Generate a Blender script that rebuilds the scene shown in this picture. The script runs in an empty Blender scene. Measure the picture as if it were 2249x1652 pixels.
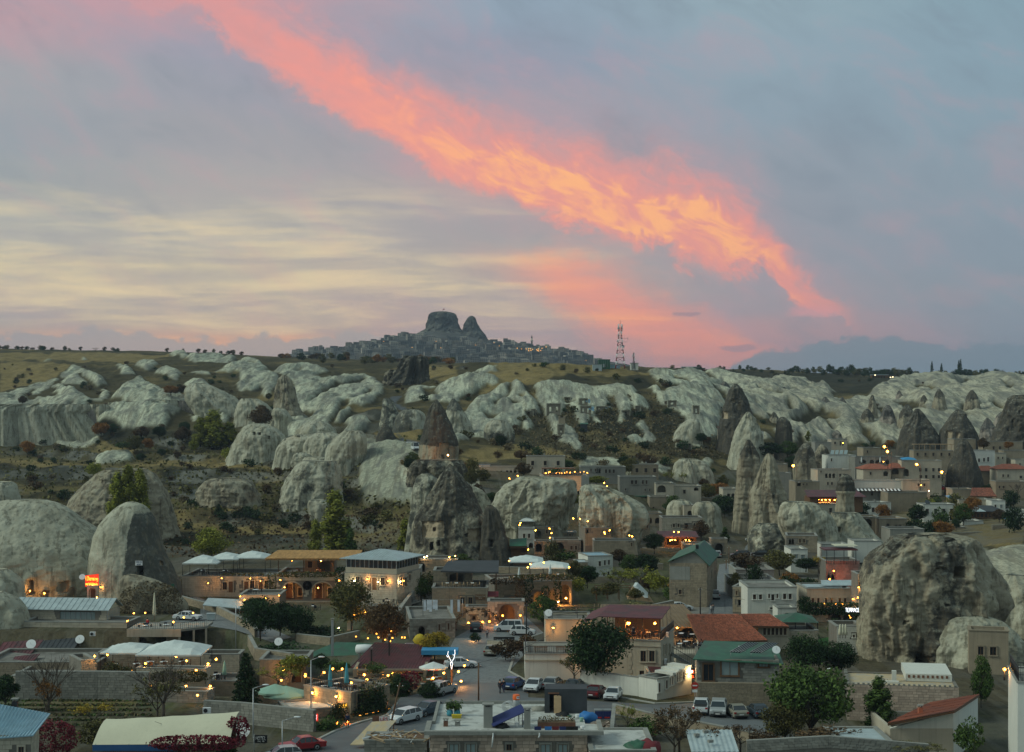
# Town below the castle rock at dusk. Metres; camera at the origin looking along +Y.
import bpy,math,random
enum=enumerate;rng=range
def PN(k,a):return[a[i:i+k]for i in rng(0,len(a),k)]
Pr2=lambda*a:PN(2,a)
Pr3=lambda*a:PN(3,a)
Pr4=lambda*a:PN(4,a)
MS=(.6,.3)
HSE='house';SUB='SUBTRACT';WDD='wood';WDP='wood_pale';BWH='bulb_white';SBL='stone_building';GDK='glass_dark';SHT='stone_hotel';ROO='roof';CSI='car_silver';SGE='ShaderNodeNewGeometry';ROR='round.orange.6';CCR='canvas_cream';RFD='roof_dark';RFW='roof_white';PTN='paint_navy';LOL='leaf_olive';BYG='bush.ygreen.11';BB9='bush.brown.19';SAT='ShaderNodeAttribute';HTL='hotel';AD2='ADD';RFF='roof_flat';FRH='flat_roof_house';WCR='wall_cream';WTN='wall_tan';WGR='wall_grey';WWH='wall_white';MBK='metal_black';MGR='metal_grey';PWH='plastic_white';CON='concrete';TPL='tuff_pale';TTN='tuff_tan';TPK='tuff_pink';FCH='fairy_chimney';ROC='rock_outcrop';SHO='stone_house';RDK='round.dark.8';RBR='round.brown.5';BDK='bush.dark.18';PTW='paint_white';PTB='paint_black';RMR='roof_maroon';RMT='roof_metal';CWH='car_white';BLD='building';BCO='Base Color';RGH='Roughness';GPL='glass_pale';RGN='roof_green';MRU='metal_rust';MUL='MULTIPLY';ROL='round.olive.10';CDK='cloth_dark';LTG='lettering';BGN='bush.green.12';RG3='round.green.13';RST='restaurant'
import numpy as np
from mathutils import Vector as Vec,Matrix
R=math.radians
sc=bpy.context.scene
rnd=random.Random(7)
F=3500.
cam_data=bpy.data.cameras.new('camera')
cam=bpy.data.objects.new('camera',cam_data)
sc.collection.objects.link(cam)
cam_data.sensor_width=36.
cam_data.lens=36.*F/2249.
cam_data.shift_y=59./2249.
cam_data.clip_start=1.
cam_data.clip_end=30000.
cam.rotation_euler=(R(90),0,0)
sc.camera=cam
sc.view_settings.view_transform='Standard'
sc.view_settings.look='None'
sc.view_settings.exposure=0.
sc.view_settings.gamma=1.
sc.view_settings.use_curve_mapping=False
sc.cycles.use_denoising=True
try:sc.cycles.denoiser='OPENIMAGEDENOISE'
except Exception:pass
sc.cycles.max_bounces=5
sc.cycles.diffuse_bounces=3
sc.cycles.glossy_bounces=2
sc.cycles.transmission_bounces=3
sc.cycles.volume_bounces=0
sc.cycles.transparent_max_bounces=8
sc.cycles.sample_clamp_indirect=3.
sc.cycles.volume_step_rate=5
sc.cycles.use_light_tree=True
def s2l(c):
 out=[]
 for v in c[:3]:
  v=v/255.
  out.append(v/12.92 if v<=.04045 else((v+.055)/1.055)**2.4)
 return tuple(out)+(1.,)
class NT:
 def __init__(s,nt):
  s.nt=nt
 def new(s,t,**kw):
  n=s.nt.nodes.new(t)
  for k,v in kw.items():setattr(n,k,v)
  return n
 def put(s,sock,v):
  if isinstance(v,bpy.types.NodeSocket):s.nt.links.new(v,sock)
  else:
   try:sock.default_value=v
   except Exception:sock.default_value=tuple(v)[:3]
 def m(s,op,a,b=None,c=None,clamp=False):
  n=s.new('ShaderNodeMath',operation=op,use_clamp=clamp)
  s.put(n.inputs[0],a)
  if b is not None:s.put(n.inputs[1],b)
  if c is not None:s.put(n.inputs[2],c)
  return n.outputs[0]
 def mix(s,f,a,b,mode='MIX'):
  n=s.new('ShaderNodeMix',data_type='RGBA',blend_type=mode)
  s.put(n.inputs[0],f);s.put(n.inputs[6],a);s.put(n.inputs[7],b)
  return n.outputs[2]
 def step(s,x,a,b,lo=0.,hi=1.):
  n=s.new('ShaderNodeMapRange',interpolation_type='SMOOTHSTEP')
  s.put(n.inputs[0],x);s.put(n.inputs[1],a);s.put(n.inputs[2],b)
  s.put(n.inputs[3],lo);s.put(n.inputs[4],hi)
  return n.outputs[0]
 def lin(s,x,a,b,lo=0.,hi=1.):
  n=s.new('ShaderNodeMapRange')
  s.put(n.inputs[0],x);s.put(n.inputs[1],a);s.put(n.inputs[2],b)
  s.put(n.inputs[3],lo);s.put(n.inputs[4],hi)
  return n.outputs[0]
 def noise(s,vec,scale,detail=3.,rough=.55,dist=0.):
  n=s.new('ShaderNodeTexNoise')
  if vec is not None:s.put(n.inputs['Vector'],vec)
  n.inputs['Scale'].default_value=scale;n.inputs['Detail'].default_value=detail
  n.inputs[RGH].default_value=rough;n.inputs['Distortion'].default_value=dist
  return n.outputs[0]
 def vmul(s,vec,k):
  n=s.new('ShaderNodeVectorMath',operation=MUL)
  s.put(n.inputs[0],vec);n.inputs[1].default_value=k
  return n.outputs[0]
 def comb(s,x,y,z=0.):
  n=s.new('ShaderNodeCombineXYZ');s.put(n.inputs[0],x);s.put(n.inputs[1],y);s.put(n.inputs[2],z)
  return n.outputs[0]
 def ramp(s,x,stops,interp='LINEAR'):
  n=s.new('ShaderNodeValToRGB');cr=n.color_ramp;cr.interpolation=interp
  while len(cr.elements)<len(stops):cr.elements.new(.5)
  for e,(p,c)in zip(cr.elements,stops):
   e.position=p;e.color=c
  s.put(n.inputs[0],x)
  return n.outputs[0]
 def curve(s,x,pts):
  n=s.new('ShaderNodeFloatCurve');c=n.mapping.curves[0]
  while len(c.points)<len(pts):c.points.new(.5,.5)
  for p,(a,b)in zip(c.points,pts):p.location=(a,b)
  n.mapping.update();s.put(n.inputs['Value'],x)
  return n.outputs[0]
def build_world():
 w=bpy.data.worlds.new('World');sc.world=w;w.use_nodes=True
 nt=w.node_tree;nt.nodes.clear();n=NT(nt)
 tc=n.new('ShaderNodeTexCoord')
 sp=n.new('ShaderNodeSeparateXYZ');nt.links.new(tc.outputs['Generated'],sp.inputs[0])
 X,Y,Z=sp.outputs
 az=n.m('ARCTAN2',X,Y)
 hyp=n.m('SQRT',n.m(AD2,n.m(MUL,X,X),n.m(MUL,Y,Y)))
 el=n.m('ARCTAN2',Z,hyp)
 px=n.m(AD2,n.m(MUL,az,3590/2249.),.5)
 py=n.m(SUB,885/885.,n.m(MUL,el,3560/885.))
 P=n.comb(n.m(MUL,az,3.5),n.m(MUL,el,3.5),0.)
 w1=n.m(SUB,n.noise(n.vmul(P,(2.2,6.,1)),1.,4,.55),.5)
 w2=n.m(SUB,n.noise(n.vmul(P,(5.,9.,1)),1.7,5,.6),.5)
 pyw=n.m(AD2,py,n.m(AD2,n.m(MUL,w1,.16),n.m(MUL,w2,.05)))
 cols=[(0.,[(0.,(176,150,166)),(.1,(186,150,163)),(.22,(163,158,166)),(.35,(148,152,164)),(.48,(156,158,161)),(.6,(196,188,170)),(.69,(226,205,163)),(.76,(178,166,158)),(.83,(170,156,152)),(.875,(214,160,132)),(.92,(150,150,155))]),(.25,[(0.,(196,142,158)),(.12,(150,146,172)),(.24,(152,146,166)),(.36,(158,150,162)),(.48,(172,162,164)),(.58,(192,182,170)),(.67,(216,198,162)),(.75,(176,160,156)),(.82,(172,148,150)),(.88,(222,152,126)),(.95,(150,145,150))]),(.5,[(0.,(140,158,184)),(.14,(136,142,172)),(.26,(158,146,168)),(.42,(176,146,158)),(.54,(172,152,160)),(.62,(190,166,158)),(.69,(198,172,156)),(.76,(180,150,154)),(.83,(172,142,152)),(.9,(176,134,146)),(.98,(140,130,140))]),(.75,[(0.,(146,168,184)),(.14,(142,162,182)),(.28,(136,152,174)),(.42,(144,144,164)),(.55,(148,140,160)),(.66,(152,138,158)),(.74,(164,136,152)),(.82,(196,136,144)),(.9,(164,132,148)),(1.,(120,130,145))]),(1.,[(0.,(126,158,178)),(.16,(128,154,176)),(.32,(128,148,170)),(.48,(130,140,162)),(.62,(128,134,158)),(.76,(130,132,154)),(.86,(126,134,152)),(.94,(110,128,142)),(1.,(105,120,135))]),]
 pxw=n.m(AD2,px,n.m(MUL,w1,.1))
 prev=None;last=0
 for pos,st in cols:
  c=n.ramp(pyw,[(a,s2l(b))for a,b in st],'EASE')
  if prev is None:prev=c
  else:prev=n.mix(n.step(pxw,last,pos),prev,c)
  last=pos
 base=n.mix(n.m(MUL,n.lin(px,0.,1.,.34,.5),n.step(py,.97,.72)),prev,s2l((138,162,168)))
 fib=n.noise(n.vmul(n.comb(n.m(AD2,P_x(n,az,el,.45),0.),P_y(n,az,el,.45),0),(4,9,1)),1.,7,.6,.5)
 base=n.mix(n.m(MUL,n.step(fib,.48,.72),.26),base,s2l((196,150,162)))
 base=n.mix(n.m(MUL,n.step(fib,.52,.26),.42),base,s2l((120,136,152)))
 fibh=n.noise(n.vmul(P,(1.8,15,1)),1.,7,.6,.3)
 lowleft=n.m(MUL,n.step(py,.4,.62),n.step(px,.75,.45))
 base=n.mix(n.m(MUL,n.m(MUL,lowleft,n.step(fibh,.44,.72)),.75),base,s2l((236,216,170)))
 base=n.mix(n.m(MUL,n.m(MUL,lowleft,n.step(fibh,.54,.32)),.62),base,s2l((146,150,160)))
 turb=n.m(SUB,n.noise(n.comb(P_x(n,az,el,.42),P_y(n,az,el,.42),0),9.,7,.62,.6),.5)
 turb2=n.m(SUB,n.noise(n.vmul(n.comb(P_x(n,az,el,.4),P_y(n,az,el,.4),3.),(9,19,1)),1.,8,.66,.7),.5)
 bx=n.m(AD2,px,n.m(MUL,turb,.03))
 yc=n.curve(bx,Pr2(0.,-0.,.13,0.,.2,.03,.265,.13,.355,.25,.445,.36,.535,.45,.62,.51,.7,.565,.755,.635,.79,.735,.84,.775,1,.9))
 wd=n.curve(px,Pr2(0.,.03,.16,.05,.25,.075,.35,.08,.45,.09,.55,.095,.65,.095,.72,.09,.77,.055,.82,.03,1,.01))
 amp=n.curve(px,Pr2(0.,0.,.14,.28,.22,.66,.32,.88,.42,1.,.74,1.,.8,.8,.83,.35,.86,0.,1,0.))
 dy=n.m(SUB,n.m(AD2,py,n.m(MUL,turb,n.lin(px,.6,.8,.19,.3))),yc)
 dyr=n.m('DIVIDE',n.m(AD2,dy,n.m(MUL,turb2,.1)),wd)
 up=n.step(dyr,-1.9,-.1);dn=n.step(dyr,1.15,.55)
 band=n.m(MUL,n.m(MUL,up,dn),amp)
 band=n.m(MUL,band,n.lin(turb2,-.3,.3,.62,1.2),clamp=True)
 halo=n.m(MUL,n.m(MUL,n.step(dyr,-4.,-.6),n.step(dyr,2.,.4)),n.m(MUL,amp,.36))
 halo=n.m(MUL,halo,n.lin(turb2,-.25,.25,.35,1.1),clamp=True)
 c=n.mix(halo,base,s2l((212,150,154)))
 hot=n.m(MUL,n.step(n.m(AD2,band,n.m(MUL,turb2,.7)),.72,1.12),n.m(MUL,n.step(px,.3,.52),n.step(px,.84,.7)))
 lit=n.mix(hot,s2l((240,148,138)),s2l((255,180,126)))
 c=n.mix(band,c,lit)
 yc2=n.curve(bx,Pr2(0.,.66,.5,.66,.6,.76,.7,.865,.76,.9,.8,.915,1,.93))
 wd2=n.curve(px,Pr2(0,.02,.5,.05,.6,.11,.7,.075,.78,.03,1,.01))
 am2=n.curve(px,Pr2(0,0,.42,0.,.52,.6,.58,1.,.7,1.,.76,1.,.79,.4,.84,0.,1,0))
 d2=n.m('DIVIDE',n.m(SUB,n.m(AD2,py,n.m(MUL,w2,.09)),yc2),wd2)
 d2=n.m(AD2,d2,n.m(MUL,turb2,1.))
 b2=n.m(MUL,n.m(MUL,n.step(n.m('ABSOLUTE',d2),1.5,.1),am2),n.lin(fibh,.3,.7,.55,1.1),clamp=True)
 c=n.mix(b2,c,n.mix(n.step(fibh,.45,.7),s2l((244,146,130)),s2l((255,172,124))))
 for(cx,cy,rx,ry,a)in [(.872,.56,.022,.025,.16),(.99,.38,.035,.045,.18),(.935,.74,.028,.025,.16),(.985,.71,.03,.015,.12),(.8,.775,.02,.015,.8),(.1,.03,.14,.07,.22),(.02,.08,.08,.1,.15)]:
  ex=n.m('DIVIDE',n.m(SUB,bx,cx),rx);ey=n.m('DIVIDE',n.m(SUB,n.m(AD2,py,n.m(MUL,turb,.06)),cy),ry)
  e=n.m(AD2,n.m(MUL,ex,ex),n.m(MUL,ey,ey))
  c=n.mix(n.m(MUL,n.step(n.m(SUB,e,n.m(MUL,turb2,5.)),2.4,-.6),a,clamp=True),c,s2l((214,150,156)))
 ho=n.m(MUL,n.m(MUL,n.step(py,.8,.875),n.step(px,.42,.16)),.75)
 c=n.mix(ho,c,s2l((244,172,128)))
 cu=n.noise(n.vmul(P,(16,24,1)),1.,6,.6)
 topL=n.curve(px,Pr2(0,.845,.03,.84,.1,.822,.16,.83,.2,.855,.24,.828,.29,.835,.34,.83,.4,.855,.45,.9,.66,.93,.72,.9,.77,.855,.86,.842,1,.855))
 gaps=n.noise(n.vmul(P,(7,1.5,1)),1.,3,.5)
 tt=n.m(SUB,n.m(AD2,n.m(AD2,py,n.m(MUL,n.m(SUB,cu,.5),.085)),n.m(MUL,n.m(SUB,gaps,.5),.1)),topL)
 bank=n.m(MUL,n.step(tt,-.003,.012),n.lin(px,.45,.8,.85,.92))
 c=n.mix(bank,c,n.mix(n.step(px,.3,.8),s2l((142,150,160)),s2l((112,132,148))))
 for(cx,cy,rx,ry)in [(.725,.863,.018,.008),(.675,.778,.014,.006)]:
  ex=n.m('DIVIDE',n.m(SUB,bx,cx),rx);ey=n.m('DIVIDE',n.m(SUB,n.m(AD2,py,n.m(MUL,n.m(SUB,cu,.5),.02)),cy),ry)
  e=n.m(AD2,n.m(MUL,ex,ex),n.m(MUL,ey,ey))
  c=n.mix(n.m(MUL,n.step(e,1.3,.4),.6),c,s2l((140,125,145)))
 over=n.noise(tc.outputs['Generated'],2.5,5,.55)
 overc=n.mix(n.step(over,.4,.62),s2l((134,162,168)),s2l((150,164,166)))
 c=n.mix(n.m('MAXIMUM',n.step(el,.27,.45),n.step(n.m('ABSOLUTE',az),.45,1.2)),c,overc)
 sky=n.new('ShaderNodeTexSky',sky_type='NISHITA');sky.sun_disc=False
 sky.sun_elevation=SUN_EL;sky.sun_rotation=SUN_AZ
 bg1=n.new('ShaderNodeBackground');nt.links.new(sky.outputs[0],bg1.inputs[0]);bg1.inputs[1].default_value=.004
 bg2=n.new('ShaderNodeBackground');nt.links.new(c,bg2.inputs[0]);bg2.inputs[1].default_value=SKY_STRENGTH
 ad=n.new('ShaderNodeAddShader');nt.links.new(bg1.outputs[0],ad.inputs[0]);nt.links.new(bg2.outputs[0],ad.inputs[1])
 out=n.new('ShaderNodeOutputWorld');nt.links.new(ad.outputs[0],out.inputs[0])
 w.cycles.sampling_method='MANUAL';w.cycles.sample_map_resolution=512
def P_x(n,az,el,a):
 return n.m(AD2,n.m(MUL,az,3.5*math.cos(a)),n.m(MUL,el,-3.5*math.sin(a)))
def P_y(n,az,el,a):
 return n.m(AD2,n.m(MUL,az,3.5*math.sin(a)),n.m(MUL,el,3.5*math.cos(a)))
SUN_EL=R(3.);SUN_AZ=R(-8.)
SKY_STRENGTH=1.02
build_world()
sd=bpy.data.lights.new('sun','SUN');sd.energy=1.75;sd.angle=R(22);sd.color=(.93,1.,.84)
sun=bpy.data.objects.new('sun',sd);sc.collection.objects.link(sun)
sun.rotation_euler=Vec((-.8,-.12,.58)).to_track_quat('Z','Y').to_euler()
_rs=np.random.RandomState(11)
_perm=np.concatenate([_rs.permutation(256)]*3)
_g3=_rs.normal(size=(256,3));_g3/=np.linalg.norm(_g3,axis=1)[:,None]
def pn(x,y,z=0.):
 x,y,z=np.broadcast_arrays(np.asarray(x,float),np.asarray(y,float),np.asarray(z,float))
 xi=np.floor(x).astype(int);yi=np.floor(y).astype(int);zi=np.floor(z).astype(int)
 xf,yf,zf=x-xi,y-yi,z-zi
 u,v,w=xf*xf*xf*(xf*(xf*6-15)+10),yf*yf*yf*(yf*(yf*6-15)+10),zf*zf*zf*(zf*(zf*6-15)+10)
 def g(dx,dy,dz):
  h=_perm[_perm[_perm[(xi+dx)&255]+((yi+dy)&255)]+((zi+dz)&255)]
  q=_g3[h]
  return q[...,0]*(xf-dx)+q[...,1]*(yf-dy)+q[...,2]*(zf-dz)
 a=g(0,0,0);a=a+u*(g(1,0,0)-a);b=g(0,1,0);b=b+u*(g(1,1,0)-b);a=a+v*(b-a)
 c=g(0,0,1);c=c+u*(g(1,0,1)-c);d=g(0,1,1);d=d+u*(g(1,1,1)-d);c=c+v*(d-c)
 return(a+w*(c-a))*1.6
def fbm(x,y,z=0.,o=4,r=.5):
 s=0;a=1.;f=1.
 for i in rng(o):
  s=s+a*pn(x*f+i*17.3,y*f+i*5.1,np.asarray(z)*f+i*9.7);a*=r;f*=2.03
 return s
def ridged(x,y,z=0.,o=3):
 s=0;a=1.;f=1.
 for i in rng(o):
  s=s+a*(1-2*np.abs(pn(x*f+i*7.7,y*f+i*3.3,np.asarray(z)*f)));a*=.5;f*=2.1
 return s
def sst(x,a,b):
 t=np.clip((x-a)/(b-a),0,1);return t*t*(3-2*t)
GZ=-36.
def DG(py):return-GZ*F/(py-885.)
def W(px,py,D):return Vec(((px-1124.5)/F*D,D,(885.-py)/F*D))
def G(px,py):
 return W(px,py,DG(py))
COL=sc.collection
MAT={}
def link(o,parent=None):
 COL.objects.link(o)
 if parent is not None:o.parent=parent
 return o
def tag(o,label=None,cat=None,group=None,kind=None):
 if label:o['label']=label
 if cat:o['category']=cat
 if group:o['group']=group
 if kind:o['kind']=kind
 return o
def Thg(name,label,cat,loc=(0,0,0),rz=0.,group=None):
 o=bpy.data.objects.new(name,None);COL.objects.link(o)
 o.location=loc;o.rotation_euler=(0,0,rz);o.empty_display_size=.3
 return tag(o,label,cat,group)
def npm(name,V,Fq,mats=(),smooth=False,midx=None):
 me=bpy.data.meshes.new(name)
 V=np.asarray(V,np.float32);Fq=np.asarray(Fq,np.int32);k=Fq.shape[1]
 me.vertices.add(len(V));me.vertices.foreach_set('co',V.ravel())
 me.loops.add(Fq.size);me.loops.foreach_set('vertex_index',Fq.ravel())
 me.polygons.add(len(Fq));me.polygons.foreach_set('loop_start',np.arange(0,Fq.size,k,dtype=np.int32))
 try:me.polygons.foreach_set('loop_total',np.full(len(Fq),k,dtype=np.int32))
 except Exception:pass
 for m in mats:me.materials.append(MAT[m]if isinstance(m,str)else m)
 if midx is not None:me.polygons.foreach_set('material_index',np.asarray(midx,np.int32))
 if smooth:me.polygons.foreach_set('use_smooth',np.ones(len(Fq),bool))
 me.update();me.validate(verbose=False)
 return me
def attr(me,name,vals):
 vals=np.asarray(vals,np.float32)
 if vals.ndim==1:
  a=me.attributes.new(name,'FLOAT','POINT');a.data.foreach_set('value',vals)
 else:
  a=me.attributes.new(name,'FLOAT_COLOR','POINT');a.data.foreach_set('color',vals.ravel())
class MB:
 def __init__(s):s.v=[];s.f=[];s.mi=[];s.cur=0;s.sm=[]
 def _add(s,vs,fs,smooth=False):
  o=len(s.v);s.v+=[tuple(v)for v in vs]
  for f in fs:s.f.append(tuple(o+i for i in f));s.mi.append(s.cur);s.sm.append(smooth)
  return s
 def bo(s,x0,x1,y0,y1,z0,z1):
  vs=[(x0,y0,z0),(x1,y0,z0),(x1,y1,z0),(x0,y1,z0),(x0,y0,z1),(x1,y0,z1),(x1,y1,z1),(x0,y1,z1)]
  return s._add(vs,Pr4(0,3,2,1,4,5,6,7,0,1,5,4,1,2,6,5,2,3,7,6,3,0,4,7))
 def tpr(s,x0,x1,y0,y1,z0,z1,k=.8,ky=None):
  ky=k if ky is None else ky
  cx,cy=(x0+x1)/2,(y0+y1)/2;hx,hy=(x1-x0)/2*k,(y1-y0)/2*ky
  vs=[(x0,y0,z0),(x1,y0,z0),(x1,y1,z0),(x0,y1,z0),(cx-hx,cy-hy,z1),(cx+hx,cy-hy,z1),(cx+hx,cy+hy,z1),(cx-hx,cy+hy,z1)]
  return s._add(vs,Pr4(0,3,2,1,4,5,6,7,0,1,5,4,1,2,6,5,2,3,7,6,3,0,4,7))
 def hx8(s,p):
  return s._add(p,Pr4(0,3,2,1,4,5,6,7,0,1,5,4,1,2,6,5,2,3,7,6,3,0,4,7))
 def tub(s,a,b,r0,r1=None,n=8,caps=True):
  r1=r0 if r1 is None else r1
  a=Vec(a);b=Vec(b);d=(b-a)
  if d.length<1e-6:return s
  d.normalize();u=d.orthogonal().normalized();w=d.cross(u)
  vs=[]
  for c,r in((a,r0),(b,r1)):
   for i in rng(n):
    t=2*math.pi*i/n;vs.append(c+(u*math.cos(t)+w*math.sin(t))*r)
  fs=[(i,(i+1)%n,n+(i+1)%n,n+i)for i in rng(n)]
  s._add(vs,fs,True)
  if caps:
   o=len(s.v)-2*n
   s.f.append(tuple(o+i for i in rng(n))[::-1]);s.mi.append(s.cur);s.sm.append(False)
   s.f.append(tuple(o+n+i for i in rng(n)));s.mi.append(s.cur);s.sm.append(False)
  return s
 def path(s,pts,r,n=6):
  for a,b in zip(pts[:-1],pts[1:]):s.tub(a,b,r,r,n)
  return s
 def lth(s,prof,cx=0,cy=0,cz=0,n=14,sx=1,sy=1):
  vs=[];
  for r,z in prof:
   for i in rng(n):
    t=2*math.pi*i/n;vs.append((cx+r*sx*math.cos(t),cy+r*sy*math.sin(t),cz+z))
  fs=[]
  for j in rng(len(prof)-1):
   for i in rng(n):fs.append((j*n+i,j*n+(i+1)%n,(j+1)*n+(i+1)%n,(j+1)*n+i))
  s._add(vs,fs,True)
  o=len(s.v)-len(vs)
  s.f.append(tuple(o+i for i in rng(n))[::-1]);s.mi.append(s.cur);s.sm.append(False)
  k=o+(len(prof)-1)*n
  s.f.append(tuple(k+i for i in rng(n)));s.mi.append(s.cur);s.sm.append(False)
  return s
 def prism(s,poly,a,b,axis='y'):
  n=len(poly)
  def P(p,t):
   if axis=='y':return(p[0],t,p[1])
   if axis=='x':return(t,p[0],p[1])
   return(p[0],p[1],t)
  vs=[P(p,a)for p in poly]+[P(p,b)for p in poly]
  return s._add(vs,[tuple(rng(n)),tuple(rng(2*n-1,n-1,-1))]+[(i,n+i,n+(i+1)%n,(i+1)%n)for i in rng(n)])
 def quad(s,*p):return s._add(p,[tuple(rng(len(p)))])
 def sphere(s,c,r,n=10,m=6,sx=1,sy=1,sz=1):
  prof=[(max(1e-3,r*math.sin(math.pi*i/m)),-r*sz*math.cos(math.pi*i/m))for i in rng(m+1)]
  return s.lth(prof,c[0],c[1],c[2],n,sx,sy)
 def mesh(s,name,mats,flip_fix=True):
  me=bpy.data.meshes.new(name);me.from_pydata(s.v,[],s.f)
  for m in(mats if isinstance(mats,(list,tuple))else [mats]):me.materials.append(MAT[m]if isinstance(m,str)else m)
  me.polygons.foreach_set('material_index',s.mi);me.polygons.foreach_set('use_smooth',s.sm)
  me.update();return me
 def mk(s,name,mats,parent=None):
  return link(bpy.data.objects.new(name,s.mesh(name,mats)),parent)
def put(name,me,parent=None,loc=(0,0,0),rz=0.,scale=None):
 o=bpy.data.objects.new(name,me);link(o,parent);o.location=loc;o.rotation_euler=(0,0,rz)
 if scale is not None:o.scale=scale
 return o
_ch={}
def prch(root):
 if root.name not in _ch:_ch[root.name]=[(c,list(c.children))for c in root.children]
 return _ch[root.name]
def dup(root,loc,rz=0.,scale=None,label=None):
 r=root.copy();COL.objects.link(r);r.location=loc;r.rotation_euler=(0,0,rz)
 if scale is not None:r.scale=scale if isinstance(scale,tuple)else(scale,)*3
 if label:r['label']=label
 for c,gs in prch(root):
  k=c.copy();COL.objects.link(k);k.parent=r
  for g in gs:
   q=g.copy();COL.objects.link(q);q.parent=k
 return r
_used=set()
def fod(root,loc,rz=0.,scale=None,label=None,**k):
 a=(loc,rz,scale,label);k=dict(k,label=label,scale=scale)
 return _fod(root,loc,rz,k)
def _fod(root,loc,rz,k):
 if root.name not in _used:
  prch(root)
  sca=k.get('scale')
  _used.add(root.name);root.location=loc;root.rotation_euler=(0,0,rz)
  if sca is not None:root.scale=sca if isinstance(sca,tuple)else(sca,)*3
  if k.get('label'):root['label']=k['label']
  return root
 return dup(root,loc,rz,**k)
def mat(name,col,rough=.8,var=0.,vscale=1.,bump=0.,bscale=8.,metal=0.,emit=None,es=0.,rand=0.,spec=.3,col2=None,lo=.45,hi=.62,coord='Object',stretch=(1,1,1),streak=0.,island=0.):
 m=bpy.data.materials.new(name);m.use_nodes=True;nt=m.node_tree
 b=nt.nodes['Principled BSDF'];n=NT(nt)
 tc=n.new('ShaderNodeTexCoord').outputs[coord]
 v=n.vmul(tc,stretch)
 c=tuple(col[:3])+(1.,)
 cur=c
 if var>0:
  f=n.noise(v,vscale,5,.6)
  cur=n.mix(n.lin(f,.25,.75),tuple(x*(1-var)for x in c[:3])+(1,),tuple(min(1,x*(1+var))for x in c[:3])+(1,))
 if col2 is not None:
  f2=n.noise(v,vscale*.6,6,.65,.5)
  cur=n.mix(n.step(f2,lo,hi),cur,tuple(col2[:3])+(1.,))
 if streak>0:
  f3=n.noise(n.vmul(tc,(2.2,2.2,.12)),1.3,5,.65)
  cur=n.mix(n.m(MUL,n.step(f3,.5,.72),streak),cur,tuple(x*.45 for x in c[:3])+(1,))
 if rand>0:
  oi=n.new('ShaderNodeObjectInfo').outputs['Random']
  if island>0:
   oi=n.m('FRACT',n.m(AD2,oi,n.new(SGE).outputs['Random Per Island']))
  k=n.lin(oi,0,1,1-rand,1+rand)
  vm=n.new('ShaderNodeVectorMath',operation='SCALE');n.put(vm.inputs[0],cur);n.put(vm.inputs['Scale'],k)
  cur=vm.outputs[0]
 n.put(b.inputs[BCO],cur)
 b.inputs[RGH].default_value=rough;b.inputs['Metallic'].default_value=metal
 b.inputs['Specular IOR Level'].default_value=spec
 if bump>0:
  bp=n.new('ShaderNodeBump');bp.inputs['Strength'].default_value=bump;bp.inputs['Distance'].default_value=.1
  nt.links.new(n.noise(v,bscale,6,.7),bp.inputs['Height']);nt.links.new(bp.outputs[0],b.inputs['Normal'])
 if emit is not None:
  b.inputs['Emission Color'].default_value=tuple(emit[:3])+(1.,);b.inputs['Emission Strength'].default_value=es
 MAT[name]=m
 return m
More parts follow.
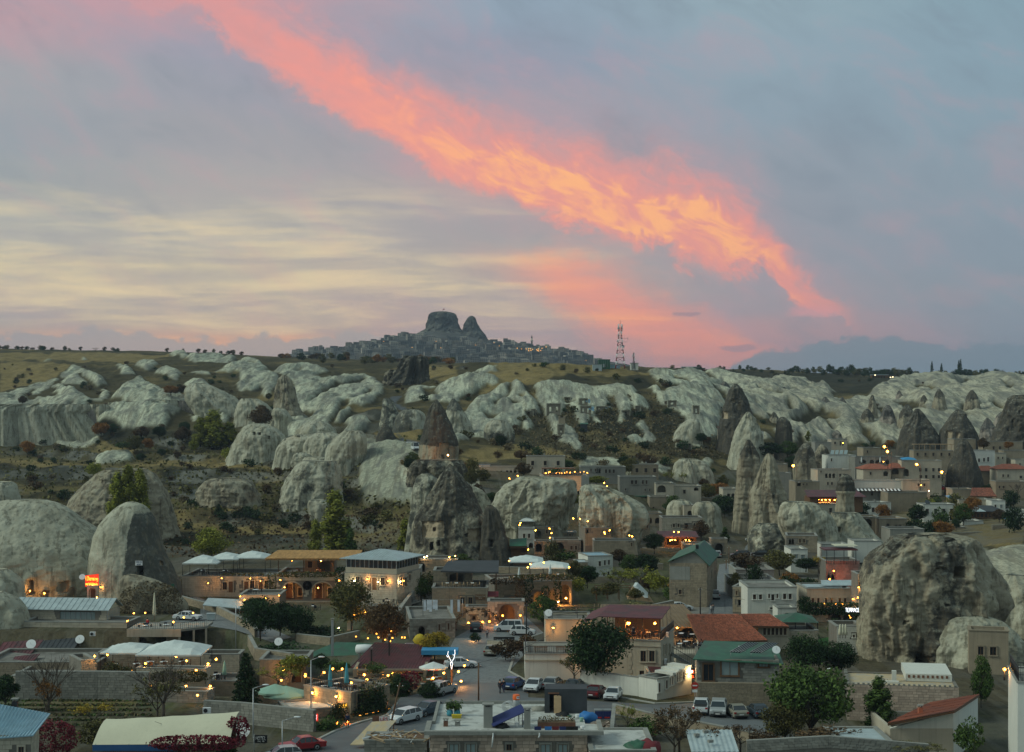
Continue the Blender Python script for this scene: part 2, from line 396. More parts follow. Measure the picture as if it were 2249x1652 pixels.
KD=[(-260,Pr2(350,1245,420,1170,470,1115,500,1095,560,1050,640,1010,700,990,735,980,770,912,850,885,950,858,1050,830,1150,805,1300,782,1450,768)),(0,Pr2(350,1245,420,1170,470,1112,500,1092,560,1045,640,1005,700,988,735,978,770,908,850,878,950,850,1050,822,1150,800,1300,778,1450,766)),(150,Pr2(350,1245,420,1165,470,1110,500,1085,560,1045,640,1005,700,985,735,975,770,905,850,868,950,838,1050,806,1150,794,1300,780,1450,769)),(300,Pr2(350,1245,400,1205,430,1185,470,1130,520,1075,560,1040,640,1005,700,972,735,945,770,895,850,858,950,828,1050,805,1150,792,1300,780,1450,771)),(450,Pr2(350,1245,400,1215,430,1185,470,1130,520,1075,560,1045,620,1010,680,970,720,940,760,925,800,900,850,862,950,826,1050,806,1150,793,1300,783,1450,775)),(600,Pr2(350,1245,400,1215,430,1180,470,1125,520,1070,560,1030,600,1000,640,975,700,940,760,905,850,862,950,836,1050,815,1150,800,1300,790,1450,783)),(750,Pr2(350,1245,400,1215,430,1170,470,1110,500,1060,530,1010,580,970,640,935,700,905,800,875,900,850,1000,825,1100,808,1250,797,1400,789)),(900,Pr2(350,1245,400,1190,450,1110,490,1025,515,988,560,960,620,930,700,900,800,870,900,845,1000,825,1100,812,1250,802,1400,795)),(1050,Pr2(350,1245,400,1150,450,1075,500,1025,540,1003,600,965,650,930,720,890,800,850,900,815,950,803,1100,799,1300,799)),(1200,Pr2(350,1245,400,1180,440,1110,480,1055,520,1018,560,998,600,985,650,950,700,905,760,858,820,822,880,803,950,799,1100,801,1300,803)),(1350,Pr2(350,1245,400,1180,440,1125,480,1070,540,1025,600,992,650,950,700,905,760,858,820,832,880,814,1000,808,1300,806)),(1500,Pr2(350,1245,400,1195,440,1145,480,1095,540,1048,600,1010,650,965,700,915,760,875,820,848,900,832,1000,822,1300,810)),(1650,Pr2(350,1245,400,1200,450,1165,500,1120,560,1065,620,1015,680,975,750,925,850,885,950,862,1100,842,1300,826,1450,811)),(1850,Pr2(350,1245,400,1200,450,1160,500,1125,600,1065,680,1005,760,960,850,920,950,892,1050,870,1200,852,1350,836,1450,822)),(2050,Pr2(350,1245,400,1195,450,1150,500,1115,600,1066,700,1010,800,945,900,898,1000,868,1150,848,1300,836,1450,828)),(2249,Pr2(250,1389,290,1310,330,1225,360,1185,400,1165,450,1140,500,1110,600,1062,700,1005,800,945,900,898,1000,868,1150,848,1300,838,1450,830)),(2500,Pr2(250,1380,290,1290,330,1210,360,1180,400,1160,450,1135,500,1110,600,1062,700,1005,800,945,900,898,1000,868,1150,848,1300,838,1450,830)),]
nC,nR=1040,640
colpx=np.linspace(-260,2510,nC)
rowD=np.concatenate([np.linspace(95,420,110,endpoint=False),np.linspace(420,1150,400,endpoint=False),np.linspace(1150,1600,90,endpoint=False),np.geomspace(1600,14000,40)])
nR=len(rowD)
keyPY=[]
for cpx,prs in KD:
 lim=prs[0][0]
 d=[95,120,150,180,210,240,270,300,330,349]
 d=[q for q in d if q<lim-1]
 ys=[885-GZ*F/q for q in d]+[p[1]for p in prs]
 dd=d+[p[0]for p in prs]
 last=prs[-1][1]
 dd+=[prs[-1][0]+350,2600,4500,14000];ys+=[last+5,last+14,last+22,last+45]
 zz=[(885-y)/F*q for y,q in zip(ys,dd)]
 keyPY.append(np.interp(rowD,dd,zz))
keyPY=np.array(keyPY)
kp=np.array([k[0]for k in KD],float)
Zb=np.empty((nR,nC))
ii=np.clip(np.searchsorted(kp,colpx)-1,0,len(kp)-2)
t=(colpx-kp[ii])/(kp[ii+1]-kp[ii]);t=t*t*(3-2*t)*.6+t*.4
Zb=(keyPY[ii]*(1-t)[:,None]+keyPY[ii+1]*t[:,None]).T
DD,PX=np.meshgrid(rowD,colpx,indexing='ij')
XX=(PX-1124.5)/F*DD
PYb=885-Zb*F/DD
def cv(tagc,pts):
 o={'A':(0,750,.25),'B':(527,750,.25),'C':(1054,750,.25),'D':(1581,750,.2969),'N':(0,0,1)}[tagc]
 return [(o[0]+x*o[2],o[1]+y*o[2])for x,y in pts]
wx=5*fbm(PX*.03,PYb*.05,3.,4);wy=3*fbm(PX*.03,PYb*.05,9.,4)
PXw,PYw=PX+wx,PYb+wy
def mask(tagc,pts,soft=0):
 p=cv(tagc,pts);xs=[a for a,b in p];ys=[b for a,b in p]
 sel=(PXw>min(xs)-2)&(PXw<max(xs)+2)&(PYw>min(ys)-2)&(PYw<max(ys)+2)
 x=PXw[sel];y=PYw[sel];ins=np.zeros(x.shape,bool)
 for(x0,y0),(x1,y1)in zip(p,p[1:]+p[:1]):
  if y0==y1:continue
  c=((y0>y)!=(y1>y))&(x<(x1-x0)*(y-y0)/(y1-y0)+x0);ins^=c
 out=np.zeros(PX.shape,np.float32);out[sel]=ins
 return out
def blur(a,k=1):
 for _ in rng(k):
  b=a.copy();b[1:-1]=(a[:-2]+2*a[1:-1]+a[2:])/4;a=b.copy();a[:,1:-1]=(b[:,:-2]+2*b[:,1:-1]+b[:,2:])/4
 return a
far=DD>430
pale=np.zeros(PX.shape,np.float32)
for tg,pts in [('A',Pr2(-900,520,0,500,300,360,520,310,660,215,760,260,870,330,1000,400,1080,330,1030,200,1130,260,1300,370,1450,450,1690,520,1700,560,1450,560,1100,540,1050,520,800,520,700,610,450,640,0,640,-900,640)),('A',Pr2(-900,640,0,640,700,600,880,890,650,940,420,900,0,860,-900,860)),('A',Pr2(800,560,1690,545,1810,680,1560,750,1300,760,1220,780,900,700,850,760)),('A',Pr2(1620,400,1740,370,1900,440,2100,520,2190,620,2170,700,1850,690,1740,560)),('A',Pr2(1200,210,1350,200,1600,280,1560,350,1450,300,1300,260)),('A',Pr2(1680,260,1760,260,1860,320,1700,300)),('A',Pr2(1870,270,2060,230,2180,165,2260,180,2260,280,2100,290)),('A',Pr2(2080,380,2260,310,2260,450,2090,440)),('A',Pr2(1430,110,1700,150,1900,130,2130,170,2000,200,1700,190)),('A',[(700,150),(780,140),(740,165)]),('A',[(340,180),(420,160),(450,180)]),('A',Pr2(700,1030,900,970,1170,1000,1150,1050,900,1090)),('B',Pr2(0,180,90,170,180,200,330,330,330,360,250,500,0,420)),('B',Pr2(230,250,400,205,770,270,620,320,740,320,950,290,1180,340,1250,390,1240,490,1000,640,600,650,450,640,320,480,500,450,450,350)),('B',Pr2(0,780,200,700,500,690,800,620,1000,590,1140,700,1000,790,830,820,1090,830,1050,950,850,1000,600,1000,300,1000,50,1000,0,920)),('B',Pr2(1440,550,1480,430,1750,390,2100,260,2249,205,2249,260,2030,340,2260,330,2260,860,2150,870,2050,850,1900,900,1880,780,1850,560,1600,540)),('B',Pr2(1090,870,1300,860,1560,890,1590,970,1400,1080,1400,1200,1480,1400,1090,1360,1050,1250,1060,1100)),('B',Pr2(1380,1100,1700,1100,2249,1150,2200,1400,1500,1400)),('C',Pr2(0,470,120,440,280,380,480,400,640,380,1000,410,1350,410,1480,560,1480,620,1400,600,1390,660,1560,890,1370,910,1280,880,1450,790,1370,750,1390,650,1270,640,1270,720,1210,780,1180,600,1130,560,1120,600,1030,600,1000,640,1130,780,1110,790,970,650,940,740,880,740,780,580,730,640,640,610,700,700,830,800,900,920,880,970,720,910,560,680,500,620,390,640,460,760,440,800,330,740,320,860,260,800,60,860,0,860)),('C',Pr2(1480,410,1700,430,1840,430,1960,520,2150,560,2100,700,2110,830,1940,850,1940,940,1700,880,1710,800,1820,690,1750,610,1600,560)),('C',Pr2(1400,1080,1480,1020,1620,1100,1680,1100,1620,1160)),('C',Pr2(1720,1120,1800,1000,2050,1050,2000,1140,1860,1190)),('C',Pr2(900,1020,1100,1020,1300,1090,1650,1230,1300,1180,1280,1100,880,1090)),('C',Pr2(1480,280,1900,270,2249,330,2249,560,1960,520,1850,420,1600,400)),('D',Pr2(0,300,400,290,850,370,960,440,1150,370,1400,280,2249,290,3200,290,3200,800,300,760,200,560,0,500)),('N',Pr2(2050,1215,2249,1195,2500,1200,2500,1330,2100,1330)),]:pale=np.maximum(pale,mask(tg,pts))
brown=np.zeros(PX.shape,np.float32)
for tg,pts in [('A',Pr2(520,380,700,370,900,430,860,500,700,480,560,420)),('A',Pr2(660,260,720,300,880,420,800,410,690,330)),('A',[(1230,430),(1350,450),(1300,480)]),('A',[(200,470),(300,450),(240,540)]),('A',[(210,650),(300,870),(270,860)]),('A',Pr2(370,650,430,660,400,870,370,860)),('A',Pr2(1680,560,1750,620,1740,690,1690,650)),('A',[(1460,610),(1540,700),(1500,690)]),('A',[(1530,600),(1600,690),(1570,680)]),('A',[(900,590),(970,590),(940,640)]),('A',[(370,460),(520,480),(480,510)]),('B',[(640,350),(740,330),(650,360)]),('B',Pr2(1080,470,1160,430,1180,450,1100,490)),('B',Pr2(980,580,1120,570,1100,660,900,700)),('B',Pr2(760,740,900,690,960,740,800,790)),('B',Pr2(1600,430,1720,400,1740,500,1640,530)),('B',Pr2(1930,480,2249,390,2249,440,1960,580)),('B',Pr2(1900,780,2020,760,2040,860,1930,840)),('B',[(2140,640),(2220,660),(2180,740)]),('C',Pr2(260,530,350,560,350,590,290,570)),('C',Pr2(330,460,390,470,380,550,350,520)),('C',[(30,640),(240,630),(60,720)]),('C',Pr2(730,490,840,520,830,580,750,560)),('C',Pr2(1140,510,1190,510,1180,680,1130,600)),('C',[(1350,440),(1440,500),(1380,530)]),('C',[(1370,780),(1470,790),(1420,890)]),('D',Pr2(520,600,700,520,850,560,830,620,600,640)),('D',Pr2(250,740,520,720,560,850,250,860)),('D',[(290,600),(380,580),(340,640)]),('D',[(430,540),(490,550),(450,570)]),('D',Pr2(820,380,980,380,960,450,850,430)),('D',[(1780,310),(1850,300),(1790,380)]),('D',[(2080,320),(2249,310),(2249,330)]),('D',Pr2(1900,480,2060,490,2060,520,1900,510)),('D',[(840,560),(890,600),(830,640)]),]:brown=np.maximum(brown,mask(tg,pts))
UU=(PX-1124.5)*.257;sg_=np.where(PX>1150,1.,-1.)
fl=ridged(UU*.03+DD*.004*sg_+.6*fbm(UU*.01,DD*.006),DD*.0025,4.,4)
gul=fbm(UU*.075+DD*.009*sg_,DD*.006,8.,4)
brown=np.maximum(brown,((gul>.36)&(DD>600)).astype(np.float32))
eg=.34*fbm(XX*.16,DD*.09,3.7,4)+.18*fbm(XX*.5,DD*.22,6.1,2)
pale=pale*(1-brown)
pale=np.where(DD>200,((blur(pale,3)+eg*.8)>.5).astype(np.float32)*np.minimum(1,blur(pale,5)*4),pale)
tan=np.zeros(PX.shape,np.float32)
for tg,pts in [('A',Pr2(0,180,650,190,500,310,0,450)),('A',Pr2(900,850,1200,960,1100,1000,850,960)),('A',Pr2(1050,1100,1500,1000,2000,990,2260,1080,2260,1110,1100,1100)),('A',Pr2(-900,1000,750,1000,800,1100,350,1120,0,1060,-900,1050)),('A',[(890,1120),(1450,1130),(1000,1200)]),('A',Pr2(-900,100,1000,100,1500,130,1200,190,0,160,-900,160)),('B',Pr2(0,1010,330,1010,450,1080,400,1120,0,1110)),('B',Pr2(1610,220,1900,230,1900,330,1660,350)),('B',Pr2(0,1120,360,1160,350,1190,0,1180)),('C',Pr2(0,330,100,190,600,190,1200,220,1500,300,1600,400,1300,300,800,280,500,390,250,380,100,430,0,450)),('C',Pr2(0,950,350,900,700,960,860,1030,500,1040,0,1010)),('B',Pr2(1060,760,1600,770,1600,850,1200,850)),('B',Pr2(1900,950,2249,980,2249,1060,1950,1010)),('D',Pr2(1150,1100,1500,1120,1900,1300,1400,1350,1150,1250)),('N',Pr2(330,1118,480,1112,640,1130,700,1150,560,1165,360,1150)),('N',Pr2(640,1175,900,1170,900,1190,660,1195)),('N',Pr2(1900,1085,2060,1090,2070,1130,1940,1135)),('N',Pr2(2080,1120,2249,1140,2249,1200,2060,1190)),('N',Pr2(30,1480,300,1490,300,1560,60,1575)),]:tan=np.maximum(tan,mask(tg,pts))
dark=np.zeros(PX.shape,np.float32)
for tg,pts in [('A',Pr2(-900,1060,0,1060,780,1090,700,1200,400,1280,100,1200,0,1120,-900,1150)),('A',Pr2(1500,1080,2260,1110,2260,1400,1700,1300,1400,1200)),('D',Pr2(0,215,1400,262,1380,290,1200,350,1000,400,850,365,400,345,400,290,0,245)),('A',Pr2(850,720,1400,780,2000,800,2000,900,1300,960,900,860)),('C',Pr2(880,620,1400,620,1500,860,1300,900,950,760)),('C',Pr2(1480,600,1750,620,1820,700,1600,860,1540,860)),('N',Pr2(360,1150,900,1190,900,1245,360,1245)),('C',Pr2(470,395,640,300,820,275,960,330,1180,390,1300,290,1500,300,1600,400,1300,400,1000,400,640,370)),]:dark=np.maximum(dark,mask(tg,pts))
scree=mask('B',Pr2(1090,870,1300,860,1560,890,1590,970,1400,1080,1400,1200,1480,1400,1090,1360,1050,1250,1060,1100))
nearhill=mask('N',Pr2(2120,1200,2249,1185,2600,1185,2600,1360,2170,1360))
town=((DD<420)|(mask('N',Pr2(1050,1010,1250,1040,1550,1055,1700,990,2510,985,2510,1145,1900,1180,1050,1260))>0)).astype(np.float32)*(1-nearhill)
townS=blur(town,14)
rd=mask('B',Pr2(1320,500,1420,488,1400,520,1370,540,1480,600,1450,620,1350,560))+mask('B',Pr2(1300,760,1350,735,1370,745,1330,770))+mask('B',Pr2(1380,825,1470,845,1590,885,1590,915,1450,880))
rd=np.clip(rd,0,1)
pb=blur(pale,3);rough=np.clip(1-townS,0,1)
k=np.clip(DD/900.,.4,1.3)
dz=rough*(1.6*fbm(XX*.03,DD*.03,1.,5)+.5*fbm(XX*.15,DD*.15,2.,4))
pb2=blur(pale,12)
dz+=rough*pb2*k*((2.4+1.5*sst(PX,1450,1800))*fl)*sst(DD,520,700)*(1-sst(DD,1350,1500))
dz+=rough*(pb*.3+pb2*.5*np.abs(fbm(UU*.09,DD*.02,5.,3)))
dz+=rough*pb*.22*fbm(XX*.35,DD*.12,15.,3)
dz-=rough*blur(brown,5)*.8
terr=blur(((PX<900)&(DD>425)&(DD<700)).astype(np.float32),20)*(1-pb)
st=(Zb+1.*fbm(XX*.02,DD*.02,6.,2))/4.
tz=(np.floor(st)+sst(st-np.floor(st),.72,1.))*4.
Zt=Zb*(1-.8*terr)+tz*.8*terr
dz+=(1-rough)*0.
dz*=1-.75*sst(DD,1300,1500)
Zf=Zt+dz
Zf=np.where(townS>.98,Zb,Zf)
Zf-=5.*(1-sst(PX,520,545))*sst(DD,197,200)*(1-sst(DD,248,252))+3.*sst(PX,548,560)*(1-sst(PX,755,765))*sst(DD,190,193)*(1-sst(DD,214,217))
riser=np.clip(terr*sst(st-np.floor(st),.7,.8),0,1)
def C3(c):return np.array(c,np.float32)
c_scrub=C3((.072,.06,.028));c_dark=C3((.02,.021,.013));c_pale=C3((.47,.48,.37));c_pink=C3((.37,.325,.25))
c_tan=C3((.235,.175,.072));c_dirt=C3((.105,.088,.056));c_gray=C3((.17,.17,.15))
n1=fbm(XX*.025,DD*.025,2.2,4)[...,None];n2=fbm(XX*.12,DD*.1,7.1,4)[...,None];n3=fbm(XX*.5,DD*.4,1.1,3)[...,None]
C=c_scrub*(1+.35*n1+.35*n2)
C=C*(1-sst(n2,.15,.6)*.6)+c_dark*sst(n2,.15,.6)*.6
C=C*(1-sst(n1,.2,.7)*.5)+c_tan*sst(n1,.2,.7)*.5
def lay(C,m,c,a=1.):m=m[...,None]*a if m.ndim==2 else m*a;return C*(1-m)+c*m
C=lay(C,((PX<900)&(DD<690))*(1-riser)*sst(n1[...,0]+.5*n2[...,0],-.35,.25),C3((.17,.135,.055))*(1+.3*n3),.6)
C=lay(C,blur(tan,1),c_tan*(1+.3*n2),.85)
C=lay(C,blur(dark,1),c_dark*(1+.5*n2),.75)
strataL=((PX<900)&(DD<640))
C=lay(C,(riser*sst(fbm(XX*.06,DD*.02,3.3,3),-.3,.3)),c_gray*(1+.3*n3),.8)
C=lay(C,(riser*sst(fbm(XX*.06,DD*.02,5.3,3),.1,.4)),c_dark,.7)
pk=sst(n1,-.2,.6)
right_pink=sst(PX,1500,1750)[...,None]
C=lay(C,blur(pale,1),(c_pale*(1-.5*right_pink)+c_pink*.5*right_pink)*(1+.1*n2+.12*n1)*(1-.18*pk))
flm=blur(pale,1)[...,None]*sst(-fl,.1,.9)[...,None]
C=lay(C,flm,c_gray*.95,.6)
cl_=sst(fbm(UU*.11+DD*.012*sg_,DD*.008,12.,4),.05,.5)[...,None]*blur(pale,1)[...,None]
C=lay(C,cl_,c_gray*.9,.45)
C=lay(C,blur(scree,1),c_pale*.62*(1+.2*n3),.9)
C=lay(C,town,c_dirt*(1+.2*n1+.25*n2)*.85)
C=lay(C,town[...,None]*sst(n1+.6*n2,0.,.35),C3((.05,.052,.024))*(1+.4*n3),.8)
grassy=mask('N',Pr2(0,1475,330,1480,400,1560,200,1600,0,1570))
C=lay(C,blur(grassy,1),C3((.085,.1,.035))*(1+.5*n3+.3*n2),.9)
C=lay(C,blur(tan*town,1),c_tan,.5)
C=lay(C,mask('N',Pr2(540,1340,760,1330,900,1400,860,1480,600,1480,480,1400)),C3((.07,.08,.04))*(1+.4*n3),.85)
C=lay(C,mask('N',Pr2(1240,1270,1470,1200,1470,1320,1300,1380)),C3((.07,.075,.035))*(1+.4*n3),.85)
C=lay(C,mask('N',Pr2(0,1560,560,1560,600,1652,500,1900,-300,1900,-300,1560)),C3((.07,.06,.035))*(1+.4*n3),.85)
C=lay(C,blur(rd,1),C3((.085,.095,.105)))
C=np.clip(C,.01,.8)
V=np.stack([XX,DD,Zf],-1).reshape(-1,3)
idx=np.arange(nR*nC).reshape(nR,nC)
Fq=np.stack([idx[:-1,:-1],idx[:-1,1:],idx[1:,1:],idx[1:,:-1]],-1).reshape(-1,4)
def ground_mat():
 m=bpy.data.materials.new('ground');m.use_nodes=True;nt=m.node_tree;n=NT(nt);b=nt.nodes['Principled BSDF']
 at=n.new(SAT);at.attribute_name='Col'
 pa=n.new(SAT);pa.attribute_name='pale'
 pos=n.new(SGE).outputs['Position']
 f=n.noise(pos,.9,6,.7);g=n.noise(pos,.22,5,.65)
 v=n.mix(1.,at.outputs['Color'],n.mix(n.lin(f,.3,.7),(.5,.5,.5,1),(1.45,1.45,1.4,1)),MUL)
 sp=n.m(MUL,n.step(f,.55,.64),n.m(SUB,1.,n.m(MUL,pa.outputs['Fac'],.93)))
 v=n.mix(n.m(MUL,sp,.75),v,(.03,.034,.022,1))
 sp2=n.m(MUL,n.step(g,.6,.66),n.m(SUB,1.,n.m(MUL,pa.outputs['Fac'],.85)))
 v=n.mix(n.m(MUL,sp2,.5),v,(.045,.04,.026,1))
 stk=n.noise(n.vmul(pos,(.6,.035,.12)),1.,6,.7);stk2=n.noise(n.vmul(pos,(.16,.03,.1)),1.,5,.6)
 v=n.mix(n.m(MUL,n.m(MUL,n.step(stk,.46,.6),.65),pa.outputs['Fac']),v,(.15,.14,.105,1))
 v=n.mix(n.m(MUL,n.m(MUL,n.step(stk2,.49,.58),.55),pa.outputs['Fac']),v,(.13,.13,.12,1))
 nt.links.new(v,b.inputs[BCO]);b.inputs[RGH].default_value=.95;b.inputs['Specular IOR Level'].default_value=.1
 bp=n.new('ShaderNodeBump');bp.inputs['Strength'].default_value=.6;bp.inputs['Distance'].default_value=.6
 nt.links.new(n.noise(pos,.7,6,.7),bp.inputs['Height']);nt.links.new(bp.outputs[0],b.inputs['Normal'])
 MAT['ground']=m
ground_mat()
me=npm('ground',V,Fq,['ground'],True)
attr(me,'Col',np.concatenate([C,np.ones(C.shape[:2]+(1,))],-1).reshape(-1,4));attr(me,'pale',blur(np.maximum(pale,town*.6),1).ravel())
g=link(bpy.data.objects.new('ground',me));tag(g,kind='structure')
def gz(px,D):
 i=min(max(int(np.searchsorted(rowD,D)),1),nR-1);j=min(max(int(np.searchsorted(colpx,px)),1),nC-1)
 a=(D-rowD[i-1])/(rowD[i]-rowD[i-1])
 return float(Zf[i-1,j]*(1-a)+Zf[i,j]*a)
def fD(px,py):
 j=min(max(int(np.searchsorted(colpx,px)),1),nC-1)
 pyc=885-Zf[:,j]*F/rowD
 i=int(np.argmax(pyc<=py));return float(rowD[i])
def S(px,py):
 if py>1250 and not(px>2100 and py<1400):return G(px,py)
 D=fD(px,py);return Vec(((px-1124.5)/F*D,D,gz(px,D)))
mz=bpy.data.materials.new('haze');mz.use_nodes=True;nz=mz.node_tree;nz.nodes.clear()
pv=nz.nodes.new('ShaderNodeVolumePrincipled');pv.inputs['Color'].default_value=(.62,.76,.95,1);pv.inputs['Density'].default_value=.000065;pv.inputs['Anisotropy'].default_value=.2
mo=nz.nodes.new('ShaderNodeOutputMaterial');nz.links.new(pv.outputs[0],mo.inputs['Volume']);MAT['haze']=mz
hb=MB().bo(-15000,15000,-60,15000,-60,330)
ho=hb.mk('haze','haze');tag(ho,kind='stuff')
def rock_mat(name,pale,tan,crt,pinkish=0.):
 m=bpy.data.materials.new(name);m.use_nodes=True;nt=m.node_tree;n=NT(nt);b=nt.nodes['Principled BSDF']
 pos=n.new(SGE).outputs['Position']
 at=n.new(SAT);at.attribute_name='crust'
 cu=n.new(SAT);cu.attribute_name='cut'
 f=n.noise(pos,.25,6,.65);g=n.noise(pos,1.3,6,.7);s=n.noise(n.vmul(pos,(.4,.4,2.4)),1.,5,.6)
 v=n.mix(n.lin(f,.35,.65),pale,tan)
 v=n.mix(n.m(MUL,n.step(g,.45,.3),.5),v,tuple(x*.5 for x in tan[:3])+(1,))
 v=n.mix(n.m(MUL,n.step(s,.5,.7),.22),v,tuple(x*.55 for x in tan[:3])+(1,))
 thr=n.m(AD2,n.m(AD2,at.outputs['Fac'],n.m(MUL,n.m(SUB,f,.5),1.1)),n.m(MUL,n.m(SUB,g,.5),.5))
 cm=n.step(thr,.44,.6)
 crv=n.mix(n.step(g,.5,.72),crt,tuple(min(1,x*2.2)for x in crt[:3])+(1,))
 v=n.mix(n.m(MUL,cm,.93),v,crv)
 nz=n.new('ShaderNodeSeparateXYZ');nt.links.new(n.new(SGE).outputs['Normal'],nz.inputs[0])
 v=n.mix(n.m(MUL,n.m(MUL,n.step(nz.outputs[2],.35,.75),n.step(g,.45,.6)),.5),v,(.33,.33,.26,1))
 ver=n.noise(n.vmul(pos,(.9,.9,.1)),1.,5,.65)
 v=n.mix(n.m(MUL,n.step(ver,.5,.62),.75),v,tuple(x*.5 for x in tan[:3])+(1,))
 pits=n.noise(pos,3.2,3,.6)
 v=n.mix(n.m(MUL,n.step(pits,.62,.7),.4),v,tuple(x*.4 for x in tan[:3])+(1,))
 v=n.mix(cu.outputs['Fac'],v,(.36,.29,.2,1))
 nt.links.new(v,b.inputs[BCO]);b.inputs[RGH].default_value=.95;b.inputs['Specular IOR Level'].default_value=.1
 bp=n.new('ShaderNodeBump');bp.inputs['Strength'].default_value=.75;bp.inputs['Distance'].default_value=.35
 nt.links.new(n.noise(pos,.9,7,.7),bp.inputs['Height']);nt.links.new(bp.outputs[0],b.inputs['Normal'])
 MAT[name]=m
rock_mat(TPL,(.46,.455,.36,1),(.31,.29,.215,1),(.062,.066,.06,1))
rock_mat(TTN,(.35,.32,.235,1),(.23,.195,.14,1),(.05,.048,.042,1))
rock_mat(TPK,(.34,.3,.255,1),(.25,.215,.18,1),(.07,.068,.065,1))
rock_n=[0];RK=[]
def rok(name,label,D,rows,mat_=TPL,depth=.8,amp=1.,flute=.6,nf=9,crt=None,cuts=(),cat=None,res=1.,sc_=1.,sink=4.,group=None,strata=0.,parent=None,sq=1.,crag=.7):
 RK.append((rows[0][0]+(rows[-1][0]-rows[0][0])*.3,rows[-1][0],min(r[1]for r in rows),max(r[2]for r in rows),D));rock_n[0]+=1;sd_=rock_n[0]*3.77
 s=F/D
 ys=np.array([r[0]for r in rows],float);L=np.array([r[1]for r in rows],float);Rr=np.array([r[2]for r in rows],float)
 H=ys[-1]-ys[0];Wd=(Rr-L).max()
 nr=int(np.clip(H*.62*res,10,230));na=int(np.clip(Wd*1.45*res,18,300))
 t=np.linspace(0,1,nr)**1.;yy=ys[0]+H*t
 l=np.interp(yy,ys,L);r=np.interp(yy,ys,Rr)
 ker=np.array([1,2,3,2,1])/9.
 for _ in rng(2):
  if nr>14:l[2:-2]=np.convolve(l,ker,'valid');r[2:-2]=np.convolve(r,ker,'valid')
 cx=(l+r)/2;hw=(r-l)/2
 th=np.linspace(0,2*np.pi,na,endpoint=False)
 CX=((cx-1124.5)/s)[:,None];HW=(hw/s)[:,None];Z=((885-yy)/s)[:,None]
 ct,st_=np.cos(th)[None],np.sin(th)[None]
 if sq<1:ct=np.sign(ct)*np.abs(ct)**sq;st_=np.sign(st_)*np.abs(st_)**sq
 bx,by,bz=CX+HW*ct,D+HW*depth*st_,Z+0*th[None]
 q=sc_
 nz_=fbm(bx*.1/q+sd_,by*.1/q,bz*.1/q,4,.55)
 n2_=fbm(bx*.45/q+sd_,by*.45/q,bz*.35/q,4,.55)
 fl_=ridged(th[None]*nf/6.28+.15*nz_+sd_,bz*.03,sd_,2)
 n3_=fbm(bx*1.5/q,by*1.5/q+sd_,bz*.7/q,3,.6)
 disp=amp*(.55*nz_+.3*n2_+.09*n3_)+flute*fl_*.85
 if strata>0:disp=disp+.4*strata*pn(bz*1.1/q,sd_,bx*.02)
 edge=np.abs(ct)**6
 disp=disp+crag*(1.*np.abs(fbm(bx*.17/q,by*.17/q+sd_,bz*.045/q,4,.55)))
 mag=np.minimum(1.,HW/(2.*q))
 disp=disp*mag*(1-.45*edge)
 kx=ct*disp;ky=st_*disp
 x=bx+kx;y=by+ky*1.2;z=bz+0*x
 cutm=np.zeros_like(x)
 for c in cuts:
  pxx,pyy,w_,h_,dp=c[:5]
  ix=(x/y*F+1124.5);iy=885-z/y*F
  inside=(np.abs(ix-pxx)<w_/2)&(np.abs(iy-pyy)<h_/2)&(st_<0)
  y=y+inside*dp
  cutm=np.maximum(cutm,inside*(c[5]if len(c)>5 else 1.))
 if crt is None:cr=.15+0*x
 elif callable(crt):cr=crt(t[:,None]+0*x,th[None]+0*x,ct+0*x,st_+0*x)
 else:cr=crt+0*x+.13*(crt>.03)
 V=np.stack([x,y,z],-1).reshape(-1,3)
 top=np.array([[V[:na,0].mean(),V[:na,1].mean(),V[:na,2].mean()+.1]])
 low=V[-na:].copy();gq=gz(float(cx[-1]),D-float(HW[-1,0])*depth)-2 if D<1500 else 9e9;low[:,2]=np.minimum(low[:,2]-sink,gq);mx=low[:,:2].mean(0);low[:,:2]=mx+(low[:,:2]-mx)*(1.05+min(.3,.04*float(max(0.,V[-na:,2].mean()-low[:,2].mean()-3))))
 V=np.concatenate([V,low,top])
 a=(np.arange(nr)[:,None]*na+np.arange(na)[None]);b=(np.arange(nr)[:,None]*na+(np.arange(na)[None]+1)%na)
 Fq_=np.stack([a,b,b+na,a+na],-1).reshape(-1,4)
 ci=len(V)-1
 a0=np.arange(na);Ft=np.stack([a0,np.full(na,ci),np.full(na,ci),(a0+1)%na],-1)
 me=bpy.data.meshes.new(name)
 allf=[tuple(f[::-1])for f in Fq_.tolist()]+[((i+1)%na,ci,i)[::-1]for i in rng(na)]
 me.from_pydata(V.tolist(),[],allf);me.materials.append(MAT[mat_]);me.polygons.foreach_set('use_smooth',[True]*len(allf));me.update()
 pad=lambda A,v:np.concatenate([A.ravel(),A[-1].ravel(),[A.ravel()[0]]])
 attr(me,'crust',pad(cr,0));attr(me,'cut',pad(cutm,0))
 o=link(bpy.data.objects.new(name,me),parent)
 if parent is None:tag(o,label,cat or name.replace('_',' '),group)
 return o
def up(a=.6,b=0.,at=.5,w=.25):return lambda t,th,c,s:b+(a-b)*(1-sst(t,at-w,at+w))
def rside(a=.8,b=.05,at=.1):return lambda t,th,c,s:b+(a-b)*sst(c,at-.35,at+.35)
r_dome=rok('rock_dome','broad pale smooth tuff dome with the lit cave hotel doors at its foot',306,Pr3(1097,20,95,1104,-20,125,1118,-60,150,1140,-110,180,1165,-150,215,1200,-190,262,1240,-200,285,1280,-200,285,1310,-200,275,1330,-200,270),depth=.55,amp=.8,flute=.3,nf=7,crt=.02,crag=.12,cuts=[(66,1291,15,34,2.),(203,1307,24,30,2.2),(98,1307,16,18,.9),(134,1292,7,24,1.),(146,1289,8,26,1.),(158,1300,9,20,.9)],res=1.15,cat='rock dome')
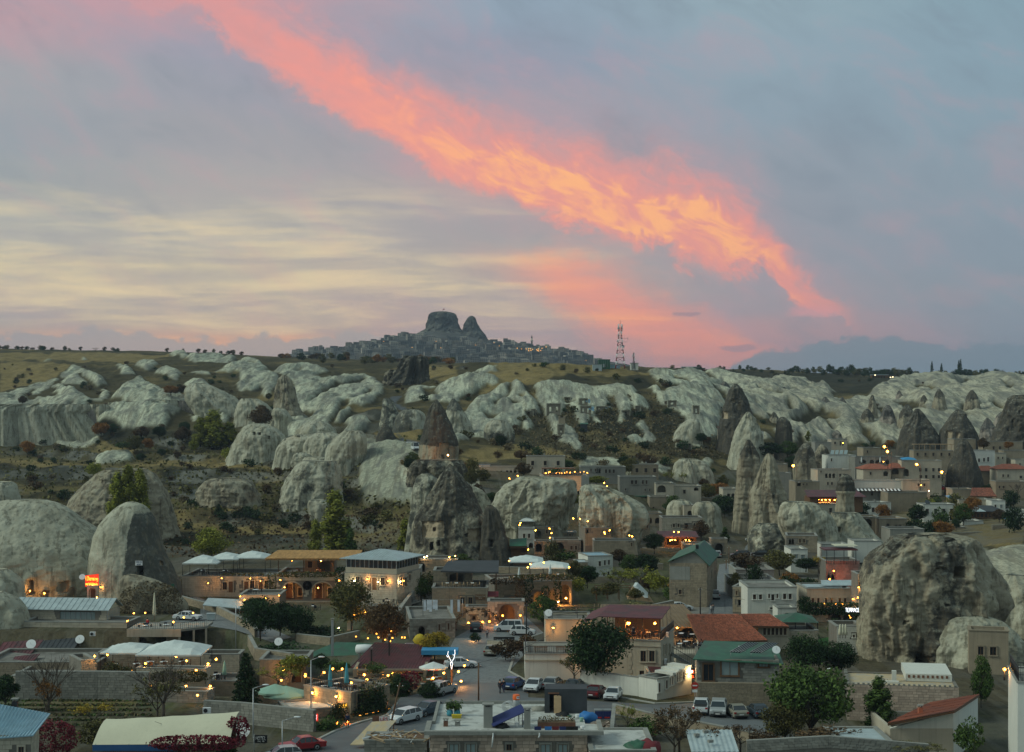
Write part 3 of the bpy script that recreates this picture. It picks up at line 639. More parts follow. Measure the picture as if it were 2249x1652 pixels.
r_cone=rok(FCH,'squat half pale half dark cone beside the cave hotel with a small black doorway',292,Pr3(1102,280,296,1107,268,312,1118,252,326,1135,235,336,1155,218,345,1180,208,352,1215,200,364,1250,196,380,1275,198,392,1300,205,398,1330,210,402),depth=.8,amp=.5,flute=.2,nf=5,crag=.25,crt=lambda t,th,c,s:-.1+.95*sst(c+.5*(t-.3),0.,.3)*sst(t,.03,.15),cuts=[(308,1254,12,22,3.5,0.),(354,1237,7,9,1.)],cat='fairy chimney')
rok(ROC,'pale rounded rock hump below the dome at the left edge of the town',276,Pr3(1250,-30,12,1262,-60,28,1280,-90,42,1310,-120,50,1350,-120,56,1390,-120,58),depth=.8,amp=.7,flute=.4,crt=.05)
rok(ROC,'steep pale rock shoulder beside the glazed restaurant at the left edge',258,Pr3(1300,-60,2,1318,-90,30,1345,-110,52,1380,-120,66,1408,-120,78,1425,-120,70),depth=.8,amp=.7,flute=.5,crt=.1)
rok(ROC,'small dark topped rock point peeping above the pale dome at the left edge',312,Pr3(1112,-30,-5,1120,-60,8,1135,-90,18,1160,-100,24,1180,-100,20),TPL,.7,.5,crt=.8)
r_mid=rok(FCH,'tall grey fairy chimney in the middle of the town with two tan carved panels',358,Pr3(1020,986,990,1030,981,998,1042,974,1007,1058,963,1017,1075,952,1028,1095,940,1039,1120,926,1052,1150,911,1068,1180,906,1080,1210,904,1092,1240,903,1108,1250,903,1110),TTN,.75,1.1,.9,8,crt=lambda t,th,c,s:.62-.1*t,cuts=[(951,1163,47,36,.9),(1045,1176,36,28,.9),(954,1163,6,9,1.5,0.),(948,1200,7,18,2.2,0.),(963,1194,6,12,2.,0.),(1024,1176,4,8,1.5,0.)],res=1.2)
rok(FCH,'narrow dark spire leaning against the right foot of the tall grey chimney',352,Pr3(1110,1071,1080,1118,1066,1090,1140,1063,1098,1170,1061,1107,1200,1060,1115,1240,1058,1122,1250,1058,1122),TTN,.8,.7,.6,7,crt=.6,cuts=[(1079,1194,7,16,1.5,0.)])
rok(ROC,'pale rounded lump clinging to the upper left of the tall grey chimney',366,Pr3(1040,928,945,1050,918,955,1070,912,965,1100,908,970,1140,905,975),TPL,.8,.8,.7,7,crt=.38)
rok(ROC,'broken pale cliff under the chimney beside the white van',470,Pr3(1010,918,1008,1020,908,1018,1045,900,1024,1075,898,1020,1110,905,1010,1130,908,1005),TTN,.5,1.8,1.6,12,crt=.45)
rok(ROC,'pale sunken rock wedge between the two central chimneys',400,Pr3(1068,1010,1040,1080,1000,1060,1100,1000,1075,1150,1010,1085),TPL,.7,1.,.9,8,crt=.3)
r_van=rok(FCH,'pointed dark capped chimney beside the white minibus with a glowing orange alcove',503,Pr3(878,956,960,888,951,966,905,943,974,925,936,984,945,931,992,962,927,1000,975,923,1003,990,922,1004,1012,922,1004,1018,922,1004),TTN,.8,.9,.7,7,crt=up(.95,-.05,.72,.08),cuts=[(975,990,22,34,1.2),(992,996,14,26,.8),(972,1004,6,11,1.5,0.)],res=1.6)
rok(FCH,'pale grey tipped cone behind the pointed dark capped chimney',615,Pr3(876,993,998,890,986,1008,910,979,1020,935,972,1034,955,968,1042),TPL,.8,1.,.7,6,crt=up(.8,0.,.35,.15))
rok(ROC,'grey domed rock by the bend of the valley road',590,Pr3(899,892,915,906,880,926,920,872,932,938,866,936,952,862,936),TPL,.8,.9,.8,6,crt=rside(.1,.65,.3))
rok(FCH,'small twisted grey spire above the road bend',620,Pr3(874,845,853,882,842,862,900,840,870,925,838,880,935,836,884),TPL,.8,1.,.9,5,crt=.45)
rok(FCH,'little brown pinnacle on the grassy knoll by the road',560,Pr3(930,842,847,938,838,855,950,832,862,960,828,868),TTN,.8,.6,.5,5,crt=.5)
r_big=rok('tuff_crag','massive grey and tan rock crag with pigeon holes rising over the right of the town',226,Pr3(1172,2010,2060,1176,1988,2100,1183,1968,2128,1194,1950,2140,1212,1932,2150,1235,1918,2162,1262,1910,2175,1295,1905,2190,1330,1902,2196,1370,1899,2180,1410,1898,2160,1450,1898,2150,1478,1900,2140,1490,1900,2140),TTN,.62,1.3,.9,9,crt=lambda t,th,c,s:.36+.2*np.sin(c*5+t*3)+.1*(t<.2),sq=.8,res=1.45,sc_=.8,strata=.05,crag=1.6,cuts=[(2058,1241,5,9,1.,.2),(2065,1239,4,7,1.,.2),(2060,1249,5,6,1.,.2),(2067,1249,5,6,1.,.2),(2074,1250,5,6,1.,.2),(2108,1258,24,26,4,.9),(2030,1453,38,22,2.,.8),(2020,1449,16,28,2.6,.6),(1988,1368,7,9,1.5,.2),(2080,1332,7,9,1.2,.2)])
rok('tuff_crag','pale lower shoulder of tuff joining the big crag and the rock house',221,Pr3(1350,2105,2150,1362,2075,2190,1385,2060,2220,1420,2050,2249,1455,2045,2262,1490,2045,2270),TPL,.6,1.2,1.,8,crt=.22)
rok('tuff_crag','pale rounded slope filling the right edge beyond the big crag',250,Pr3(1262,2215,2260,1290,2185,2330,1330,2165,2380,1380,2150,2400,1430,2150,2400),TPL,.7,1.,.9,9,crt=.2)
rok(FCH,'thick banded tan pillar with a pointed grey cap beside the street',437,Pr3(966,1641,1646,980,1636,1654,998,1628,1662,1018,1622,1668,1045,1619,1668,1080,1617,1670,1120,1613,1670,1146,1612,1668),TTN,.8,.7,.6,8,crt=up(.75,-.1,.25,.12),strata=.5,res=1.2)
rok(FCH,'split tan spire right of the banded pillar above the narrow street',402,Pr3(996,1685,1690,1008,1680,1698,1030,1674,1703,1060,1668,1708,1090,1660,1716,1120,1655,1728,1150,1652,1742,1180,1650,1752,1205,1652,1756),TTN,.8,1.2,1.2,9,crt=.25,strata=.4,res=1.2)
rok(ROC,'rough grey rock foot beneath the split tan spire',385,Pr3(1150,1668,1700,1160,1655,1730,1185,1648,1755,1210,1650,1770,1222,1650,1775),TPL,.7,1.4,1.2,9,crt=.45)
rok(ROC,'cream bulging rock wall under the red roofed restaurant',372,Pr3(1102,1735,1770,1112,1722,1795,1135,1715,1815,1160,1718,1828,1185,1730,1835,1215,1745,1820),TPL,.6,1.3,1.1,8,crt=.15)
r_mush=rok(FCH,'slim column with a black rounded cap in front of the red roofed restaurant',384,Pr3(1042,1852,1862,1047,1846,1868,1058,1841,1873,1072,1837,1876,1082,1836,1877,1088,1840,1874,1110,1839,1875,1135,1838,1876),TTN,.9,.4,.3,6,crt=up(1.1,-.3,.4,.06),strata=.45,res=1.5,sink=10)
rok(ROC,'carved rock base below the black capped column',378,Pr3(1126,1832,1880,1140,1826,1892,1165,1818,1905,1190,1812,1930,1210,1806,1950),TPL,.7,1.,.9,7,crt=up(.55,.1,.2,.15),cuts=[(1836,1166,12,16,1.,.6),(1845,1164,5,12,1.6,.3)])
rok(FCH,'grey cone rock with a wooden terrace at its foot near the far street',560,Pr3(972,1767,1773,980,1760,1780,995,1752,1786,1015,1744,1790,1035,1741,1794,1060,1742,1796,1075,1742,1800),TTN,.85,.6,.5,7,crt=up(.6,.05,.5,.2))
rok(FCH,'second smaller grey cone right behind the terrace cone',572,Pr3(976,1803,1808,985,1797,1815,1000,1792,1820,1020,1790,1822,1030,1790,1822),TTN,.85,.6,.5,7,crt=.4)
rok(FCH,'large blackish cone above the right hand quarter',660,Pr3(898,2011,2018,908,2004,2026,925,1993,2038,945,1982,2052,965,1975,2064,985,1970,2070,1000,1968,2074),TTN,.9,.9,.7,7,crt=.8)
rok(FCH,'black capped cone with a pale carved front next to the large blackish cone',655,Pr3(900,2101,2108,910,2092,2118,928,2080,2130,948,2070,2142,970,2064,2148,990,2062,2150),TTN,.9,.9,.7,7,crt=.75,cuts=[(2085,957,14,20,1.5),(2104,958,8,18,1.)])
rok(FCH,'tall grey cone standing between the houses on the far right',552,Pr3(964,2112,2120,974,2105,2128,992,2097,2136,1015,2088,2144,1040,2082,2152,1062,2079,2158,1078,2078,2160),TTN,.9,.6,.4,6,crt=.62)
rok('tuff_crag','dark honeycombed crag rising at the right edge behind the houses',610,Pr3(868,2232,2250,880,2215,2280,905,2205,2300,930,2196,2310,955,2186,2320,980,2180,2320,1000,2180,2320),TTN,.7,1.8,1.4,9,crt=.62,cuts=[(2225,925,4,6,1.5,.3),(2215,945,4,5,1.5,.3),(2240,905,4,6,1.5,.3)])
r_apart=rok(FCH,'dark cone pierced by three storeys of carved rooms above the green ravine',640,Pr3(843,1612,1618,855,1605,1628,875,1597,1637,900,1590,1646,925,1584,1654,950,1580,1660,965,1579,1662),TTN,.85,1.,.8,6,crt=.72,cuts=[(1611,880,7,9,1.5),(1624,892,7,16,1.5),(1593,912,12,16,1.5)],res=1.6)
rok(FCH,'pale pointed buttress in front of the pierced dark cone',600,Pr3(905,1640,1646,918,1632,1656,940,1622,1666,960,1614,1672,985,1608,1676),TPL,.8,1.1,.9,7,crt=.25)
rok(FCH,'grey rounded stump beside the ravine trees',640,Pr3(916,1715,1722,922,1710,1730,935,1707,1736,950,1706,1737),TTN,.9,.5,.5,6,crt=.6)
for i,(px,top,base,hw,D,mt,crs,lab)in enum([(1812,872,912,15,900,TPK,.6,'blunt grey cone first in the row below the white slopes'),(1722,850,872,9,1000,TPK,.4,'tiny pale peak under the dark hillside'),(1850,872,902,10,930,TPK,.45,'low rounded cone beside the blunt grey one'),(1916,868,955,13,820,TTN,.3,'square topped ruined pinnacle with window holes'),(1905,898,935,15,800,TTN,.55,'shadowy cone left of the ruined pinnacle foot'),(1950,890,952,20,780,TPK,.4,'rosy rounded cone with a dark crown'),(1992,888,945,17,770,TTN,.5,'grey pointed cone behind the large blackish one'),(2029,868,895,9,900,TTN,.5,'small sharp cone on the white slope foot'),(2063,855,905,14,850,TTN,.35,'pigeon holed cone standing alone on the white slopes'),(2135,857,898,14,860,TTN,.55,'dark tipped sharp cone at the foot of the right white slopes'),(2168,918,975,16,690,TPK,.45,'two humped brown cone near the dark crag'),(1860,930,960,24,800,TPK,.2,'pale pleated cone in the middle of the right slopes'),(1880,905,925,12,880,TPK,.3,'pale stub behind the pleated cone'),(1975,858,885,8,980,TPK,.3,'thin pale spike high on the right slopes'),(2095,880,905,10,900,TPK,.3,'small pale cone between two taller ones'),(2200,905,930,12,760,TPK,.35,'pale cone just left of the honeycombed crag'),(1765,862,885,8,960,TPK,.4,'small grey point left of the blunt cone'),(1838,945,975,14,740,TPK,.35,'grey cone rising behind the first white houses'),(1700,905,925,7,760,TTN,.6,'little dark cone on the saddle right of the pierced cone'),(1560,858,880,12,850,TPK,.3,'ribbed pale stump at the head of the ravine'),(1590,838,862,14,900,TPK,.45,'grey ribbed block on the slope beyond the mast hill'),]):
 Hh=base-top
 rok(FCH,lab,D,[(top,px-hw*.12,px+hw*.12),(top+Hh*.12,px-hw*.35,px+hw*.35),(top+Hh*.35,px-hw*.62,px+hw*.66),(top+Hh*.7,px-hw*.95,px+hw*.92),(base,px-hw*1.1,px+hw*1.15),(base+10,px-hw*1.15,px+hw*1.2)],mt,.85,.9,.9,6,crt=up(crs+.25,crs-.15,.4,.2),res=1.5,group='small fairy chimneys on the far right slopes')
rok('tuff_crag','rugged dark brown rock columns on the plateau edge left of the middle',905,Pr3(782,903,925,788,888,932,800,882,934,818,874,936,838,862,938,852,845,938,866,842,936),TTN,.7,2.2,3.2,14,crt=.68,res=1.5)
rok('tuff_crag','brown ribbed rock wall just left of the rugged dark columns',915,Pr3(812,862,880,820,852,888,840,844,892,862,840,892,874,840,890),TTN,.7,2.,2.,12,crt=.4,res=1.5)
rok(FCH,'small dark cone on the saddle behind the white slopes',940,Pr3(804,1013,1019,812,1008,1026,825,1002,1032,838,998,1034),TTN,.9,.9,.8,6,crt=.7,res=1.5)
rok(FCH,'grey tower like chimney with a white tip in the left valley',700,Pr3(824,620,628,834,614,636,850,609,642,872,606,648,895,603,656,915,600,668,930,598,680),TTN,.8,1.1,.9,7,crt=.28,res=1.4)
rok(ROC,'round boulder perched on the cliff edge in the left valley',640,Pr3(896,604,612,902,599,622,912,597,632,920,605,630,926,606,628),TPL,.8,.7,.4,6,crt=.2,res=1.5)
for i,(D,rows,lab,crs)in enum([(650,Pr3(896,606,620,905,600,630,920,598,640,932,596,645),'small pointed pale rock beside the perched boulder',.15),(620,Pr3(930,556,570,938,540,600,955,525,625,980,510,632,1002,505,635),'long pale cave riddled outcrop at the left end of the boulders',.12),(600,Pr3(955,650,690,965,625,720,985,610,735,1005,606,738),'hollowed pale boulder in the middle of the boulder field',.2),(585,Pr3(950,700,730,960,680,760,978,670,775,996,668,778),'smooth pale boulder at the upper right of the boulder field',.1),(560,Pr3(946,760,790,958,745,800,975,728,802,998,718,798,1020,716,795),'creased pale ridge block above the grey scree',.12),(545,Pr3(995,628,645,1000,620,648,1008,617,648,1016,620,646),'single egg shaped boulder on the terrace',.15),(520,Pr3(994,655,668,1003,647,680,1020,643,690,1035,645,690),'rounded rock knob left of the flat topped boulder',.2),(500,Pr3(1003,676,705,1007,668,728,1018,665,740,1026,675,735),'flat white capstone boulder on the big grey cliff',.1),(482,Pr3(1012,668,735,1028,648,742,1050,632,748,1075,622,750,1100,617,752,1108,617,752),'big cracked grey and white boulder cliff above the terraces',.3),(450,Pr3(1098,686,712,1106,682,725,1118,682,730,1126,684,728),'low pale rock slab under the big cracked boulder',.1),(640,Pr3(925,690,705,932,670,722,945,655,735,958,650,740),'pale rock shelf above the hollowed boulder',.12),(600,[(1000,505,530),(1004,500,535),(1010,498,538)],'low pale ledge at the edge of the orchard',.15)]):
 D=fD((rows[-1][1]+rows[-1][2])/2,rows[-1][0]+3);rok('boulder',lab,D,rows,TPL,.75,1.,.9,7,crt=crs,res=1.3,cuts=([(558,952,5,6,2,.2),(570,953,5,6,2,.2),(590,961,4,6,2,.2)]if i==1 else [(642,962,34,10,1.2,.3)]if i==2 else()),cat='boulder',group='pale boulders in the left valley')
for i,(x0,x1,top,base,D,crs)in enum([(-60,-10,898,975,752,.2),(-15,24,904,972,750,.25),(22,58,905,978,748,.3),(52,76,905,960,750,.35),(74,104,903,975,748,.25),(98,160,900,988,742,.15),(150,206,898,986,745,.12),(196,240,888,955,762,.2),(236,272,884,935,778,.2),(268,310,882,948,775,.35),(305,350,880,945,780,.25),(345,388,878,940,785,.15),(380,428,880,936,790,.15)]):
 cx=(x0+x1)/2;w_=(x1-x0)/2
 rok('rock_buttress',['smooth cliff buttress at the extreme left under the white slope','first narrow cliff column from the left edge','second cliff column from the left edge','thin dark seamed column in the left cliff','fourth cliff column, rounded, under the overhanging ledge','broad buttress with a carved square room in the left cliff','broad buttress with small black openings ending the left cliff','stepped rock buttress above the orange trees','pale bulge under the second ledge','grey stained buttress behind the dark trees','buttress with dark foot right of the grey stained one','pale slanting buttress with brown furrows','last slanting buttress before the white domes'][i],D,[(top,cx-w_*.75,cx+w_*.75),(top+6,cx-w_*.9,cx+w_*.9),(top+(base-top)*.4,cx-w_*1.,cx+w_*1.05),(base,cx-w_*1.15,cx+w_*1.3),(base+8,cx-w_*1.2,cx+w_*1.35)],TPL if i%3 else TPK,.5,1.3,1.1,8,crt=crs,res=1.2,cuts=([(120,935,20,15,2.5,.5)]if i==5 else [(154,932,7,6,2,.2),(165,933,10,7,2,.2)]if i==6 else()),cat='rock buttress',group='cliff buttresses under the left white slope')
rok('rock_ledge','long overhanging white ledge capping the left cliff columns',738,Pr3(888,-120,190,893,-180,196,902,-190,196,908,-180,184),TPL,.12,1.4,1.6,40,crt=.05,cat='rock ledge',sink=.5,res=1.3)
rok('rock_dome','large white dome with drooping sides in the left valley',770,Pr3(842,428,448,850,412,470,865,408,500,882,412,525,900,425,542,920,436,547,940,440,548),TPL,.7,1.1,1.2,9,crt=lambda t,th,c,s:0.+.4*sst(t,.55,.9),cat='rock dome')
rok('rock_dome','cream dome right behind the dark orange tree',720,Pr3(875,535,560,885,525,580,905,520,598,925,518,606),TPL,.7,1.,1.2,8,crt=.05,cat='rock dome')
rok('rock_mound','grey layered mound with a grassy top behind the tall yellow poplar',440,Pr3(1030,240,320,1040,218,338,1060,196,350,1090,165,362,1130,140,378,1170,120,390,1200,115,395),TTN,.6,1.6,1.2,10,crt=.25,cat='rock mound',strata=.5)
rok('rock_mound','pale cornered rock block at the left edge above the dome',420,Pr3(1058,-30,22,1066,-50,34,1085,-60,40,1110,-60,46),TPL,.7,.9,.6,8,crt=.15,cat='rock mound')
rok('rock_mound','layered grey cliff above the fir tree in the dark ravine',490,Pr3(1050,470,520,1060,450,545,1080,440,560,1105,436,570,1120,436,575),TTN,.6,1.6,1.4,10,crt=.3,cat='rock mound',strata=.6)
rok(ROC,'large pale wrinkled rock carrying the terrace of lanterns',392,Pr3(1046,1150,1180,1052,1140,1255,1062,1118,1262,1085,1098,1260,1110,1090,1250,1140,1092,1240,1165,1098,1238),TPL,.6,1.8,1.4,10,crt=.1,res=1.2)
rok(ROC,'bulging pale rock over the arched stone house',372,Pr3(1064,1292,1310,1072,1284,1335,1090,1282,1378,1110,1278,1408,1130,1275,1418,1150,1278,1415,1170,1290,1400,1200,1310,1396),TPL,.6,1.5,1.3,9,crt=.12,res=1.2)
rok(ROC,'round white rock knob with a tiny arched door above the street',428,Pr3(1102,1535,1560,1110,1527,1572,1125,1524,1579,1145,1526,1580,1175,1540,1584),TPL,.8,.8,.9,7,crt=.15)
rok(ROC,'low white rock hump beside the rooftop tables',436,Pr3(1098,1482,1505,1104,1472,1516,1115,1466,1520,1128,1466,1520),TPL,.7,.6,.6,7,crt=.05)
rok(ROC,'pale outcrop under the lone shrub below the mast hill',530,Pr3(1008,1500,1525,1018,1486,1545,1035,1482,1560,1048,1482,1565),TPL,.7,1.2,1.1,8,crt=.15)
rok(ROC,'rounded grey faced rock bulge at the foot of the central slope',600,Pr3(922,1085,1105,930,1072,1118,945,1064,1126,965,1064,1128,982,1070,1124),TPL,.7,1.,.8,7,crt=up(.1,.6,.4,.2),res=1.3)
rok(ROC,'white rock wedge at the right foot of the mast hill',640,Pr3(920,1515,1530,930,1500,1536,950,1484,1538,968,1480,1540,978,1490,1542),TPL,.7,.7,.6,6,crt=-.1,res=1.3)
mat(WCR,(.43,.385,.3),.9,.12,.4,.3,6,rand=.1,streak=.35,island=1)
mat(WTN,(.28,.232,.165),.9,.18,.5,.4,5,rand=.14,streak=.35,island=1)
mat(WGR,(.235,.23,.2),.9,.15,.5,.4,5,rand=.2,streak=.3,island=1)
mat(WWH,(.6,.6,.54),.85,.08,.4,.2,6,rand=.05,streak=.3)
mat('wall_pink',(.42,.33,.26),.9,.18,.5,.3,5,rand=.22,streak=.1,island=1)
mat('mortar',(.17,.155,.13),.95,.2,1.)
mat(CON,(.25,.25,.225),.9,.2,.5,.4,4,streak=.3)
mat(RFF,(.19,.18,.16),.95,.25,.5,.4,3,col2=(.11,.105,.09))
mat(RFW,(.46,.47,.44),.85,.15,.8,.4,3,col2=(.27,.27,.25),lo=.5,hi=.62)
mat('roof_tile',(.26,.085,.05),.85,.3,1.2,.3,4,rand=.35,island=1,col2=(.14,.07,.05),lo=.55,hi=.7)
mat(RMR,(.115,.032,.036),.6,.35,.9,col2=(.07,.035,.035),streak=.3)
mat(RGN,(.035,.115,.07),.6,.3,.7,col2=(.045,.085,.06),streak=.3)
mat('roof_brown',(.2,.14,.085),.8,.2,.4,streak=.3)
mat(RFD,(.045,.05,.055),.7,.3,.5)
mat(RMT,(.4,.47,.48),.5,.2,.8,metal=.2,streak=.35)
mat('roof_blue',(.22,.36,.44),.5,.25,.6,col2=(.22,.12,.08),lo=.62,hi=.72)
mat('roof_orange',(.42,.14,.075),.75,.2,.6,col2=(.3,.12,.08))
mat('thatch',(.4,.22,.08),.95,.35,2.,.8,12,stretch=(1,.2,1))
mat('canvas',(.6,.65,.63),.8,.14,.6,.3,2,streak=.18)
mat(CCR,(.56,.54,.4),.8,.08,.3,streak=.12)
mat('canvas_green',(.24,.4,.32),.8,.06,.5)
mat('canvas_teal',(.06,.28,.36),.8,.1,.5)
mat('canvas_blue',(.03,.1,.25),.8,.1,.5)
mat('canvas_red',(.16,.025,.03),.8,.1,.5)
mat('tarp_blue',(.04,.24,.45),.6,.1,.5)
mat('tarp_yellow',(.55,.42,.03),.6,.1,.5)
mat(WDD,(.13,.07,.035),.7,.3,3.,rand=.15)
mat(WDP,(.34,.24,.14),.8,.25,3.,stretch=(.3,4,1))
mat('plywood',(.45,.35,.21),.8,.15,1.5,col2=(.36,.33,.28))
mat(MBK,(.02,.02,.022),.5)
mat(MGR,(.35,.37,.38),.4,metal=.4)
mat(MRU,(.16,.075,.045),.7,.3,3.)
mat(PWH,(.7,.72,.72),.5)
mat(GDK,(.018,.022,.026),.15,spec=.35)
mat(GPL,(.25,.31,.31),.15,spec=.6)
mat('interior',(.32,.2,.11),.9)
mat('bulb',(1,.6,.2),.4,emit=(1.,.4,.06),es=2.6)
mat(BWH,(1,.9,.7),.4,emit=(1.,.8,.45),es=3.5)
mat('neon_red',(1,.1,.05),.4,emit=(1.,.12,.02),es=2.)
mat('neon_yellow',(1,.8,.1),.4,emit=(1.,.5,.04),es=2.)
mat('neon_white',(1,1,1),.4,emit=(.85,.92,1.),es=1.6)
mat('sign_red_lit',(.5,.02,.01),.4,emit=(1.,.06,.02),es=.8)
mat(PTB,(.015,.015,.015),.6)
mat(PTW,(.75,.75,.73),.6)
mat('paint_red',(.45,.03,.02),.6)
mat(PTN,(.02,.03,.12),.6)
mat('paint_blue',(.03,.16,.42),.6)
mat('paint_orange',(.7,.12,.02),.5)
mat('laundry',(.75,.78,.82),.8)
mat('rubber',(.015,.015,.015),.9)
mat('asphalt',(.125,.135,.14),.75,.14,.25,.15,10,col2=(.095,.1,.105),spec=.4)
mat('cobble',(.17,.18,.18),.75,.2,2.6,.6,9,col2=(.12,.13,.135),spec=.4)
mat('kerb',(.33,.33,.3),.85,.15,1.)
mat('stone_rubble',(.27,.22,.18),.9,.2,1.,rand=.3)
mat('grass_lawn',(.05,.16,.025),.9,.25,1.)
mat('pipe',(.5,.52,.52),.5)
UNIT=MB().bo(-.5,.5,-.5,.5,-.5,.5)
_um={}
def ubx(m):
 if m not in _um:_um[m]=UNIT.mesh('stone',m)
 return _um[m]
_wc={}
def window(parent,x,y,z,w,h,rz=0.,frame=WCR,pane=GDK,bars=(1,1),sur=.14):
 key=(round(w,1),round(h,1),frame,pane,bars,sur)
 w,h=key[0],key[1];w=max(w,.3);h=max(h,.3)
 if key not in _wc:
  b=MB();t=sur
  b.bo(-w/2-t,-w/2,-.13,0,-h/2,h/2).bo(w/2,w/2+t,-.13,0,-h/2,h/2).bo(-w/2-t,w/2+t,-.15,0,h/2,h/2+t*1.2).bo(-w/2-t*1.5,w/2+t*1.5,-.2,0,-h/2-t,-h/2)
  b.cur=1;f_=.05
  b.bo(-w/2,w/2,-.06,-.02,h/2-f_,h/2).bo(-w/2,w/2,-.06,-.02,-h/2,-h/2+f_).bo(-w/2,-w/2+f_,-.06,-.02,-h/2+f_,h/2-f_).bo(w/2-f_,w/2,-.06,-.02,-h/2+f_,h/2-f_)
  for i in rng(bars[0]):xx=-w/2+w*(i+1)/(bars[0]+1);b.bo(xx-.03,xx+.03,-.055,-.02,-h/2+f_,h/2-f_)
  for i in rng(bars[1]-1):zz=-h/2+h*(i+1)/bars[1];b.bo(-w/2+f_,w/2-f_,-.053,-.02,zz-.03,zz+.03)
  f=b.mesh('window',[frame,WDD]);p=MB().bo(-w/2+.01,w/2-.01,-.018,.01,-h/2+.01,h/2-.01).mesh('pane',pane)
  _wc[key]=(f,p)
 f,p=_wc[key]
 o=put('window',f,parent,(x,y,z),rz);put('pane',p,o)
 return o
_dc={}
def door(parent,x,y,z0,w,h,rz=0.,m=WDD,frame=WCR):
 key=(round(w,1),round(h,1),m,frame);w,h=key[:2]
 if key not in _dc:
  b=MB();b.bo(-w/2-.15,-w/2,-.12,0,0,h).bo(w/2,w/2+.15,-.12,0,0,h).bo(-w/2-.15,w/2+.15,-.14,0,h,h+.2)
  b.cur=1;b.bo(-w/2,w/2,-.04,.01,0,h)
  for k in(.28,.72):b.bo(-w/2+w*.12,-w/2+w*.44,-.06,-.04,h*k-h*.17,h*k+h*.17).bo(w/2-w*.44,w/2-w*.12,-.06,-.04,h*k-h*.17,h*k+h*.17)
  _dc[key]=b.mesh('door',[frame,m])
 return put('door',_dc[key],parent,(x,y,z0),rz)
def arch_pts(w,h,n=10,pointed=False):
 r=w/2;sp=max(h-r*(1.15 if pointed else 1.),h*.3);out=[]
 for i in rng(n+1):
  a=math.pi*(1-i/n)
  out.append((r*math.cos(a),sp+(h-sp)*math.sin(a)))
 return sp,out
def hwall(b,Wd,z0,z1,hol,th=.35):
 xs=sorted({0,Wd}|{h[0]for h in hol}|{h[1]for h in hol});xs=[x for x in xs if 0<=x<=Wd]
 for a,c in zip(xs[:-1],xs[1:]):
  if c-a<1e-4:continue
  mid=(a+c)/2;hs=sorted([h for h in hol if h[0]<mid<h[1]],key=lambda h:h[2]);z=z0
  for h in hs:
   if h[2]>z:b.bo(a,c,0,th,z,min(h[2],z1))
   z=max(z,h[3])
  if z<z1:b.bo(a,c,0,th,z,z1)
 for h in hol:
  if len(h)>4 and h[4]:
   w=h[1]-h[0];H_=h[3]-h[2];sp,pts=arch_pts(w,H_,12);cx=(h[0]+h[1])/2
   half=len(pts)//2
   L=[(cx+p[0],h[2]+p[1])for p in pts[:half+1]];Rr=[(cx+p[0],h[2]+p[1])for p in pts[half:]]
   for seq,cornr in((L,(h[0],h[3])),(Rr,(h[1],h[3]))):
    for p,q in zip(seq[:-1],seq[1:]):
     b._add([(p[0],0,p[1]),(q[0],0,q[1]),(cornr[0],0,cornr[1]),(p[0],th,p[1]),(q[0],th,q[1]),(cornr[0],th,cornr[1])],[(0,1,2),(5,4,3),(0,3,4,1)])
def mason(parent,Wd,z0,z1,hol,m,bw=.55,bh=.28,place=lambda x,z:(x,-0.,z,0.),seed=1,parts=True,lim=300,name='stone',skipf=None,proud=.035,base_mat=None):
 r=random.Random(seed);rows=max(1,int(round((z1-z0)/bh)));bh=(z1-z0)/rows;out=[]
 for j in rng(rows):
  x=-bw*r.random()*.6;za=z0+j*bh
  while x<Wd:
   w=bw*r.uniform(.72,1.35);xa,xb=max(0,x),min(Wd,x+w);x+=w
   if xb-xa<.12:continue
   cx,cz=(xa+xb)/2,za+bh/2
   if any(h[0]-.14<cx+(xb-xa)*.35 and cx-(xb-xa)*.35<h[1]+.14 and h[2]-.05<cz<h[3]+.15 for h in hol):continue
   if skipf and skipf(cx,cz):continue
   out.append((cx,cz,xb-xa-.025,bh-.025,proud*r.uniform(.5,1.5)))
 if parts:
  r.shuffle(out)if len(out)>lim else None
  me=ubx(m)
  for cx,cz,w,h,p in out[:lim]:
   px_,py_,pz_,rz_=place(cx,cz)
   o=put(name,me,parent,(px_,py_,pz_),rz_,(w,.08+2*p,h))
  out=out[lim:]
 if out:
  b=MB()
  for cx,cz,w,h,p in out:
   px_,py_,pz_,rz_=place(cx,cz);cr,sr=math.cos(rz_),math.sin(rz_);d=.04+p
   c8=[]
   for dz_ in(-h/2,h/2):
    for dx,dy in((-w/2,-d),(w/2,-d),(w/2,d),(-w/2,d)):c8.append((px_+dx*cr-dy*sr,py_+dx*sr+dy*cr,pz_+dz_))
   b.hx8(c8)
  o=b.mk(name,m,parent);o['kind']='stuff'
HB=[]
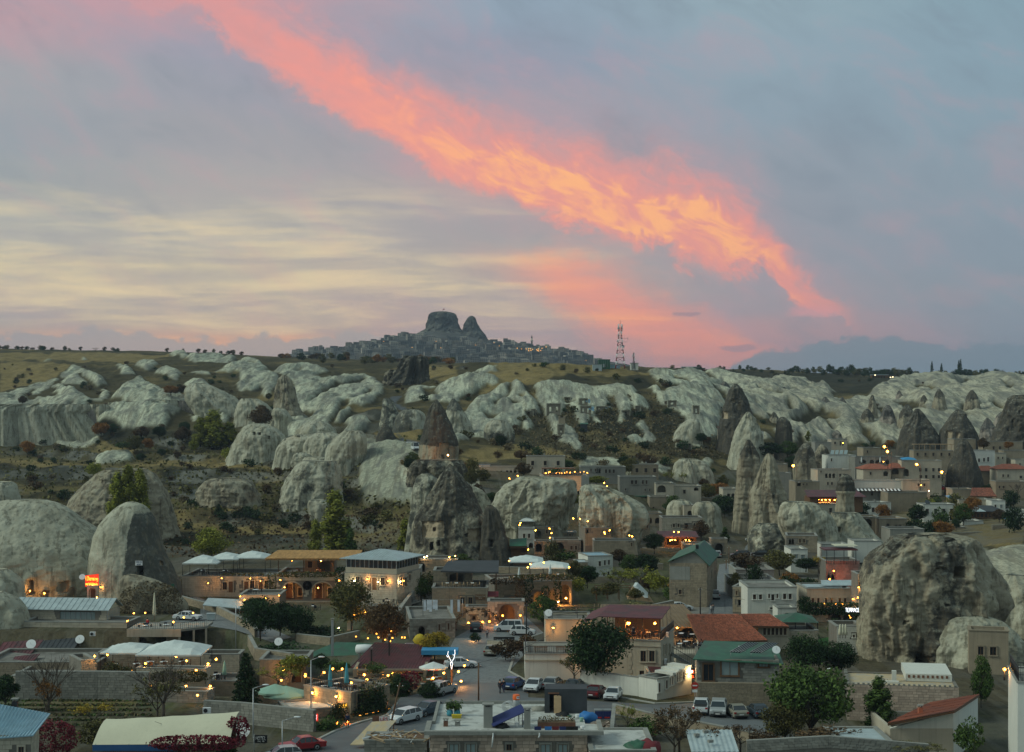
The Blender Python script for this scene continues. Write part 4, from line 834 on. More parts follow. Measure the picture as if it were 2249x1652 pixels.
class Hous:
 def __init__(s,name,label,cat,x0,x1,yt,yb,D=None,yaw=0,dep=8,xs=None,m=WCR,roof=RFF,para=.35,hol=(),wns=(),doors=(),swn=(),mas=None,mas_side=True,parts=False,trim=True,coping=CON,frame=None,group=None,foot=2.,lim=300):
  D=D or DG(yb);s.D=D;a=R(yaw);s.a=a;s.m=m
  HB.append((x0,x1,yt,yb));s.X0=(x0-1124.5)/F*D;s.z0=(885-yb)/F*D;s.H=(yb-yt)/F*D
  s.W=s.lx(x1)
  if xs is not None:
   C=(s.X0+s.W*math.cos(a),D+s.W*math.sin(a))if xs>x1 else(s.X0,D)
   u=(xs-1124.5)/F;dep=abs((C[0]-u*C[1])/(math.sin(a)+u*math.cos(a)))
   dep=min(max(dep,2.),30)
  s.dep=dep;s.o=Thg(name,label,cat,(s.X0,D,s.z0),a,group)
  o=s.o;Wd,H=s.W,s.H;fr=frame or m;b=MB();th=.35
  hs=[]
  for h in hol:
   hx=s.lx(h[0]);hw=h[3]/F*s.dd(hx);hs.append([max(.05,hx-hw/2),min(Wd-.05,hx+hw/2),max(0,s.lz(hx,h[2])),s.lz(hx,h[1]),1 if len(h)<5 else h[4]])
  s.hs=hs
  hwall(b,Wd,-foot,H,hs,th)
  b.bo(0,th,th,dep,-foot,H);b.bo(Wd-th,Wd,th,dep,-foot,H);b.bo(th,Wd-th,dep-th,dep,-foot,H)
  if hs:b.bo(th,Wd-th,min(3.2,dep-.8),min(3.2,dep-.8)+.1,-foot,H-para-.2)
  b.mk('wall','mortar' if mas else m,o)
  if roof:
   r_=MB().bo(th,Wd-th,th,dep-th,H-para-.2,H-para);r_.mk(ROO,roof,o)
  if trim:
   c=MB();e=.1
   c.bo(-e,Wd+e,-e,th+.02,H,H+.13).bo(-e,th+.02,th+.02,dep+e,H,H+.13).bo(Wd-th-.02,Wd+e,th+.02,dep+e,H,H+.13).bo(th+.02,Wd-th-.02,dep-th-.02,dep+e,H,H+.13)
   c.mk('coping',coping,o)
  k=0
  rects=[(h[0]-.15,h[1]+.15,h[2]-.1,h[3]+.1)for h in hs]
  for w_ in wns:
   wx_=s.lx(w_[0]);q=s.dd(wx_)/F;z=s.lz(wx_,w_[1])
   pane=w_[4]if len(w_)>4 else GDK;bars=w_[5]if len(w_)>5 else(1,1)
   window(o,wx_,-.02,z,w_[2]*q,w_[3]*q,0,fr,pane,bars);rects.append((wx_-w_[2]*q/2-.12,wx_+w_[2]*q/2+.12,z-w_[3]*q/2-.12,z+w_[3]*q/2+.1))
  for d_ in doors:
   wx_=s.lx(d_[0]);q=s.dd(wx_)/F;z=s.lz(wx_,d_[1]);door(o,wx_,-.02,z,d_[2]*q,d_[3]*q,0,WDD,fr);rects.append((wx_-d_[2]*q/2-.12,wx_+d_[2]*q/2+.12,z,z+d_[3]*q+.15))
  srects=[]
  right=xs is not None and xs>x1
  for w_ in swn:
   u=(w_[0]-1124.5)/F
   if right:C=(s.X0+Wd*math.cos(a),D+Wd*math.sin(a))
   else:C=(s.X0,D)
   t=(C[0]-u*C[1])/(math.sin(a)+u*math.cos(a));t=min(max(t,.5),dep-.5);dd=C[1]+t*math.cos(a)
   z=(885-w_[1])/F*dd-s.z0;ww=w_[2];hh=w_[3]*dd/F
   pane=w_[4]if len(w_)>4 else GDK
   window(o,(Wd+.02)if right else-.02,t,z,ww,hh,R(90)if right else R(-90),fr,pane)
   srects.append((t-ww/2-.1,t+ww/2+.1,z-hh/2-.1,z+hh/2+.1))
  if mas:
   bw,bh=mas
   mason(o,Wd,-.3,H,rects,m,bw,bh,lambda x,z:(x,0.,z,0.),seed=int(x0*7+yt),parts=parts,lim=lim)
   if mas_side and xs is not None:
    if right:mason(o,dep,-.3,H,srects,m,bw,bh,lambda x,z:(Wd,x,z,R(90)),seed=int(x0*3+yt),parts=False)
    else:mason(o,dep,-.3,H,[(dep-r_[1],dep-r_[0],r_[2],r_[3])for r_ in srects],m,bw,bh,lambda x,z:(0,dep-x,z,R(90)),seed=int(x0*3+yt),parts=False)
 def lx(s,px):
  u=(px-1124.5)/F
  return(u*s.D-s.X0)/(math.cos(s.a)-u*math.sin(s.a))
 def dd(s,lx):return s.D+lx*math.sin(s.a)
 def lz(s,lx,py):return(885-py)/F*s.dd(lx)-s.z0
 def part(s,b,name,m):return b.mk(name,m,s.o)
 def world(s,lx,ly,lz):
  ca,sa=math.cos(s.a),math.sin(s.a)
  return Vec((s.X0+lx*ca-ly*sa,s.D+lx*sa+ly*ca,s.z0+lz))
def hipr(h,m,rise,over=.4,ridge=0.,z=None,seams=0,name=ROO):
 b=MB();z=h.H if z is None else z;x0,x1,y0,y1=-over,h.W+over,-over,h.dep+over
 cx0,cx1=(x0+x1)/2-ridge*(x1-x0)/2,(x0+x1)/2+ridge*(x1-x0)/2;cy=(y0+y1)/2
 A=[(x0,y0,z),(x1,y0,z),(x1,y1,z),(x0,y1,z)];P,Q=(cx0-1e-3,cy,z+rise),(cx1+1e-3,cy,z+rise)
 b._add(A+[P,Q],[(0,1,5,4),(1,2,5),(2,3,4,5),(3,0,4),(3,2,1,0)])
 b.bo(x0,x1,y0,y1,z-.12,z-.004)
 for i in rng(seams):
  t=(i+.5)/seams;xa=x0+(x1-x0)*t;f=1-abs(2*t-1);k_=min(1.,f/(1-ridge+1e-6))
  b.tub((xa,y0,z+.02),(xa,y0+(cy-y0)*k_,z+rise*k_+.02),.05,n=4,caps=False)
 return b.mk(name,m,h.o)
_lm={}
def lmp(pos,label,group,power=14,r=.16,m='bulb',post=0.,wall=False,light=True,name='wall_lamp',cat='lamp',col=(1.,.42,.1)):
 t=Thg(name,label,cat,pos,0,group or 'lamps: '+label)
 k=(r,m,post)
 if k not in _lm:
  gl=MB().sphere((0,0,0),r,8,6).mesh('globe',m)
  b=MB();b.lth([(r*.55,-r*1.5-post),(r*.35,-r*1.2-post*.5),(r*.5,-r*.95)],n=8);b.lth([(r*.9,r*.85),(r*.15,r*1.5)],n=8)
  _lm[k]=(gl,b.mesh('bracket',MBK))
 gl,br=_lm[k]
 put('globe',gl,t);put('bracket',br,t)
 if light:
  ld=_lm.get(('L',power,col))
  if ld is None:
   ld=bpy.data.lights.new('lamp_light','POINT');ld.energy=power*3.8;ld.color=col;ld.shadow_soft_size=r*.6;_lm[('L',power,col)]=ld
  lo=bpy.data.objects.new('lamp_light',ld);link(lo,t);lo.location=(0,-r-.12,0)
 return t
def slmp(px,pyb,pyt,D,label,arm=1.6,side=1,lit=False):
 b0=W(px,pyb,D);h=(pyb-pyt)/F*D
 t=Thg('street_lamp',label,'street lamp',b0)
 MB().tub((0,0,0),(0,0,h),.09,.05,8).mk('pole',MGR,t)
 MB().tub((0,0,h-.02),(side*arm,0,h+.35),.04,.035,6).mk('arm',MGR,t)
 b=MB().sphere((side*(arm+.25),0,h+.38),.16,10,6,2.4,1.,.6);b.mk('lamp_head',BWH if lit else PWH,t)
 return t
FONT={}
def _f(ch,*st):FONT[ch]=st
_f('A',[(0,0),(.5,1),(1,0)],[(.2,.4),(.8,.4)]);_f('C',Pr2(1,.85,.7,1,.2,1,0,.7,0,.3,.2,0,.7,0,1,.15))
_f('D',Pr2(0,0,0,1,.6,1,1,.7,1,.3,.6,0,0,0));_f('E',Pr2(1,0,0,0,0,1,1,1),[(0,.5),(.8,.5)]);_f('G',Pr2(1,.85,.6,1,0,.7,0,.3,.5,0,1,.2,1,.5,.6,.5));_f('H',[(0,0),(0,1)],[(1,0),(1,1)],[(0,.5),(1,.5)])
_f('I',[(.5,0),(.5,1)]);_f('K',[(0,0),(0,1)],[(1,1),(0,.45),(1,0)]);_f('L',[(0,1),(0,0),(1,0)]);_f('N',Pr2(0,0,0,1,1,0,1,1));_f('O',Pr2(.3,0,0,.3,0,.7,.3,1,.7,1,1,.7,1,.3,.7,0,.3,0))
_f('P',Pr2(0,0,0,1,.8,1,1,.75,.8,.5,0,.5));_f('R',Pr2(0,0,0,1,.8,1,1,.75,.8,.5,0,.5),[(.5,.5),(1,0)]);_f('S',Pr2(1,.85,.7,1,.2,1,0,.75,1,.3,.8,0,.2,0,0,.15));_f('T',[(0,1),(1,1)],[(.5,1),(.5,0)])
_f('U',Pr2(0,1,0,.25,.3,0,.7,0,1,.25,1,1));_f('V',[(0,1),(.5,0),(1,1)]);_f('Y',[(0,1),(.5,.5),(1,1)],[(.5,.5),(.5,0)]);_f('Z',Pr2(0,1,1,1,0,0,1,0));_f('&',Pr2(1,0,.2,.7,.5,1,.7,.75,0,.3,.4,0,1,.4))
_f('Ş',Pr2(1,.85,.7,1,.2,1,0,.75,1,.3,.8,0,.2,0,0,.15),[(.5,0),(.6,-.2),(.4,-.25)]);_f('Ü',Pr2(0,.9,0,.25,.3,0,.7,0,1,.25,1,.9),[(.2,1.1),(.25,1.2)],[(.75,1.1),(.8,1.2)]);_f('Ç',Pr2(1,.85,.7,1,.2,1,0,.7,0,.3,.2,0,.7,0,1,.15),[(.5,0),(.6,-.2),(.4,-.25)]);_f('İ',[(.5,0),(.5,.9)],[(.5,1.1),(.5,1.2)])
_f('a',Pr2(1,.6,.3,.6,0,.3,.3,0,1,.1),[(1,.65),(1,0)]);_f('c',Pr2(1,.55,.4,.65,0,.3,.4,0,1,.1));_f('e',Pr2(0,.35,1,.35,.8,.62,.3,.65,0,.3,.4,0,1,.08));_f('g',Pr2(1,.6,.2,.6,.1,.2,1,.2),[(1,.65),(1,-.2),(.2,-.3)])
_f('h',[(0,0),(0,1)],Pr2(0,.5,.6,.65,1,.4,1,0));_f('i',[(.5,0),(.5,.6)],[(.5,.8),(.5,.9)]);_f('l',[(.5,0),(.5,1)]);_f('m',Pr2(0,0,0,.6,.5,.6,.5,0),[(.5,.6),(1,.6),(1,0)]);_f('n',Pr2(0,0,0,.6,.7,.62,1,.4,1,0));_f('o',Pr2(.3,0,0,.3,.3,.63,.8,.6,1,.3,.7,0,.3,0))
_f('r',[(0,0),(0,.6),(1,.6)]);_f('s',Pr2(1,.6,.2,.6,.1,.4,.9,.2,.8,0,0,.02));_f('t',[(.5,1),(.5,.1),(1,0)],[(.1,.65),(.9,.65)]);_f('u',Pr2(0,.6,0,.1,.8,0,1,.6,1,0));_f('v',[(0,.6),(.5,0),(1,.6)]);_f('{',Pr2(1,1,.4,.9,.5,.6,.1,.5,.5,.4,.4,.1,1,0))
def text(b,s_,x,z,w,h,y=-.05,th=.04,gap=.3,slant=0.):
 n=len(s_);cw=w/(n+gap*(n-1))if n else 1
 for i,ch in enum(s_):
  x0=x+i*cw*(1+gap)
  for st in FONT.get(ch,()):
   P=[(x0+p[0]*cw+slant*p[1]*h,y,z+p[1]*h)for p in st]
   for p,q in zip(P[:-1],P[1:]):b.tub(p,q,th,n=4)
def rail(parent,pts,h=1.,step=.5,m=MBK,name='railing'):
 b=MB()
 for p,q in zip(pts[:-1],pts[1:]):
  p=Vec(p);q=Vec(q);n=max(1,int((q-p).length/step));up_=Vec((0,0,h))
  b.tub(p+up_,q+up_,.04,n=5);b.tub(p+up_*.12,q+up_*.12,.025,n=4)
  for i in rng(n+1):c=p.lerp(q,i/n);b.tub(c,c+up_,.02 if i%4 else .035,n=4)
 return b.mk(name,m,parent)
def cnpy(px0,px1,yt,ye,D,dep,post_y,label,m='canvas',posts=True,peak=.5):
 a=W(px0,ye,D);w=(px1-px0)/F*D;h=(ye-yt)/F*D
 t=Thg('canvas_pavilion',label,'pavilion',(a.x,D,a.z));b=MB();N=6
 vs=[];
 for j in rng(N+1):
  for i in rng(N+1):
   u,v=i/N,j/N;e=min(u,1-u,v,1-v)*2
   vs.append((u*w,v*dep,h*1.*(e**.85)-.15*math.sin(math.pi*(u if v in(0,1)else v))*(e==0)))
 b._add(vs,[(j*(N+1)+i,j*(N+1)+i+1,(j+1)*(N+1)+i+1,(j+1)*(N+1)+i)for j in rng(N)for i in rng(N)])
 b.bo(0,w,0.,.02,-.22,-.01).bo(0,.02,.02,dep,-.22,-.01).bo(w-.02,w,.02,dep,-.22,-.01)
 b.mk('canvas_roof',m,t)
 ph=(post_y-ye)/F*D
 for x,y in((.05,.05),(w-.05,.05),(w-.05,dep-.05),(.05,dep-.05)):
  MB().tub((x,y,-.02),(x,y,-ph),.05,n=6).mk('post',MBK,t)
 return t
def parC(p,h,label,m='canvas_teal',group=None):
 t=Thg('closed_parasol',label,'parasol',p,0,group)
 MB().tub((0,0,0),(0,0,h),.035,n=6).mk('pole',WDD,t)
 MB().lth([(.1,h*.22),(.3,h*.26),(.24,h*.5),(.17,h*.75),(.05,h*1.)],n=10).mk('canopy',m,t)
 return t
def parasol_open(p,r,h,label,m='canvas',seg=8):
 t=Thg('open_parasol',label,'parasol',p)
 MB().tub((0,0,0),(0,0,h),.04,n=6).mk('pole',MGR,t)
 b=MB();vs=[(0,0,h+.15)]
 for i in rng(seg):
  a=2*math.pi*i/seg;vs.append((r*math.cos(a),r*math.sin(a),h-.5*r*.55));
 for i in rng(seg):
  a=2*math.pi*i/seg;vs.append((r*math.cos(a),r*math.sin(a),h-.5*r*.55-.2))
 b._add(vs,[(0,1+i,1+(i+1)%seg)for i in rng(seg)]+[(1+i,1+seg+i,1+seg+(i+1)%seg,1+(i+1)%seg)for i in rng(seg)])
 b.mk('canopy',m,t);return t
def make_table():
 t=Thg('terrace_table','table','table',(0,0,0))
 MB().lth([(.5,.72),(.5,.76)],n=14).mk('table_top',PWH,t);MB().tub((0,0,0),(0,0,.72),.04,n=6).lth([(.28,0),(.28,.03)],n=10).mk('pedestal',MBK,t)
 return t
def make_chair(m=WDD,name='terrace_chair'):
 t=Thg(name,'chair','chair',(0,0,0))
 MB().bo(-.24,.24,-.24,.24,.42,.47).mk('seat',m,t);MB().bo(-.24,.24,.20,.25,.47,.95).mk('backrest',m,t)
 for x in(-.21,.21):
  for y in(-.21,.21):MB().bo(x-.02,x+.02,y-.02,y+.02,0,.42).mk('leg',m,t)
 return t
PROTO={}
def get_proto(k,f):
 if k not in PROTO:PROTO[k]=f()
 return PROTO[k]
def seats(p,label,group,n=4,m=WDD,rz=.3,table=True):
 tp=get_proto('table',make_table)
 if table:fod(tp,p,rz,label='round '+'table '+label)['group']='tables '+label
 cp=get_proto('chair_'+m,lambda:make_chair(m))
 for i in rng(n):
  a=rz+2*math.pi*i/n;o=fod(cp,(p[0]+.85*math.sin(-a),p[1]+.85*math.cos(a),p[2]),a,label='chair '+label);o['group']=group or 'chairs '+label
def dish(p,r,label,rz=0.,tilt=.9):
 t=Thg('satellite_dish',label,'satellite dish',p,rz)
 b=MB();b.lth([(.02,0),(r*.4,r*.05),(r*.75,r*.17),(r,r*.32)],n=16)
 o=b.mk('reflector',PWH,t);o.location=(0,0,r+.35);o.rotation_euler=(R(60),0,0)
 MB().tub((0,0,0),(0,0,r+.3),.04,n=5).tub((0,-.05,r+.3),(0,-r*.8,r+.75),.02,n=4).mk('mount',MGR,t);return t
def ac_unit(p,label,rz=0.):
 t=Thg('air_conditioner',label,'air conditioner',p,rz)
 MB().bo(0,.85,0,.32,0,.62).mk('casing',PWH,t)
 MB().lth([(.23,0),(.23,.03)],n=16).mk('fan_grille',MBK,t);t.children[-1].location=(.32,-.03,.31);t.children[-1].rotation_euler=(R(90),0,0)
 return t
def chim(p,w,h,label,m=CON,rz=0.):
 t=Thg('chimney',label,'chimney',p,rz)
 MB().bo(-w/2,w/2,-w/2,w/2,0,h).mk('stack',m,t);MB().bo(-w*.65,w*.65,-w*.65,w*.65,h+.18,h+.26).bo(-w*.4,-w*.25,-w*.4,-w*.25,h,h+.18).bo(w*.25,w*.4,-w*.4,-w*.25,h,h+.18).bo(-w*.4,-w*.25,w*.25,w*.4,h,h+.18).bo(w*.25,w*.4,w*.25,w*.4,h,h+.18).mk('cap',CON,t)
 return t
def wrun(name,label,pts,H,m=WTN,th=.4,mas=MS,cap=CON,parts=False,cat='wall',lim=300,group=None):
 t=Thg(name,label,cat,pts[0],0,group);o0=Vec(pts[0]);b=MB();c=MB();segs=[]
 for p,q in zip(pts[:-1],pts[1:]):
  p=Vec(p)-o0;q=Vec(q)-o0;d=q-p;L=math.hypot(d.x,d.y);a=math.atan2(d.y,d.x);n_=Vec((-math.sin(a),math.cos(a),0))*th
  lo=-1.5
  b.hx8([p+Vec((0,0,lo)),q+Vec((0,0,lo)),q+n_+Vec((0,0,lo)),p+n_+Vec((0,0,lo)),p+Vec((0,0,H)),q+Vec((0,0,H)),q+n_+Vec((0,0,H)),p+n_+Vec((0,0,H))])
  e=n_.normalized()*.06
  if cap:c.hx8([p-e+Vec((0,0,H)),q-e+Vec((0,0,H)),q+n_+e+Vec((0,0,H)),p+n_+e+Vec((0,0,H)),p-e+Vec((0,0,H+.1)),q-e+Vec((0,0,H+.1)),q+n_+e+Vec((0,0,H+.1)),p+n_+e+Vec((0,0,H+.1))])
  segs.append((p,d,L,a))
 b.mk('wall_core','mortar' if mas else m,t)
 if cap:c.mk('coping',cap,t)
 if mas:
  for k,(p,d,L,a)in enum(segs):
   mason(t,L,0,H,[],m,mas[0],mas[1],lambda x,z,p=p,d=d,L=L,a=a:(p.x+d.x*x/L,p.y+d.y*x/L,p.z+d.z*x/L+z,a),seed=int(abs(o0.x*10))+k,parts=parts,lim=lim//len(segs))
 return t
def lfm(name,c,c2,v=.35):
 m=bpy.data.materials.new(name);m.use_nodes=True;nt=m.node_tree;n=NT(nt);b=nt.nodes['Principled BSDF']
 ri=n.new(SGE).outputs['Random Per Island'];oi=n.new('ShaderNodeObjectInfo').outputs['Random']
 pos=n.new('ShaderNodeTexCoord').outputs['Object']
 cl=n.noise(pos,.7,3,.6)
 col=n.mix(n.m(AD2,n.m(MUL,ri,.55),n.lin(cl,.3,.7,0,.45)),c+(1,),c2+(1,))
 k=n.m(MUL,n.lin(oi,0,1,.75,1.25),n.lin(ri,0,1,1-v,1+v))
 vm=n.new('ShaderNodeVectorMath',operation='SCALE');n.put(vm.inputs[0],col);n.put(vm.inputs['Scale'],k)
 nt.links.new(vm.outputs[0],b.inputs[BCO]);b.inputs[RGH].default_value=.7;b.inputs['Specular IOR Level'].default_value=.2
 MAT[name]=m
lfm('leaf_dark',(.012,.028,.01),(.028,.058,.016));lfm('leaf_green',(.028,.062,.014),(.075,.115,.024))
lfm(LOL,(.06,.064,.02),(.12,.105,.03));lfm('leaf_brown',(.06,.04,.02),(.1,.06,.025))
lfm('leaf_yellow',(.24,.19,.02),(.38,.25,.02));lfm('leaf_ygreen',(.13,.16,.022),(.24,.23,.03))
lfm('leaf_orange',(.19,.08,.02),(.28,.13,.025));lfm('leaf_red',(.1,.01,.018),(.17,.02,.03));lfm('leaf_dry',(.1,.085,.05),(.16,.12,.06))
mat('bark',(.075,.062,.048),.95,.25,3.);mat('bark_pale',(.2,.18,.15),.95,.2,3.)
def leafy(P,size,m,seed=1,up=0.):
 r=np.random.RandomState(seed);n=len(P)
 a=r.normal(size=(n,3));a[:,2]+=up*np.sign(a[:,2]);a/=np.linalg.norm(a,axis=1)[:,None]
 t=r.normal(size=(n,3));u=np.cross(a,t);u/=np.linalg.norm(u,axis=1)[:,None];w=np.cross(a,u)
 s=size*r.uniform(.6,1.35,size=(n,1));l=s*r.uniform(.9,1.7,size=(n,1))
 V=np.stack([P-w*l*.5,P+u*s*.45,P+w*l*.5,P-u*s*.45],1).reshape(-1,3)
 return npm('crown',V,np.arange(4*n).reshape(n,4),[m])
def bran(b,p,d,L,r,depth,rr,tips,spread=.6,up=.25,n=3,minr=.012):
 q=p+d*L;b.tub(p,q,r,r*.62,5 if depth>1 else 4,caps=False);tips.append((q,depth))
 if depth==0:return
 for i in rng(n+(rr.random()<.4)):
  v=(d+Vec((rr.gauss(0,spread),rr.gauss(0,spread),rr.gauss(0,spread*.6)+up))).normalized()
  st=p.lerp(q,rr.uniform(.55,1.))
  bran(b,st,v,L*rr.uniform(.55,.85),max(minr,r*.55),depth-1,rr,tips,spread,up,n,minr)
def tpro(kind,h,w,m,seed,n_leaf=4500,size=.28,trunk=.18,name='leafy_tree',bark='bark',dens=1.):
 rr=random.Random(seed);r=np.random.RandomState(seed)
 t=Thg(name,'tree','tree',(0,-500-seed,0))
 b=MB();P=[]
 tr=trunk*h
 if kind in('round','walnut','bush'):
  b.tub((0,0,-.4),(.1,0,tr),.022*h,.016*h,7)
  nc={'round':26,'walnut':34,'bush':16}[kind];C=[]
  for i in rng(nc):
   for _ in rng(50):
    v=r.uniform(-1,1,3)
    if np.linalg.norm(v)<1:break
   v=v/max(np.linalg.norm(v),.2)*(np.linalg.norm(v)**.45)*.72
   z=tr*.75+(h-tr*.75)*(.5+.5*v[2]);k=1. if v[2]<.2 else 1.-.45*(v[2]-.2)
   C.append((v[0]*w/2*k,v[1]*w/2*k,z))
  for c in C:
   c=Vec(c);mid=Vec((c.x*.35,c.y*.35,tr+(c.z-tr)*.45))
   if kind!='bush':b.tub((.05,0,tr*.8),mid,.01*h,.006*h,5,False);b.tub(mid,c,.006*h,.002*h,4,False)
   R_=(.2 if kind!='bush' else .26)*w*rr.uniform(.7,1.25);m_=max(20,n_leaf//nc)
   v=r.normal(size=(m_,3));v/=np.linalg.norm(v,axis=1)[:,None];v*=(r.uniform(.25,1.,size=(m_,1))**.5)*R_
   v[:,2]*=.72
   if kind=='walnut':v+=r.normal(size=(m_,3))*.12*w*.2
   P.append(v+np.array(c))
 elif kind=='poplar':
  b.tub((0,0,-.4),(0,0,h*.9),.014*h,.003*h,6)
  nc=60
  for i in rng(nc):
   z=h*(.08+.9*rr.random());f=math.sin(math.pi*min(1,(z/h)**.65*.93+.07))**.7;a=rr.uniform(0,6.28);q=w*.46*f*rr.uniform(.2,1.)
   c=np.array((q*math.cos(a),q*math.sin(a),z));b.tub((0,0,max(.2,z-h*.16)),tuple(c),.03,.012,4,False)
   m_=n_leaf//nc;v=r.normal(size=(m_,3))*np.array([w*.075,w*.075,h*.052]);P.append(v+c)
 elif kind=='fir':
  b.tub((0,0,-.4),(0,0,h*.97),.018*h,.004*h,6)
  lv=17
  for j in rng(lv):
   z=h*(.1+.87*j/lv);R_=w/2*(1-(z/h))**.85*1.05+.06
   for k in rng(9):
    a=6.28*k/9+rr.random()*.6;m_=max(10,int(n_leaf/(lv*9)*1.6*(.35+R_/(w/2))));q=r.uniform(.05,1,size=m_)**.7*R_*rr.uniform(.8,1.12)
    aa=a+r.normal(size=m_)*.18*(1.2-q/R_*.7);zz=z-q*.3+r.normal(size=m_)*.045*h/6
    P.append(np.stack([q*np.cos(aa),q*np.sin(aa),zz],-1))
 if kind in('bare','sparse'):
  tips=[];base=Vec((0,0,-.3));b.tub(base,(.05*h*.3,0,h*.28),.024*h,.018*h,7)
  for i in rng(5):
   a=6.28*i/5+rr.random();v=Vec((math.cos(a)*.75*w/h,math.sin(a)*.75*w/h,rr.uniform(.7,1.2))).normalized()
   bran(b,Vec((.015*h,0,h*rr.uniform(.2,.28))),v,h*.27,.011*h,3,rr,tips,.42,.2,3,.012)
  if kind=='sparse' or n_leaf:
   T=np.array([tuple(p)for p,d in tips if d<=1]);k=max(1,n_leaf//len(T));P.append(np.repeat(T,k,0)+r.normal(size=(len(T)*k,3))*.022*h)
 if b.v:b.mk('trunk',bark,t)
 if P and n_leaf:
  Pn=np.concatenate(P);me_=leafy(Pn,size,m,seed);put('crown',me_,t)
 t['_h']=h;t['_w']=w
 PROTO[t.name]=t
 return t
TP={}
def TK(key):
 if key in TP:return TP[key]
 kind,m,seed=key.split('.')[:3];seed=int(seed)
 cfg={'round':(8,7.5,5200,.30,.2),'walnut':(8,8,6500,.26,.25),'bush':(3,4,1500,.24,.1),'poplar':(14,4.2,8400,.34,.1),'fir':(7,4.4,5200,.20,.1),'bare':(8,7,0,.2,.2),'sparse':(7,6,1500,.17,.2),'small':(6,6,900,.42,.2),'tiny':(5,5.5,650,.42,.2),'tpop':(12,3.4,300,.8,.2),'tbush':(2.2,3.6,300,.36,.1)}[kind]
 k2={'small':'round','tiny':'round','tpop':'poplar','tbush':'bush'}.get(kind,kind)
 nm={'poplar':'poplar_tree','tpop':'poplar_tree','fir':'fir_tree','bare':'bare_tree','bush':'shrub','tbush':'shrub'}.get(kind,'leafy_tree')
 t=tpro(k2,cfg[0],cfg[1],'leaf_'+m,seed,cfg[2],cfg[3],cfg[4],nm)
 if nm=='shrub':t['category']='shrub'
 TP[key]=t;return t
def tree(key,px,pyb,pyt,w,label,D=None,rz=None,group=None):
 p0=TK(key)
 if D is None:P=S(px,pyb);D=P.y
 else:P=W(px,pyb,D)
 h=(pyb-pyt)/F*D;ww=w/F*D
 o=fod(p0,P,rz if rz is not None else rnd.uniform(0,6.28),(ww/p0['_w'],ww/p0['_w'],h/p0['_h']),label)
 if group:o['group']=group
 return o
for nm_,c_ in{CWH:(.62,.65,.66),'car_grey':(.16,.18,.19),CSI:(.36,.38,.38),'car_beige':(.27,.26,.21),'car_blue':(.02,.07,.20),'car_red':(.30,.015,.02),'car_maroon':(.10,.01,.015),'car_black':(.02,.02,.022),'car_slate':(.05,.075,.10)}.items():
 mat(nm_,c_,.28,.03,.3,spec=.5,metal=.1)
mat('car_glass',(.02,.028,.032),.06,spec=.7);mat('tyre',(.018,.018,.018),.85);mat('rim',(.4,.42,.43),.35,metal=.6)
mat('lamp_clear',(.55,.58,.6),.15,spec=.7);mat('lamp_red',(.3,.01,.01),.25,spec=.6);mat('chrome',(.55,.57,.58),.2,metal=.9);mat('trim_black',(.02,.02,.02),.6)
